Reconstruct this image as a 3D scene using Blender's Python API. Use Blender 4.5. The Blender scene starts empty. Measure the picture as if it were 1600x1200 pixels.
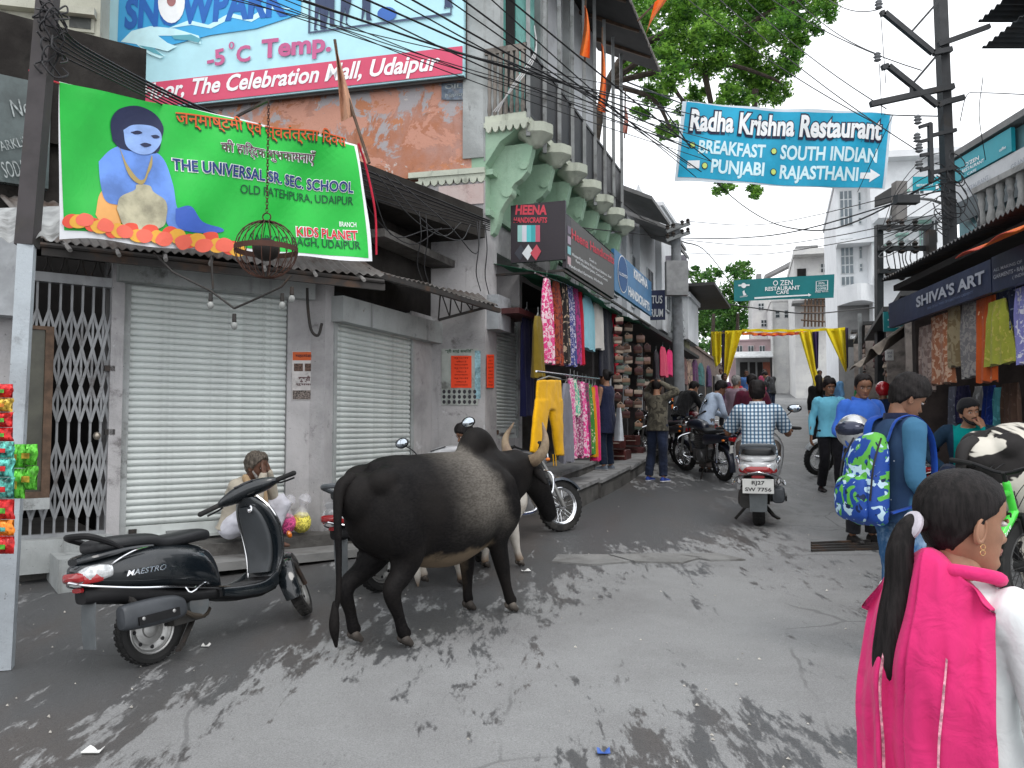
import bpy, bmesh, math, random
import numpy as np
from mathutils import Vector, Matrix, Quaternion
random.seed(7); RNG = np.random.RandomState(11)
scene = bpy.context.scene
R = math.radians
# -- camera
CAMH, PITCH, FPX = 1.6, R(3.04), 1280.0
cd = bpy.data.cameras.new('camera'); cam = bpy.data.objects.new('camera', cd)
scene.collection.objects.link(cam); scene.camera = cam
cam.location = (0, 0, CAMH); cam.rotation_euler = (R(90) + PITCH, 0, 0)
cd.sensor_width = 36; cd.lens = FPX / 1600 * 36; cd.clip_start = .05; cd.clip_end = 2000
# -- world, sun, exposure
world = bpy.data.worlds.new('World'); scene.world = world; world.use_nodes = True
nt = world.node_tree; nt.nodes.clear()
wo = nt.nodes.new('ShaderNodeOutputWorld'); bg = nt.nodes.new('ShaderNodeBackground')
sk = nt.nodes.new('ShaderNodeTexSky'); sk.sky_type = 'NISHITA'; sk.sun_disc = False
sk.sun_elevation = R(55); sk.sun_rotation = R(150); sk.air_density = 1.6; sk.dust_density = 4
tc = nt.nodes.new('ShaderNodeTexCoord'); nz = nt.nodes.new('ShaderNodeTexNoise')
nz.inputs['Scale'].default_value = 2.2; nz.inputs['Detail'].default_value = 5
cr = nt.nodes.new('ShaderNodeValToRGB')
cr.color_ramp.elements[0].position = .3; cr.color_ramp.elements[0].color = (8.3, 8.6, 9.1, 1)
cr.color_ramp.elements[1].position = .7; cr.color_ramp.elements[1].color = (10.6, 10.7, 10.9, 1)
mx = nt.nodes.new('ShaderNodeMix'); mx.data_type = 'RGBA'; mx.inputs['Factor'].default_value = .93
nt.links.new(tc.outputs['Generated'], nz.inputs['Vector']); nt.links.new(nz.outputs['Fac'], cr.inputs['Fac'])
nt.links.new(sk.outputs['Color'], mx.inputs['A']); nt.links.new(cr.outputs['Color'], mx.inputs['B'])
nt.links.new(mx.outputs['Result'], bg.inputs['Color']); bg.inputs['Strength'].default_value = .1
nt.links.new(bg.outputs['Background'], wo.inputs['Surface'])
sd = bpy.data.lights.new('sun', 'SUN'); sun = bpy.data.objects.new('sun', sd); scene.collection.objects.link(sun)
sd.energy = 0.6; sd.angle = R(25); sd.color = (1, .97, .93)
# sun direction matches sky sun_rotation: from the sun towards the scene
_az, _el = R(150), R(55)
_sv = Vector((math.sin(_az) * math.cos(_el), math.cos(_az) * math.cos(_el), math.sin(_el)))
sun.rotation_euler = _sv.to_track_quat('Z', 'Y').to_euler(); sun.location = (0, 0, 30)
scene.render.engine = 'CYCLES'
scene.view_settings.view_transform = 'Standard'; scene.view_settings.look = 'None'
scene.view_settings.exposure = 0.85; scene.view_settings.gamma = 1
scene.view_settings.use_curve_mapping = False
scene.render.resolution_x = 1024; scene.render.resolution_y = 768
scene.cycles.max_bounces = 5; scene.cycles.diffuse_bounces = 3; scene.cycles.transparent_max_bounces = 10
# -- geometry of the place
def gz(y):            # height of the uphill street at depth y
 y = np.asarray(y, float)
 a = .05 * y
 b = .65 + .081 * (y - 13)
 w = np.clip((y - 11) / 4, 0, 1); w = w * w * (3 - 2 * w)
 r = a * (1 - w) + b * w
 return np.where(y > 62, .65 + .081 * 49 + .06 * (y - 62), r)
def gzf(y): return float(gz(y))
def ray(px, py):
 a, b = (px - 800) / FPX, (600 - py) / FPX
 return Vector((a, math.cos(PITCH) - b * math.sin(PITCH), math.sin(PITCH) + b * math.cos(PITCH)))
def P(px, py, y):
 d = ray(px, py); return Vector((0, 0, CAMH)) + d * (y / d.y)
def G(px, py):
 d = ray(px, py); y = 5.
 for _ in range(40):
  t = (gzf(y) - CAMH) / d.z if d.z < -1e-4 else 60
  y2 = min(max(t * d.y, 1), 90); y = y * .5 + y2 * .5
 q = Vector((0, 0, CAMH)) + d * (y / d.y); q.z = gzf(y); return q
class Fac:
 """a vertical plane: s runs along the wall, n stands out of it, z up"""
 def __init__(s, ox, oy, ang, side=1):
  s.o = Vector((ox, oy, 0)); s.d = Vector((math.sin(R(ang)), math.cos(R(ang)), 0))
  s.n = Vector((s.d.y, -s.d.x, 0)) * side
 def w(s, a, n, z): return s.o + s.d * a + s.n * n + Vector((0, 0, z))
 def hit(s, px, py, n=0):
  d = ray(px, py); c = Vector((0, 0, CAMH)); o = s.o + s.n * n
  t = (o - c).dot(s.n) / d.dot(s.n); q = c + d * t
  return (q - o).dot(s.d), q.z
# -- object helpers
WM = {}
def tag(o, label=None, cat=None, group=None, kind=None):
 if label: o['label'] = label
 if cat: o['category'] = cat
 if group: o['group'] = group
 if kind: o['kind'] = kind
 return o
def thing(name, label, cat, loc=(0, 0, 0), heading=None, group=None, mat=None, scale=1):
 o = bpy.data.objects.new(name, None); o.empty_display_size = .1
 scene.collection.objects.link(o)
 m = mat if mat is not None else Matrix.Translation(Vector(loc)) @ Matrix.Rotation(0 if heading is None else R(90 - heading), 4, 'Z') @ Matrix.Scale(scale, 4)
 o.matrix_world = m; WM[o.name] = m.copy()
 return tag(o, label, cat, group)
def link(name, me, mat, parent=None, local=False):
 o = bpy.data.objects.new(name, me); scene.collection.objects.link(o)
 if mat is not None and not me.materials: me.materials.append(mat)
 if parent is not None:
  o.parent = parent
  pw = WM.get(parent.name, Matrix.Identity(4))
  if local: WM[o.name] = pw
  else: o.matrix_parent_inverse = pw.inverted(); WM[o.name] = Matrix.Identity(4)
 return o
def dup(root, mat, label=None, group=None, mats=None):
 """copy of a thing with copies of its parts and sub-parts"""
 def cp(o, par):
  c = o.copy(); scene.collection.objects.link(c); c.parent = par
  if mats and c.data and c.data.materials and c.data.materials[0].name in mats:
   c.data = c.data.copy(); c.data.materials[0] = mats[o.data.materials[0].name]
  for ch in list(o.children): cp(ch, c)
  return c
 r = cp(root, None); r.matrix_world = mat; WM[r.name] = mat.copy()
 if label: r['label'] = label
 if group: r['group'] = group
 return r
def pose(loc, heading=90, scale=1, roll=0, pitch=0):
 return (Matrix.Translation(Vector(loc)) @ Matrix.Rotation(R(90 - heading), 4, 'Z') @
   Matrix.Rotation(R(-pitch), 4, 'Y') @ Matrix.Rotation(R(-roll), 4, 'X') @ Matrix.Scale(scale, 4))
V = Vector
def basis(d, up=V((0, 0, 1))):
 d = V(d).normalized(); s = d.cross(up)
 if s.length < 1e-4: s = d.cross(V((1, 0, 0)))
 s.normalize(); return s, s.cross(d).normalized()
def catmull(pts, k=4):
 pts = [np.array(p, float) for p in pts]
 if len(pts) < 3: return pts
 out = []; P_ = [2 * pts[0] - pts[1]] + pts + [2 * pts[-1] - pts[-2]]
 for i in range(1, len(P_) - 2):
  a, b, c, d = P_[i - 1:i + 3]
  for j in range(k):
   t = j / k
   out.append(.5 * (2 * b + (c - a) * t + (2 * a - 5 * b + 4 * c - d) * t * t + (3 * b - a - 3 * c + d) * t ** 3))
 out.append(pts[-1]); return out
class MB:
 def __init__(s, M=None): s.v = []; s.f = []; s.M = M; s.n = 0
 def add(s, vs, fs, M=None):
  M = M or s.M
  if M is not None:
   a = np.array([tuple(v) for v in vs], float).reshape(-1, 3)
   m = np.array(M); a = a @ m[:3, :3].T + m[:3, 3]; vs = a.tolist()
  else: vs = [tuple(v) for v in vs]
  s.v.extend(vs); n = s.n; s.f.extend([[i + n for i in f] for f in fs]); s.n += len(vs); return s
 def hexa(s, p, M=None):   # 8 points: bottom 4 ccw, top 4 ccw
  return s.add(p, [(3, 2, 1, 0), (4, 5, 6, 7), (0, 1, 5, 4), (1, 2, 6, 5), (2, 3, 7, 6), (3, 0, 4, 7)], M)
 def box(s, x0, x1, y0, y1, z0, z1, M=None):
  return s.hexa([(x0, y0, z0), (x1, y0, z0), (x1, y1, z0), (x0, y1, z0), (x0, y0, z1), (x1, y0, z1), (x1, y1, z1), (x0, y1, z1)], M)
 def fbox(s, F, a0, a1, n0, n1, z0, z1, dz=0):  # box on a facade, dz = rise per metre along a
  q = []
  for z in (z0, z1):
   for a, n in ((a0, n0), (a1, n0), (a1, n1), (a0, n1)): q.append(F.w(a, n, z + dz * (a - a0)))
  return s.hexa(q)
 def bar(s, p, q, w, h=None, up=V((0, 0, 1)), M=None):
  p, q = V(p), V(q); h = h or w; a, b = basis(q - p, up); a = a * w / 2; b = b * h / 2
  return s.hexa([p - a - b, p + a - b, p + a + b, p - a + b, q - a - b, q + a - b, q + a + b, q - a + b], M)
 def rings(s, rs, cap=True, close=False, M=None):
  n = len(rs[0]); vs = []; fs = []
  for r in rs: vs += [tuple(p) for p in r]
  m = len(rs)
  for i in range(m if close else m - 1):
   j = (i + 1) % m
   for k in range(n):
    l = (k + 1) % n; fs.append((i * n + k, i * n + l, j * n + l, j * n + k))
  if cap and not close: fs.append(tuple(range(n))[::-1]); fs.append(tuple((m - 1) * n + k for k in range(n)))
  return s.add(vs, fs, M)
 def tube(s, pts, r, n=8, cap=True, flat=1, M=None, close=False, k=0):
  if k: 
   if hasattr(r, '__len__'):
    q = catmull([tuple(p) + (rr,) for p, rr in zip(pts, r)], k); pts = [p[:3] for p in q]; r = [max(p[3], .0005) for p in q]
   else: pts = catmull(pts, k)
  pts = [V(p) for p in pts]; m = len(pts)
  if not hasattr(r, '__len__'): r = [r] * m
  rs = []; pa = None
  for i in range(m):
   if close: d = pts[(i + 1) % m] - pts[i - 1]
   else: d = pts[min(i + 1, m - 1)] - pts[max(i - 1, 0)]
   if d.length < 1e-7: d = V((0, 0, 1))
   d.normalize()
   if pa is None: a, b = basis(d)
   else:
    a = pa - d * pa.dot(d)
    if a.length < 1e-5: a, b = basis(d)
    a.normalize(); b = a.cross(d)
   pa = a
   rs.append([pts[i] + a * math.cos(2 * math.pi * k / n) * r[i] + b * math.sin(2 * math.pi * k / n) * r[i] * flat for k in range(n)])
  return s.rings(rs, cap, close, M)
 def limb(s, pts, r, n=14, M=None, k=4, round_=True):
  """tapered tube with rounded ends"""
  q = catmull([tuple(p) + (rr,) for p, rr in zip(pts, r)], k) if len(pts) > 2 else [np.array(tuple(p) + (rr,)) for p, rr in zip(pts, r)]
  pp = [V(x[:3]) for x in q]; rr = [float(x[3]) for x in q]
  if round_:
   d0 = (pp[0] - pp[1]).normalized(); d1 = (pp[-1] - pp[-2]).normalized()
   A = [(pp[0] + d0 * rr[0] * math.sin(R(a)), rr[0] * math.cos(R(a)) + 1e-4) for a in (85, 60, 30)]
   B = [(pp[-1] + d1 * rr[-1] * math.sin(R(a)), rr[-1] * math.cos(R(a)) + 1e-4) for a in (30, 60, 85)]
   pp = [a[0] for a in A] + pp + [b[0] for b in B]; rr = [a[1] for a in A] + rr + [b[1] for b in B]
  return s.tube(pp, rr, n, True, M=M)
 def lathe(s, prof, n=16, M=None, axis='Z'):
  rs = []
  for r, z in prof:
   ring = []
   for k in range(n):
    c, q = math.cos(2 * math.pi * k / n) * r, math.sin(2 * math.pi * k / n) * r
    ring.append((c, q, z) if axis == 'Z' else (c, z, q) if axis == 'Y' else (z, c, q))
   rs.append(ring)
  return s.rings(rs, True, False, M)
 def ell(s, c, r, n=12, m=8, M=None):
  if not hasattr(r, '__len__'): r = (r, r, r)
  rs = []
  for i in range(1, m):
   a = math.pi * i / m
   rs.append([(c[0] + r[0] * math.sin(a) * math.cos(2 * math.pi * k / n), c[1] + r[1] * math.sin(a) * math.sin(2 * math.pi * k / n), c[2] - r[2] * math.cos(a)) for k in range(n)])
  vs = [p for q in rs for p in q]; fs = []
  for i in range(m - 2):
   for k in range(n): l = (k + 1) % n; fs.append((i * n + k, i * n + l, (i + 1) * n + l, (i + 1) * n + k))
  vs += [(c[0], c[1], c[2] - r[2]), (c[0], c[1], c[2] + r[2])]; B, T = len(vs) - 2, len(vs) - 1
  for k in range(n):
   l = (k + 1) % n; fs.append((B, l, k)); fs.append((T, (m - 2) * n + k, (m - 2) * n + l))
  return s.add(vs, fs, M)
 def torus(s, c, R_, r, axis='Y', n=24, m=8, M=None, arc=(0, 360), flat=1):
  pts = []; full = abs(arc[1] - arc[0]) >= 360
  for i in range(n if full else n + 1):
   a = R(arc[0] + (arc[1] - arc[0]) * i / n); x, z = math.cos(a) * R_, math.sin(a) * R_
   pts.append(V(c) + (V((x, 0, z)) if axis == 'Y' else V((x, z, 0)) if axis == 'Z' else V((0, x, z))))
  return s.tube(pts, r, m, close=full, flat=flat, M=M)
 def poly(s, pts, d, M=None):   # extruded polygon, pts 3d, d vector
  n = len(pts); d = V(d); a = [V(p) for p in pts]; b = [p + d for p in a]
  return s.add(a + b, [tuple(range(n))[::-1], tuple(range(n, 2 * n))] + [(i, (i + 1) % n, n + (i + 1) % n, n + i) for i in range(n)], M)
 def grid(s, fn, nu, nv, M=None):
  vs = [fn(i / nu, j / nv) for j in range(nv + 1) for i in range(nu + 1)]
  return s.add(vs, [(j * (nu + 1) + i, j * (nu + 1) + i + 1, (j + 1) * (nu + 1) + i + 1, (j + 1) * (nu + 1) + i) for j in range(nv) for i in range(nu)], M)
 def slab(s, fn, nu, nv, th, M=None):
  """a sheet with thickness: fn(u,v)->point, th vector"""
  th = V(th); a = [V(fn(i / nu, j / nv)) for j in range(nv + 1) for i in range(nu + 1)]; n = len(a)
  fs = []; W = nu + 1
  for j in range(nv):
   for i in range(nu):
    q = (j * W + i, j * W + i + 1, (j + 1) * W + i + 1, (j + 1) * W + i); fs.append(q); fs.append(tuple(n + x for x in q[::-1]))
  edge = [i for i in range(W)] + [j * W + nu for j in range(1, nv + 1)] + [nv * W + i for i in range(nu - 1, -1, -1)] + [j * W for j in range(nv - 1, 0, -1)]
  for k in range(len(edge)):
   e, f = edge[k], edge[(k + 1) % len(edge)]; fs.append((f, e, n + e, n + f))
  return s.add(a + [p - th for p in a], fs, M)
 def mesh(s, name, smooth=False, ang=40, fix=True):
  me = bpy.data.meshes.new(name); me.from_pydata(s.v, [], s.f); me.update()
  if fix and len(s.f) < 60000:
   b = bmesh.new(); b.from_mesh(me); bmesh.ops.recalc_face_normals(b, faces=b.faces); b.to_mesh(me); b.free()
  if smooth:
   me.polygons.foreach_set('use_smooth', [True] * len(me.polygons))
   if ang < 180: me.set_sharp_from_angle(angle=R(ang))
  return me
 def build(s, name, mat, parent=None, local=False, smooth=False, ang=40, fix=True):
  return link(name, s.mesh(name, smooth, ang, fix), mat, parent, local)
def remesh(mb, voxel, smooth=4, name='shape', factor=.5, disp=None):
 """union of overlapping closed shapes as one continuous skin"""
 me = mb.mesh(name); o = bpy.data.objects.new('tmp', me); scene.collection.objects.link(o)
 m = o.modifiers.new('r', 'REMESH'); m.mode = 'VOXEL'; m.voxel_size = voxel; m.use_smooth_shade = True
 if smooth: k = o.modifiers.new('s', 'SMOOTH'); k.iterations = smooth; k.factor = factor
 dg = bpy.context.evaluated_depsgraph_get(); e = o.evaluated_get(dg)
 r = bpy.data.meshes.new_from_object(e); bpy.data.objects.remove(o); bpy.data.meshes.remove(me); r.name = name
 if disp is not None:
  n = len(r.vertices); a = np.empty(n * 3); r.vertices.foreach_get('co', a); a = a.reshape(-1, 3)
  nn = np.empty(n * 3); r.vertex_normals.foreach_get('vector', nn); nn = nn.reshape(-1, 3)
  a = a + nn * disp(a)[:, None]; r.vertices.foreach_set('co', a.ravel()); r.update()
 r.polygons.foreach_set('use_smooth', [True] * len(r.polygons))
 r.materials.clear(); return r
def joinmesh(a, b):
 """append mesh b to mesh a"""
 bm = bmesh.new(); bm.from_mesh(a); bm.from_mesh(b); bm.to_mesh(a); bm.free()
 a.polygons.foreach_set('use_smooth', [True] * len(a.polygons)); return a
def wob(a, f, seed=0, n=5):
 """cheap smooth noise on an array of points, about -1..1"""
 rs = np.random.RandomState(seed); r = np.zeros(len(a)); w = a.copy()
 for i in range(n):
  d = rs.normal(size=3); d /= np.linalg.norm(d); e = rs.normal(size=3); e /= np.linalg.norm(e)
  r += np.sin(w @ d * f * (1 + .35 * i) + rs.rand() * 7 + 1.7 * np.sin(w @ e * f * .7 + rs.rand() * 7))
 return r / n * 1.4
FONT = None
def textmesh(txt, size=1, bold=0, shear=0, align='CENTER', spacing=1, ext=0.0):
 c = bpy.data.curves.new('t', 'FONT'); c.body = txt; c.size = size; c.align_x = align; c.align_y = 'CENTER'
 c.offset = bold * size; c.shear = shear; c.space_character = spacing; c.resolution_u = 3; c.extrude = ext
 o = bpy.data.objects.new('t', c); me = bpy.data.meshes.new_from_object(o)
 bpy.data.objects.remove(o); bpy.data.curves.remove(c); return me
def text_on(txt, fn, x, y, w=None, h=1, bold=0, shear=0, align='CENTER', rot=0, sub=False, maxw=None):
 """text laid into a surface: fn(u, v, lift)->world. h = cap height, w = forced width"""
 me = textmesh(txt, 1, bold, shear, 'LEFT'); n = len(me.vertices)
 a = np.empty(n * 3); me.vertices.foreach_get('co', a); a = a.reshape(-1, 3)
 if n == 0: return MB()
 mn, mxx = a.min(0), a.max(0); fs = [tuple(p.vertices) for p in me.polygons]; bpy.data.meshes.remove(me)
 sy = h / .70; W = (mxx[0] - mn[0]); sx = (w / W) if w else sy
 if maxw and W * sx > maxw: sx = maxw / W
 X = (a[:, 0] - mn[0]) * sx; Y = (a[:, 1] - (mn[1] + mxx[1]) / 2) * sy
 if align == 'CENTER': X -= W * sx / 2
 elif align == 'RIGHT': X -= W * sx
 c, q = math.cos(rot), math.sin(rot); X, Y = X * c - Y * q + x, X * q + Y * c + y
 vs = [fn(u, v) for u, v in zip(X, Y)]
 m = MB(); m.add(vs, fs); return m
def flat_on(fn, pts):
 m = MB(); m.add([fn(u, v) for u, v in pts], [tuple(range(len(pts)))]); return m
def merge(*ms):
 r = MB()
 for m in ms: r.add(m.v, m.f)
 return r
# -- materials
def lin(r, g=None, b=None):
 """0..255 srgb to linear rgb"""
 if g is None: g = b = r
 return tuple((c / 255 / 12.92 if c / 255 <= .04045 else ((c / 255 + .055) / 1.055) ** 2.4) for c in (r, g, b))
class Mat:
 def __init__(s, name, rough=.7, metal=0, spec=.4, coat=0):
  s.m = bpy.data.materials.new(name); s.m.use_nodes = True; s.t = s.m.node_tree
  s.b = s.t.nodes['Principled BSDF']; s.b.inputs['Roughness'].default_value = rough
  s.b.inputs['Metallic'].default_value = metal; s.b.inputs['Specular IOR Level'].default_value = spec
  s.b.inputs['Coat Weight'].default_value = coat; s.b.inputs['Coat Roughness'].default_value = .06
  s.c = s.t.nodes.new('ShaderNodeTexCoord').outputs['Object']; s.col = None
 def N(s, ty, **k):
  n = s.t.nodes.new(ty)
  for a, b in k.items(): setattr(n, a, b)
  return n
 def L(s, a, b): s.t.links.new(a, b)
 def map(s, scale=(1, 1, 1), rot=(0, 0, 0)):
  n = s.N('ShaderNodeMapping'); n.inputs['Scale'].default_value = scale; n.inputs['Rotation'].default_value = rot
  s.L(s.c, n.inputs['Vector']); return n.outputs['Vector']
 def noise(s, sc, det=4, rough=.55, dist=0, stretch=None, rot=(0, 0, 0)):
  n = s.N('ShaderNodeTexNoise'); n.inputs['Scale'].default_value = sc; n.inputs['Detail'].default_value = det
  n.inputs['Roughness'].default_value = rough; n.inputs['Distortion'].default_value = dist
  s.L(s.map(stretch or (1, 1, 1), rot), n.inputs['Vector']); return n.outputs['Fac']
 def ramp(s, x, a, b, va=0, vb=1):
  n = s.N('ShaderNodeMapRange'); n.interpolation_type = 'SMOOTHSTEP'
  n.inputs['From Min'].default_value = a; n.inputs['From Max'].default_value = b
  n.inputs['To Min'].default_value = va; n.inputs['To Max'].default_value = vb
  s.L(x, n.inputs['Value']); return n.outputs['Result']
 def math(s, op, a, b=None):
  n = s.N('ShaderNodeMath', operation=op)
  for i, x in enumerate((a, b)):
   if x is None: continue
   if isinstance(x, (int, float)): n.inputs[i].default_value = x
   else: s.L(x, n.inputs[i])
  return n.outputs[0]
 def mix(s, f, a, b, mode='MIX'):
  n = s.N('ShaderNodeMix', data_type='RGBA', blend_type=mode)
  for nm, x in (('Factor', f), ('A', a), ('B', b)):
   if isinstance(x, (int, float)): n.inputs[nm].default_value = x
   elif isinstance(x, tuple): n.inputs[nm].default_value = (x[0], x[1], x[2], 1)
   else: s.L(x, n.inputs[nm])
  return n.outputs['Result']
 def xyz(s):
  n = s.N('ShaderNodeSeparateXYZ'); s.L(s.c, n.inputs[0]); return n.outputs
 def set(s, col):
  if isinstance(col, tuple): s.b.inputs['Base Color'].default_value = (*col, 1)
  else: s.L(col, s.b.inputs['Base Color'])
  s.col = col; return s
 def bump(s, h, st=.3, d=.01):
  n = s.N('ShaderNodeBump'); n.inputs['Strength'].default_value = st; n.inputs['Distance'].default_value = d
  s.L(h, n.inputs['Height']); s.L(n.outputs['Normal'], s.b.inputs['Normal']); return s
 def rough(s, x): s.L(x, s.b.inputs['Roughness']); return s
CACHE = {}
def mat(name, col, rough=.7, metal=0, var=.18, vs=5, bump=.15, bs=60, bd=.003, dirt=0, dcol=(.05, .045, .04), spec=.4, coat=0, streak=0, seed=0):
 if name in CACHE: return CACHE[name]
 m = Mat(name, rough, metal, spec, coat); c = col
 n = m.noise(vs, 5, .6)
 c = m.mix(m.ramp(n, .3, .7), tuple(x * (1 - var) for x in col), tuple(min(x * (1 + var), 1) for x in col))
 if dirt:
  d = m.ramp(m.noise(vs * .45 + .3, 8, .68, .4), .62 - dirt * .3, .70, 0, min(1, .4 + dirt))
  c = m.mix(d, c, dcol)
  if rough < .6: m.rough(m.ramp(d, 0, 1, rough, .85))
 if streak:
  d = m.ramp(m.noise(9, 6, .6, 0, (1, 1, .12)), .5, .78, 0, streak); c = m.mix(d, c, dcol)
 m.set(c)
 if bump: m.bump(m.noise(bs, 4, .6), bump, bd)
 CACHE[name] = m.m; return m.m
def cloth(name, col, var=.12, rough=.9, col2=None, sc=30, thr=.55, wr=.5, kind='noise'):
 """woven or printed cloth"""
 if name in CACHE: return CACHE[name]
 m = Mat(name, rough, 0, .15); m.b.inputs['Sheen Weight'].default_value = .1
 n = m.noise(3, 4); c = m.mix(m.ramp(n, .3, .7), tuple(x * (1 - var) for x in col), tuple(min(1, x * (1 + var)) for x in col))
 if col2:
  cols = col2 if isinstance(col2, list) else [col2]
  for i, k in enumerate(cols):
   if kind == 'noise': f = m.ramp(m.noise(sc * (1 + .37 * i), 2, .5, .8), thr, thr + .03)
   elif kind == 'vor':
    v = m.N('ShaderNodeTexVoronoi'); v.inputs['Scale'].default_value = sc * (1 + .6 * i); m.L(m.c, v.inputs['Vector']); f = m.ramp(v.outputs['Distance'], .18 + .1 * thr, .3 + .1 * thr, 1, 0)
   elif kind == 'stripe':
    x = m.xyz(); f = m.ramp(m.math('FRACT', m.math('MULTIPLY', m.math('ADD', x['X'], x['Y']), sc)), thr, thr + .05)
   elif kind == 'band':
    x = m.xyz(); f = m.ramp(m.math('FRACT', m.math('MULTIPLY', x['Z'], sc * (1 + .7 * i))), thr, thr + .05)
   c = m.mix(f, c, k)
 m.set(c); m.bump(m.noise(14, 4, .5, .6), wr, .02); CACHE[name] = m.m; return m.m
def glow(name, col, st):
 m = Mat(name); m.b.inputs['Emission Color'].default_value = (*col, 1); m.b.inputs['Emission Strength'].default_value = st; m.set(col); return m.m
def glassy(name, col, alpha=.3, rough=.08):
 m = Mat(name, rough, 0, .6); m.set(col); m.b.inputs['Alpha'].default_value = alpha; CACHE[name] = m.m; return m.m
SH = V((0, 0, 0))
def cable(pts, r=.008, label='thin black overhead cable strung along the street', group='overhead cables', m=None, sag=0, n=10, name='cable', cat='cable'):
 pts = [V(p) for p in pts]
 if len(pts) == 2:
  a, b = pts; pts = [a.lerp(b, t / n) - V((0, 0, sag * 4 * (t / n) * (1 - t / n))) for t in range(n + 1)]
  mb = MB(); mb.tube(pts, r, 4)
 else: mb = MB(); mb.tube(pts, r, 4, k=5)
 o = mb.build(name, m or CABLE, smooth=True); return tag(o, label, cat, group)
# common materials
CABLE = mat('black cable', (.015, .015, .017), .55, var=.1, bump=0)
PALEC = mat('pale cable', (.5, .5, .5), .5, var=.1, bump=0)
IRON = mat('dark iron', (.035, .032, .03), .6, .3, dirt=.4, dcol=(.09, .05, .03))
GREYM = mat('grey painted metal', (.22, .23, .23), .5, .2, dirt=.3, streak=.3)
CHROME = mat('chrome', (.75, .76, .78), .14, 1, var=.05, bump=0)
RUBBER = mat('tyre rubber', (.016, .016, .016), .9, var=.3, bump=.5, bs=90, dirt=.35, dcol=(.07, .065, .06))
BLKPL = mat('black plastic', (.010, .010, .011), .5, var=.2, bump=.1, bs=200, spec=.25)
GREYPL = mat('grey plastic', (.09, .10, .105), .5, var=.15, dirt=.3, dcol=(.16, .15, .14))
ALLOY = mat('dusty alloy', (.42, .42, .41), .42, .8, dirt=.5, dcol=(.12, .11, .1))
REDLENS = mat('red lens', (.32, .012, .015), .12, var=.1, bump=0, coat=1)
CLRLENS = mat('clear lens', (.55, .57, .58), .1, .3, var=.3, vs=40, bump=.2, coat=1)
ORLENS = mat('amber lens', (.6, .16, .02), .15, var=.1, bump=0)
MIRROR = mat('mirror glass', (.5, .55, .6), .05, 1, var=0, bump=0)
WHITEP = mat('number plate white', (.75, .75, .72), .5, var=.05, dirt=.3)
INK = mat('black ink', (.012, .012, .014), .6, var=.05, bump=0)
# == planes that carry print
class Pl:
 def __init__(s, o, ex, ey=None, wave=None):
  s.o = V(o); s.ex = V(ex).normalized(); ey = V(ey) if ey is not None else V((0, 0, 1))
  s.n = s.ex.cross(ey).normalized()
  s.ey = s.n.cross(s.ex).normalized() if ey is None else ey.normalized()
  if s.n.dot(V((0, 0, CAMH)) - s.o) < 0: s.n = -s.n
  s.wave = wave
 def w(s, u, v, l=0): return s.o + s.ex * u + s.ey * v + s.n * (l + (s.wave(u, v) if s.wave else 0))
 def hit(s, px, py):
  d = ray(px, py); c = V((0, 0, CAMH)); nn = s.ex.cross(s.ey)
  t = (s.o - c).dot(nn) / d.dot(nn); q = c + d * t - s.o
  a, b = s.ex, s.ey; ab = a.dot(b); den = 1 - ab * ab; qa, qb = q.dot(a), q.dot(b)
  return (qa - ab * qb) / den, (qb - ab * qa) / den
 def scale(s, px, py):
  a = V(s.hit(px, py)); b = V(s.hit(px, py + 4)); return (a - b).length / 4
 def fn(s, l=.004): return lambda u, v: s.w(u, v, l)
 def txt(s, t, p0, p1, hpx, bold=.0, shear=0, l=.006):
  a, b = V(s.hit(*p0)), V(s.hit(*p1)); w = (b - a).length; m = (a + b) / 2
  return text_on(t, s.fn(l), m.x, m.y, w, hpx * s.scale((p0[0] + p1[0]) / 2, (p0[1] + p1[1]) / 2), bold, shear, rot=math.atan2(b.y - a.y, b.x - a.x))
 def shape(s, pts, l=.004): return flat_on(s.fn(l), [s.hit(*p) for p in pts])
 def rect(s, x0, y0, x1, y1, l=.004): return s.shape([(x0, y1), (x1, y1), (x1, y0), (x0, y0)], l)
 def disc(s, px, py, rpx, l=.006, n=20, ry=None):
  return s.shape([(px + rpx * math.cos(2 * math.pi * i / n), py - (ry or rpx) * math.sin(2 * math.pi * i / n)) for i in range(n)], l)
def ink(name, rgb255, rough=.6): return mat('ink ' + name, lin(*rgb255), rough, var=.06, bump=0)
WHITE = ink('white', (235, 238, 240)); BLACK = ink('black', (18, 18, 22))
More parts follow.
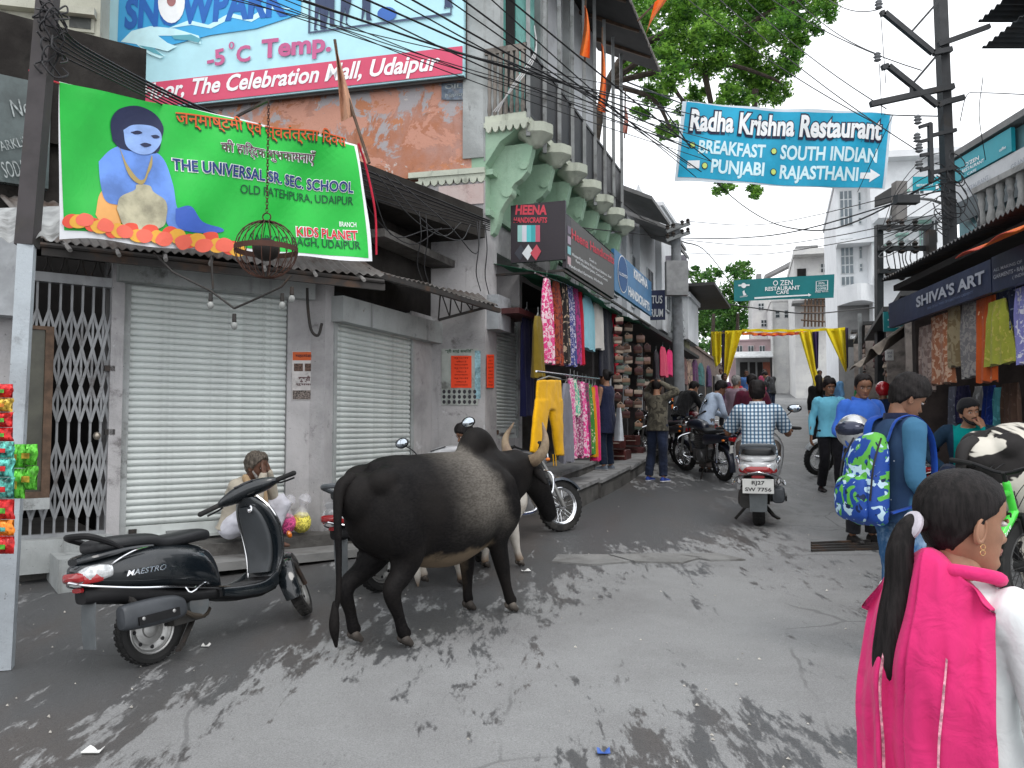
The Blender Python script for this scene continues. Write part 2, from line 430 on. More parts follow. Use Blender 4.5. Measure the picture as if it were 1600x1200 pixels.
# == ground
def road_mat():
 m = Mat('old damp asphalt', .75, 0, .35)
 ns = (1, .28, 1); rt = (0, 0, R(22))
 fine = m.noise(5.5, 9, .72, .25, ns, rt); big = m.noise(.55, 4, .5, .3, ns, rt); dots = m.noise(16, 5, .7, .2, ns, rt)
 x = m.xyz(); X, Y = x['X'], x['Y']
 # distance from the line along which vehicles keep the surface dry
 a = R(38); d = m.math('SUBTRACT', m.math('MULTIPLY', m.math('ADD', X, .85), math.cos(a)), m.math('MULTIPLY', m.math('SUBTRACT', Y, 4.9), math.sin(a)))
 dry = m.ramp(d, -1.3, 1.2, -.52, .50)
 p = m.math('SUBTRACT', 1, m.math('POWER', m.math('ADD', m.math('POWER', m.math('DIVIDE', m.math('SUBTRACT', X, .95), .75), 2), m.math('POWER', m.math('DIVIDE', m.math('SUBTRACT', Y, 3.75), .55), 2)), .5))
 dry = m.math('SUBTRACT', dry, m.ramp(p, -.35, .5, 0, .62))
 p2 = m.math('SUBTRACT', 1, m.math('POWER', m.math('ADD', m.math('POWER', m.math('DIVIDE', m.math('SUBTRACT', X, 1.6), .9), 2), m.math('POWER', m.math('DIVIDE', m.math('SUBTRACT', Y, 10.5), 2.2), 2)), .5))
 dry = m.math('SUBTRACT', dry, m.ramp(p2, -.3, .5, 0, .35))
 far = m.ramp(Y, 9, 18, 0, .75); dry = m.math('ADD', dry, far)
 t = m.math('ADD', m.math('ADD', dry, m.math('MULTIPLY', m.math('SUBTRACT', fine, .5), 3.8)), m.math('MULTIPLY', m.math('SUBTRACT', big, .5), 1.5))
 t = m.math('ADD', t, m.math('MULTIPLY', m.math('SUBTRACT', dots, .5), 1.6))
 f = m.ramp(t, -.12, .16)
 g = m.noise(140, 3, .7); gg = m.ramp(g, .3, .7)
 br = m.ramp(m.noise(1.1, 5, .6, 0, ns, rt), .45, .7)
 darkc = m.mix(br, m.mix(gg, (.058, .060, .062), (.096, .098, .100)), m.mix(gg, (.060, .054, .050), (.106, .096, .091)))
 lightc = m.mix(gg, (.19, .193, .193), (.30, .304, .304))
 lightc = m.mix(m.ramp(m.noise(.9, 6, .65), .35, .7), lightc, m.mix(gg, (.15, .151, .151), (.24, .24, .24)))
 c = m.mix(f, darkc, lightc)
 # cracks
 v = m.N('ShaderNodeTexVoronoi', feature='DISTANCE_TO_EDGE'); v.inputs['Scale'].default_value = .55
 mm = m.N('ShaderNodeMix', data_type='VECTOR'); mm.inputs['Factor'].default_value = .12; m.L(m.c, mm.inputs['A'])
 nn = m.N('ShaderNodeTexNoise'); nn.inputs['Scale'].default_value = 3; m.L(m.c, nn.inputs['Vector']); m.L(nn.outputs['Color'], mm.inputs['B'])
 m.L(mm.outputs['Result'], v.inputs['Vector'])
 ck = m.ramp(v.outputs['Distance'], .002, .007, 1, 0); ck = m.math('MULTIPLY', ck, m.ramp(m.noise(.7, 3), .5, .6))
 c = m.mix(m.math('MULTIPLY', ck, .35), c, (.03, .03, .03))
 m.set(c); m.rough(m.ramp(f, 0, 1, .42, .85))
 m.bump(m.math('ADD', m.math('MULTIPLY', g, .6), m.math('MULTIPLY', m.noise(22, 6, .7), .8)), .7, .012); return m.m
ROAD = road_mat()
EARTH = mat('packed earth', (.12, .10, .085), .95, vs=.6, dirt=.5)
def ground():
 m = MB(); ys = [-15, 0] + list(range(2, 20)) + list(range(20, 80, 3)) + [90, 130, 200, 400, 900]
 vs = []; 
 for y in ys:
  for x in (-600, -60, -8, 0, 8, 30, 60, 600): vs.append((x, y, gzf(min(y, 130)) - .03))
 n = 8; fs = [(j * n + i, j * n + i + 1, (j + 1) * n + i + 1, (j + 1) * n + i) for j in range(len(ys) - 1) for i in range(n - 1)]
 m.add(vs, fs); tag(m.build('ground', EARTH), 'packed earth ground under the hillside town', None, kind='structure')
 m = MB(); ys = [-12] + [i * .5 for i in range(0, 50)] + list(range(25, 100, 3))
 xs = [-7, -4, -2, 0, 2, 4, 7, 12, 30]
 vs = []; rr = np.random.RandomState(2)
 for y in ys:
  for x in xs: vs.append((x, y, gzf(y) + (rr.rand() - .5) * .006))
 n = len(xs); m.add(vs, [(j * n + i, j * n + i + 1, (j + 1) * n + i + 1, (j + 1) * n + i) for j in range(len(ys) - 1) for i in range(n - 1)])
 tag(m.build('street', ROAD, smooth=True, ang=180), 'damp patched asphalt street climbing uphill', None, kind='structure')
ground()
def gp(px, py, dz=0):
 q = G(px, py); q.z += dz; return q
# worn concrete strip across the street
CONC = mat('worn concrete', (.19, .19, .185), .85, vs=3, dirt=.45, dcol=(.07, .065, .06), bump=.5, bs=30, bd=.01)
CONCD = mat('dirty concrete', (.10, .096, .09), .85, vs=4, dirt=.6, dcol=(.035, .032, .03), bump=.6, bs=25, bd=.015, streak=.4)
def paver(pts):
 m = MB(); q = [gp(x, y, .014) for x, y in pts]; m.poly(q, (0, 0, -.05)); return m
for i, pts in enumerate([[(872, 868), (945, 868), (985, 879), (925, 884), (862, 879)], [(952, 868), (1040, 866), (1098, 872), (1066, 881), (993, 879)],
                         [(1052, 867), (1120, 866), (1165, 876), (1110, 877)]]):
 o = paver(pts).build('concrete_slab', CONC)
 tag(o, ['cracked pale concrete slab in the street by the pavement step', 'middle slab of the concrete strip crossing the street', 'last slab of the concrete strip, towards the street centre'][i], 'slab', 'concrete slabs across the street', kind='structure')
t = thing('drain_grate', 'row of rusty iron bars over the drain in front of the schoolboy', 'drain grate', gp(1320, 856))
for i in range(4):
 a, b = gp(1268, 850 + i * 4), gp(1390, 845 + i * 4.6); m = MB(); m.bar(a + V((0, 0, .012)), b + V((0, 0, .012)), .03, .02); m.build('bar', IRON, t)
# loose litter
LIT = mat('paper scrap', (.7, .7, .68), .6, var=.1)
for k, (x, y, w, lab, mt) in enumerate([(145, 1176, .05, 'flat white paper scrap on the grey road at lower left', LIT), (943, 1178, .035, 'blue crumpled wrapper on the road at lower centre', mat('blue wrapper', (.05, .12, .4), .4)),
         (322, 1011, .03, 'small white scrap on the dark road right of the scooter wheel', LIT), (822, 893, .05, 'round white bottle cap on the road below the motorcycle', LIT)]):
 q = gp(x, y, .012); m = MB(); rr = np.random.RandomState(k)
 m.slab(lambda u, v: q + V(((u - .5) * w * 1.6, (v - .5) * w, .012 * math.sin(u * 7 + k) * v)), 5, 3, (0, 0, .004)); tag(m.build('litter', mt), lab, 'litter', 'litter on the street')
m = MB(); rr = np.random.RandomState(31)
for i in range(900):
 x = rr.rand() * 9 - 4; y = 3.4 + rr.rand() ** 1.5 * 9; k = .004 + .008 * rr.rand() ** 3; z = gzf(y) + .004
 if abs(x - (y - 4.5) * .5 + .6) < rr.rand() * 3.2: continue
 m.add([(x - k, y, z), (x + k, y - k, z), (x, y + k, z), (x, y, z + k)], [(0, 1, 3), (1, 2, 3), (2, 0, 3)])
tag(m.build('grit', mat('pale grit', (.4, .38, .34), .9, var=.6, vs=30)), 'loose pale grit and crumbs scattered on the asphalt', 'grit', kind='stuff')
# == plaster materials
def plaster(name, base, alt, dirtc=(.05, .045, .04), peel=None, st=.5, pt=.6):
 m = Mat(name, .88, 0, .2); c = m.mix(m.ramp(m.noise(1.3, 6, .65, .3), .35, .65), base, alt)
 c = m.mix(m.ramp(m.noise(2.2, 8, .72, .2), .56, .7, 0, st), c, dirtc)
 c = m.mix(m.ramp(m.noise(7, 6, .6, 0, (1, 1, .09)), .55, .8, 0, st * .9), c, dirtc)
 if peel:
  for i, (pc, sc, th) in enumerate(peel):
   c = m.mix(m.ramp(m.noise(sc, 9, .7, .5, None, (i, i * 2, 0)), th, th + .03), c, pc)
 c = m.mix(m.ramp(m.noise(55, 3, .6), .66, .72, 0, .55), c, dirtc)
 m.set(c); m.bump(m.noise(9, 9, .72), .5, .02); CACHE[name] = m.m; return m.m
LILAC = plaster('dirty lilac white plaster', (.46, .45, .455), (.31, .305, .31), (.05, .042, .04), [((.55, .55, .56), 2.4, .63), ((.30, .25, .23), 3.7, .67)], .75)
OFFW = plaster('grimy off white plaster', (.40, .42, .42), (.27, .285, .28), (.05, .045, .04), [((.16, .12, .09), 3.3, .67)], .7)
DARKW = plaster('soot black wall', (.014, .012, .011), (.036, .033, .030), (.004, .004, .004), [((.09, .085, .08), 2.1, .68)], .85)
ORANGE = plaster('flaking orange pink wall', (.40, .17, .10), (.42, .25, .21), (.10, .06, .04),
                 [((.36, .34, .35), .9, .49), ((.52, .27, .2), 1.6, .52), ((.46, .20, .11), 2.6, .56), ((.55, .5, .47), 4.1, .62), ((.09, .055, .04), 1.5, .64)], .6)
GREENW = plaster('pale green limewash', (.33, .47, .35), (.27, .41, .30), (.08, .10, .07), None, .3)
CREAM = plaster('cream cornice paint', (.52, .55, .46), (.42, .45, .38), (.06, .06, .05), None, .6)
WHITEW = plaster('white painted wall', (.62, .64, .66), (.52, .54, .56), (.2, .2, .2), None, .25)
BRIGHTW = plaster('clean white render', (.74, .76, .78), (.66, .68, .70), (.3, .3, .3), None, .12)
GREYB = plaster('unpainted grey render', (.25, .25, .25), (.19, .19, .19), (.08, .08, .08), None, .3)
SHUT = mat('shutter paint', (.60, .64, .625), .5, .1, var=.08, dirt=.28, dcol=(.20, .21, .2), streak=.35, bump=.1)
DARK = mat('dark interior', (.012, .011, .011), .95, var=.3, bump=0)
WOOD = mat('old brown wood', (.09, .055, .035), .7, var=.35, vs=12, bump=.3)
# == left shop row: faces A, B, pillar E, green front C
FA = Fac(*P(190, 668, 7.2).xy, 53); FB = Fac(*P(515, 668, 8.25).xy, 20)
FE = Fac(-.34, 10.3, -76, -1); FC = Fac(-.34, 10.3, 20); FK = Fac(-.36, 10.25, 33)
SA = lambda px, py=668, n=0: FA.hit(px, py, n)
SB = lambda px, py=668, n=0: FB.hit(px, py, n)
rowt = thing('shop_row', 'low run of old shops with rolling shutters, soot marked and whitewashed', 'building', FA.w(0, 0, 0))
a_g0, a_g1, a_s0, a_s1, a_end = SA(-60)[0], SA(168)[0], SA(188)[0], SA(446)[0], SA(517)[0]
zf = SA(190, 848)[1]          # shop floor height
zt1 = SA(190, 446)[1]; ztg = SA(120, 436)[1]; zgb = SA(100, 838)[1]
m = MB(); m.fbox(FA, a_g1, a_s0, -.3, .05, 0, 3.1); m.fbox(FA, a_s1, a_end, -.3, .03, 0, 3.1)
m.fbox(FA, a_g0 - 3, SA(33)[0], -.3, 0, -.3, 3.1); m.build('wall', LILAC, rowt)
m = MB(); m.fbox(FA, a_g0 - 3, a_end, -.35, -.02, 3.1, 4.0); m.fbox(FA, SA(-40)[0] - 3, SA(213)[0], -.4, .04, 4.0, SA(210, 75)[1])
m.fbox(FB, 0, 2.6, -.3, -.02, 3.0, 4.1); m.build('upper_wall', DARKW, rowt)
b_s0, b_s1, b_e = SB(519)[0], SB(642)[0], SB(684)[0]
zfb = SB(520, 786)[1]; zt2 = SB(520, 500)[1]
m = MB(); m.fbox(FB, b_s1, b_e + .15, -.3, .0, 0, 3.02); m.fbox(FB, -.1, b_s0 + .01, -.3, .0, 0, 3.05); m.build('wall', LILAC, rowt)
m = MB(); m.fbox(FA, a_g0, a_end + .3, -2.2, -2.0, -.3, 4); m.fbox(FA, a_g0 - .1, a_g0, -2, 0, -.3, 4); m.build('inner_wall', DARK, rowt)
m = MB(); m.fbox(FA, a_g0, a_g1, -2, -.02, .0, zgb - .02); m.build('floor', CONCD, rowt)
m = MB(); m.fbox(FA, a_s0 - .07, SA(480)[0], .0, .16, zt1 + .02, zt1 + .2); m.build('shutter_housing', OFFW, rowt)
m = MB(); m.fbox(FB, b_s0 - .04, b_e, .0, .14, zt2 - .02, zt2 + .24); m.build('shutter_housing', OFFW, rowt)
# roof terrace slab and parapet
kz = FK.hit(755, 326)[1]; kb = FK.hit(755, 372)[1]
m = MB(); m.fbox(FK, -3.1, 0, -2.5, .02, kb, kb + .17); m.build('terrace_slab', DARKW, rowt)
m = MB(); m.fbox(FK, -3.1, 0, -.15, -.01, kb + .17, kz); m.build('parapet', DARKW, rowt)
m = MB(); m.fbox(FB, SB(560)[0], SB(704)[0], 0, .3, SB(640, 405)[1], SB(640, 405)[1] + .09); m.build('broken_ledge', CONCD, rowt)
CORR = mat('rusty corrugated iron', (.20, .19, .18), .6, .4, dirt=.6, dcol=(.09, .06, .045))
# rolling shutters, every slat its own piece
def shutter(F, s0, s1, z0, z1, n, k, lab, pm=SHUT):
 t = thing('rolling_shutter', lab, 'rolling shutter', F.w((s0 + s1) / 2, n, z0)); w = s1 - s0; h = (z1 - z0 - .14) / k
 sl = MB(); prof = [(0, 0), (.012, .15), (.02, .45), (.014, .8), (.0, .93), (-.006, 1)]
 rs = [[F.d * x + F.n * d + V((0, 0, q * h)) for d, q in prof] + [F.d * x + F.n * (-.012) + V((0, 0, q * h)) for d, q in prof[::-1]] for x in (-w / 2, w / 2)]
 sl.rings(rs); me = sl.mesh('slat', True, 50)
 for i in range(k):
  o = link('slat', me, pm, t); o.matrix_parent_inverse = Matrix.Identity(4); o.matrix_parent_inverse = WM[t.name].inverted()
  o.location = F.w((s0 + s1) / 2, n, z0 + .14 + i * h)
 m = MB(); m.fbox(F, s0, s1, n - .01, n + .015, z0, z0 + .135); m.fbox(F, s0, s1, n + .015, n + .03, z0, z0 + .03); b = m.build('bottom_rail', pm, t)
 for a in (.3, .7):
  m = MB(); q = s0 + w * a; m.fbox(F, q - .09, q + .09, n + .015, n + .05, z0 + .05, z0 + .075); m.build('handle', GREYM, b)
 for a in (s0 - .055, s1): m = MB(); m.fbox(F, a, a + .055, n - .04, n + .045, z0 - .02, z1); m.build('guide_channel', OFFW, t)
 for a in (.06,):
  m = MB(); q = F.w(s0 + a, n + .03, z0 + .05); m.bar(q, q + V((0, 0, .06)), .05, .05); m.build('padlock', IRON, t)
 return t
shutter(FA, a_s0 + .06, a_s1, zf, zt1 + .03, -.03, 37, 'wide pale grey rolling shutter behind the black scooter, left of the wrestling poster')
shutter(FB, b_s0 + .06, b_s1, zfb, zt2 + .02, -.03, 31, 'narrower white rolling shutter behind the black bull')
# pillar face and third shutter
PIL = FE.hit(680, 668)[0]
pt = thing('corner_building', 'tall old corner building with flaking orange and pink side wall', 'building', FE.w(0, 0, 0))
m = MB(); m.fbox(FE, 0, PIL + .2, -.5, .0, 0, 4.75); m.build('pillar', LILAC, pt)
zc = FE.hit(740, 270)[1]
m = MB(); m.fbox(FE, 0, 9, -.5, -.02, zc, 13); m.build('side_wall', ORANGE, pt)
m = MB(); m.fbox(FE, 0, FE.hit(640, 270)[0], -.02, .05, zc - .02, zc + .05); m.fbox(FE, .0, FE.hit(655, 270)[0], -.02, .03, zc - .07, zc - .02)
for i in range(9):
 q = i * .105; m.poly([FE.w(q, .03, zc - .07), FE.w(q + .1, .03, zc - .07), FE.w(q + .085, .03, zc - .12), FE.w(q + .05, .03, zc - .14), FE.w(q + .015, .03, zc - .12)], FE.n * -.03)
m.build('scalloped_cornice', CREAM, pt)
m = MB(); m.fbox(FE, 0, .02, -.5, .005, 5, 13); m.fbox(FE, 0.02, .3, -.01, .015, 5.05, 13); m.build('corner_strip', OFFW, pt)
m = MB(); m.fbox(FE, FE.hit(686, 320)[0], .02, .0, .02, FE.hit(730, 320)[1], zc - .15); m.build('pink_patch', plaster('faded pink plaster', (.45, .33, .31), (.5, .42, .4), (.09, .06, .05), None, .55), pt)
# green-fronted house C
C3 = lambda px, py=668, n=0: FC.hit(px, py, n)
gt = thing('green_house', 'pale green old house with carved brackets holding an iron railed balcony', 'building', FC.w(0, 0, 0))
c_a, c_b = C3(776)[0], C3(812)[0]; c_end = 5.6
z3b, z3t = C3(812, 684)[1], C3(790, 470)[1]
m = MB(); m.fbox(FC, 0.02, c_a, -.4, 0, 0, 4.3); m.fbox(FC, c_a, c_end, -.4, 0, 3.9, 4.3)
m.fbox(FC, c_a, c_b + .1, -.4, 0, 0.4, z3b); m.fbox(FC, c_b, c_b + .1, -.4, -.0, z3b, 3.9); m.build('ground_wall', LILAC, gt)
BALN, BALZ = .55, 5.57
m = MB(); m.fbox(FC, .0, c_end, -.4, 0, 4.3, BALZ - .12); m.build('green_wall', GREENW, gt)
m = MB(); m.fbox(FC, .0, c_end, -.4, 0, BALZ, 10.5); m.build('upper_wall', WHITEW, gt)
shutter(FC, c_a + .03, c_b - .03, z3b, z3t, -.06, 36, 'grey rolling shutter between the poster pillar and the clothes shop')
# doors up on the balcony
m = MB(); TEAL = mat('teal painted shutters', (.10, .33, .30), .55, dirt=.3)
d0, d1 = C3(782)[0], C3(836)[0]
m.fbox(FC, .1, 1.9, 0, .03, 6.0, 9.6); dr = m.build('balcony_door', TEAL, gt)
for i in range(4):
 m = MB(); a = .14 + i * .44; m.fbox(FC, a, a + .38, .03, .05, 6.6, 8.2); m.fbox(FC, a, a + .38, .03, .05, 8.3, 9.5); m.build('shutter_panel', mat('light teal', (.17, .45, .40), .5, dirt=.2), dr)
m = MB(); m.fbox(FC, 0.6, .95, .05, .06, 6.3, 9.4); m.build('door_gap', DARK, dr)
m = MB(); m.fbox(FC, 0.0, .12, .0, .2, BALZ, 10); m.fbox(FC, 1.92, 2.3, 0, .12, BALZ, 10); m.fbox(FC, 3.5, 3.8, 0, .12, BALZ, 10); m.build('pier', OFFW, gt)
m = MB()
# balcony slab with moulded edge
m.fbox(FC, -.02, c_end, 0, BALN, BALZ - .1, BALZ); m.fbox(FC, -.06, c_end + .02, 0, BALN + .05, BALZ - .16, BALZ - .1); m.build('balcony_slab', CREAM, gt)
m = MB()
for i in range(6):
 q = .02 + i * .095; c0 = FC.w(-.06, q, BALZ - .16); m.poly([c0, FC.w(-.06, q + .088, BALZ - .16), FC.w(-.06, q + .07, BALZ - .215), FC.w(-.06, q + .044, BALZ - .235), FC.w(-.06, q + .018, BALZ - .215)], FC.d * .04)
m.build('scallop_trim', CREAM, gt)
# brackets: curled corbels with fluted caps
def corbel(s):
 # profile in (n, z) with a scroll, given width along the wall
 b = MB(); z = BALZ - .34; w = .07
 pr = [(0, z - 1.15), (.05, z - 1.12), (.10, z - 1.0), (.13, z - .85), (.20, z - .74), (.27, z - .66), (.285, z - .56), (.33, z - .5), (.42, z - .45), (.5, z - .36), (.53, z - .24), (.56, z - .12), (.58, z), (0, z)]
 b.poly([FC.w(s - w, n, q) for n, q in pr], FC.d * (2 * w))
 o = b.build('corbel', GREENW, gt)
 b = MB(); b.tube([FC.w(s - w * 1.25, .23, z - .60), FC.w(s + w * 1.25, .23, z - .60)], .075, 12); b.tube([FC.w(s - w * 1.3, .46, z - .28), FC.w(s + w * 1.3, .46, z - .28)], .06, 12); b.build('scroll', GREENW, o, smooth=True)
 b = MB(); c = FC.w(s, BALN + .04, 0); pr = [(.02, z - .06), (.09, z - .03), (.13, z + .03), (.20, z + .08), (.22, z + .10), (.22, z + .22), (.17, z + .235)]
 rs = []
 for r_, q in pr:
  rs.append([c + V((math.cos(2 * math.pi * k / 32), math.sin(2 * math.pi * k / 32), 0)) * r_ * (1 + (.07 if r_ > .1 else 0) * abs(math.sin(k * math.pi / 4))) + V((0, 0, q)) for k in range(32)])
 b.rings(rs); b.build('fluted_cap', CREAM, o, smooth=True, ang=30)
for i in range(7): corbel(.25 + i * .86)
m = MB(); m.fbox(FC, 0, c_end, 0, .1, BALZ - .75, BALZ - .68); m.fbox(FC, 0, c_end, 0, .06, 4.3, 4.38); m.build('moulding', GREENW, gt)
m = MB()   # cove under the balcony
m.poly([FC.w(0, 0, BALZ - .16), FC.w(0, .5, BALZ - .16), FC.w(0, .2, BALZ - .34), FC.w(0, 0, BALZ - .62)], FC.d * c_end); m.build('cove', GREENW, gt)
# railing, posts and roof
RAILM = mat('black iron railing', (.02, .021, .024), .5, .3, var=.3)
MESH = Mat('black wire mesh', .5, .3); 
def meshmat():
 m = MESH; x = m.xyz(); 
 s1 = m.math('FRACT', m.math('MULTIPLY', m.math('ADD', m.math('ADD', x['X'], x['Y']), x['Z']), 26)); s2 = m.math('FRACT', m.math('MULTIPLY', m.math('SUBTRACT', m.math('ADD', x['X'], x['Y']), x['Z']), 26))
 f = m.math('MULTIPLY', m.ramp(s1, .20, .26), m.ramp(s2, .20, .26)); m.set((.013, .013, .015))
 m.L(m.math('SUBTRACT', 1, m.math('MULTIPLY', f, .22)), m.b.inputs['Alpha']); return m.m
MESHM = meshmat()
rt_ = thing('balcony_railing', 'black mesh railing with tall grey posts round the green house balcony', 'railing', FC.w(2.6, BALN, BALZ))
m = MB(); m.fbox(FC, 0.02, c_end, BALN - .02, BALN - .01, BALZ + .03, BALZ + .86); m.build('mesh_panel', MESHM, rt_)
for z in (BALZ + .02, BALZ + .88):
 m = MB(); m.bar(FC.w(0, BALN - .02, z), FC.w(c_end, BALN - .02, z), .05, .04); m.build('rail', RAILM, rt_)
for i in range(9):
 q = .05 + i * (c_end - .1) / 8; m = MB(); m.bar(FC.w(q, BALN + .01, BALZ - .3), FC.w(q, BALN + .01, 8.75), .055, .055); m.build('post', GREYM, rt_)
for i in range(26):
 q = .12 + i * (c_end - .2) / 25; m = MB(); m.bar(FC.w(q, BALN - .05, BALZ + .03), FC.w(q, BALN - .05, BALZ + .86), .014); m.build('upright', RAILM, rt_)
rf = thing('lean_to_roof', 'dark ragged lean-to roof over the balcony with fringed edge', 'roof', FC.w(2.8, .6, 8.8))
m = MB(); TH = mat('weathered roof edge', (.16, .15, .14), .9, var=.5, vs=20)
m.slab(lambda u, v: FC.w(-.3 + u * 6.7, -.1 + v * 1.25, 9.35 - v * .65), 20, 4, (0, 0, .06)); m.build('sheet', mat('dark roof sheet', (.03, .028, .027), .8), rf)
m = MB(); rr = np.random.RandomState(4)
for i in range(130):
 q = -.3 + i * 6.7 / 130; m.poly([FC.w(q, 1.16, 8.70), FC.w(q + .05, 1.16, 8.70), FC.w(q + .03, 1.18, 8.62 - rr.rand() * .07)], FC.n * .012)
m.build('fringe', TH, rf)
for i in range(6): m = MB(); q = .2 + i * 1.1; m.bar(FC.w(q, 0, 9.2), FC.w(q, 1.1, 8.66), .05, .07); m.build('rafter', WOOD, rf)
# carved stone screen at the balcony end
cs = thing('balcony_end_screen', 'weathered grey baluster screen closing the near end of the green balcony', 'screen', FC.w(-.03, .3, BALZ))
BAL = mat('dirty stone', (.2, .18, .16), .9, dirt=.6)
m = MB(); m.fbox(FC, -.03, .02, .0, BALN, BALZ + .80, BALZ + .88); m.build('top_rail', BAL, cs)
for i in range(7):
 q = FC.w(-.01, .06 + i * .075, BALZ); m = MB(); m.lathe([(.02, 0), (.03, .08), (.018, .2), (.028, .4), (.018, .55), (.028, .75), (.02, .81)], 8, Matrix.Translation(q)); m.build('baluster', BAL, cs, smooth=True)
# ledges (otla) in front of the shops
lg = thing('shop_ledge', 'long low concrete sitting ledge below the rolling shutters', 'ledge', FA.w(1.2, .4, .3))
m = MB(); m.fbox(FA, a_g1 - .02, a_end + .25, 0, .42, .45, zf - .02); m.build('upper_step', CONCD, lg)
m = MB(); m.fbox(FA, SA(182)[0], a_end + .5, .40, .82, .40, .47); m.build('stone_slab', CONC, lg)
m = MB(); m.fbox(FA, a_g1, a_end + .3, .0, .36, 0.1, .45); m.build('drain_wall', CONCD, lg)
m = MB(); m.fbox(FB, 0.25, 2.7, 0, .4, 0.2, zfb - .03); m.build('upper_step', CONCD, lg)
m = MB(); m.fbox(FB, -.1, .6, .42, .75, 0.5, zfb - .15); m.fbox(FB, -.1, .6, .75, .8, .5, zfb + .05); m.build('stone_trough', CONCD, lg)
# entrance at the gate
en = thing('entrance_steps', 'dark concrete steps under the lattice gate at far left', 'steps', FA.w(a_g0 + .5, .3, .2))
m = MB(); m.fbox(FA, SA(28)[0], a_g1 + .03, 0, .16, SA(100, 888)[1], zgb); m.build('white_sill', OFFW, en)
m = MB(); n2 = .75; m.fbox(FA, SA(10, 668, n2)[0], SA(128, 668, n2)[0], .0, n2, .1, FA.hit(60, 994, n2)[1]); m.build('step', CONCD, en)
m = MB(); m.fbox(FA, SA(20, 668, .4)[0], SA(100, 668, .4)[0], .0, .45, .3, FA.hit(60, 935, .45)[1]); m.build('step', CONCD, en)
m = MB(); n3 = .6; m.fbox(FA, SA(98, 668, n3)[0], SA(165, 668, n3)[0], .0, n3, .1, FA.hit(130, 872, n3)[1]); m.build('stone_block', OFFW, en)
# sliding lattice gate
GATE = mat('grey gate paint', (.30, .31, .32), .55, .2, dirt=.35, dcol=(.1, .08, .07))
g = thing('lattice_gate', 'grey collapsible lattice gate left of the wide shutter', 'gate', FA.w(a_g1 - .5, 0, zgb))
xs = [SA(x)[0] for x in (34, 52, 71, 89, 107, 124, 141, 157, 169)]
lev = [zgb + .02 + (ztg - zgb) * q for q in (0, .16, .34, .54, .60, .80, .98)]
for i, a in enumerate(xs): m = MB(); m.fbox(FA, a - .009, a + .009, -.03, 0, zgb, ztg - .03); m.build('upright', GATE, g)
for i in range(len(xs) - 1):
 for (q0, q1) in ((.07, .21), (.21, .36), (.44, .58), (.58, .73), (.73, .87)):
  zz0, zz1 = zgb + (ztg - zgb) * q0, zgb + (ztg - zgb) * q1
  m = MB(); m.bar(FA.w(xs[i], .012, zz0), FA.w(xs[i + 1], .012, zz1), .022, .008, FA.n); m.build('diagonal_strut', GATE, g)
  m = MB(); m.bar(FA.w(xs[i], .004, zz1), FA.w(xs[i + 1], .004, zz0), .022, .008, FA.n); m.build('diagonal_strut', GATE, g)
m = MB(); m.fbox(FA, xs[0] - .1, a_g1, -.06, .03, ztg - .05, ztg + .03); m.build('top_channel', GATE, g)
m = MB(); m.fbox(FA, xs[0], a_g1, -.05, .02, zgb - .01, zgb + .03); m.build('bottom_channel', GATE, g)
for py in (676, 577):
 s, z = SA(172, py); m = MB(); m.fbox(FA, s - .05, s + .03, .02, .05, z - .02, z + .03); m.build('latch', IRON, g)
s, z = SA(150, 681); m = MB(); m.ell(FA.w(s, .04, z), (.03, .03, .035), 12, 8); m.build('knob', mat('brass', (.4, .36, .3), .4, .8), g, smooth=True)
# ironwork over the gate
g = thing('window_grille', 'dark wavy iron grille above the lattice gate', 'grille', FA.w(a_g1 - .5, 0, ztg + .1))
for i in range(9):
 a = SA(62 + i * 13)[0]; m = MB(); m.tube([FA.w(a + .02 * math.sin(k * 1.3 + i * 3), -.02, ztg + .05 + k * .07) for k in range(6)], .008, 5, k=3); m.build('bar', IRON, g)
# show case behind the post
g = thing('show_case', 'narrow wooden framed glass show case standing before the gate', 'show case', FA.w(SA(60)[0], .15, .8))
s0, s1 = SA(38, 668, .2)[0], SA(80, 668, .2)[0]; zb, zt_ = FA.hit(60, 778, .2)[1], FA.hit(60, 515, .2)[1]
m = MB(); m.fbox(FA, s0, s1 - .04, .08, .19, zb + .05, zt_); m.build('panel', mat('murky olive glass', (.05, .05, .035), .15, var=.3, dirt=.3), g)
m = MB(); m.fbox(FA, s1 - .06, s1, .06, .22, zb, zt_ + .03); m.fbox(FA, s0, s1 - .06, .06, .22, zb, zb + .05); m.fbox(FA, s0, s1 - .06, .06, .22, zt_, zt_ + .03); m.build('frame', WOOD, g)
m = MB(); m.fbox(FA, s0, s1, .05, .24, zb - .09, zb); m.build('base', OFFW, g)
# soda sign panel upper left
pl = Pl(FA.w(SA(-60)[0], .1, 0), FA.d)
g = thing('soda_sign', 'faded grey green glass sign with hand painted SPARKLING SODA', 'sign', FA.w(SA(20)[0], .1, 3))
s0, s1 = SA(-60)[0], SA(62)[0]; zb, zt_ = SA(30, 292)[1], SA(30, 128)[1]
m = MB(); m.fbox(FA, s0, s1, .0, .085, zb, zt_); m.build('panel', mat('murky grey green glass', (.07, .09, .09), .22, var=.3, dirt=.4, dcol=(.12, .14, .13)), g)
CHK = mat('chalky sign paint', (.30, .33, .33), .9, var=.5, vs=30)
merge(pl.txt('SPARKLiNG', (-14, 232), (56, 217), 15, 0, .1), pl.txt('SODA', (4, 266), (40, 262), 25), pl.txt('Nel', (16, 170), (52, 166), 26, 0, .2)).build('lettering', CHK, g)
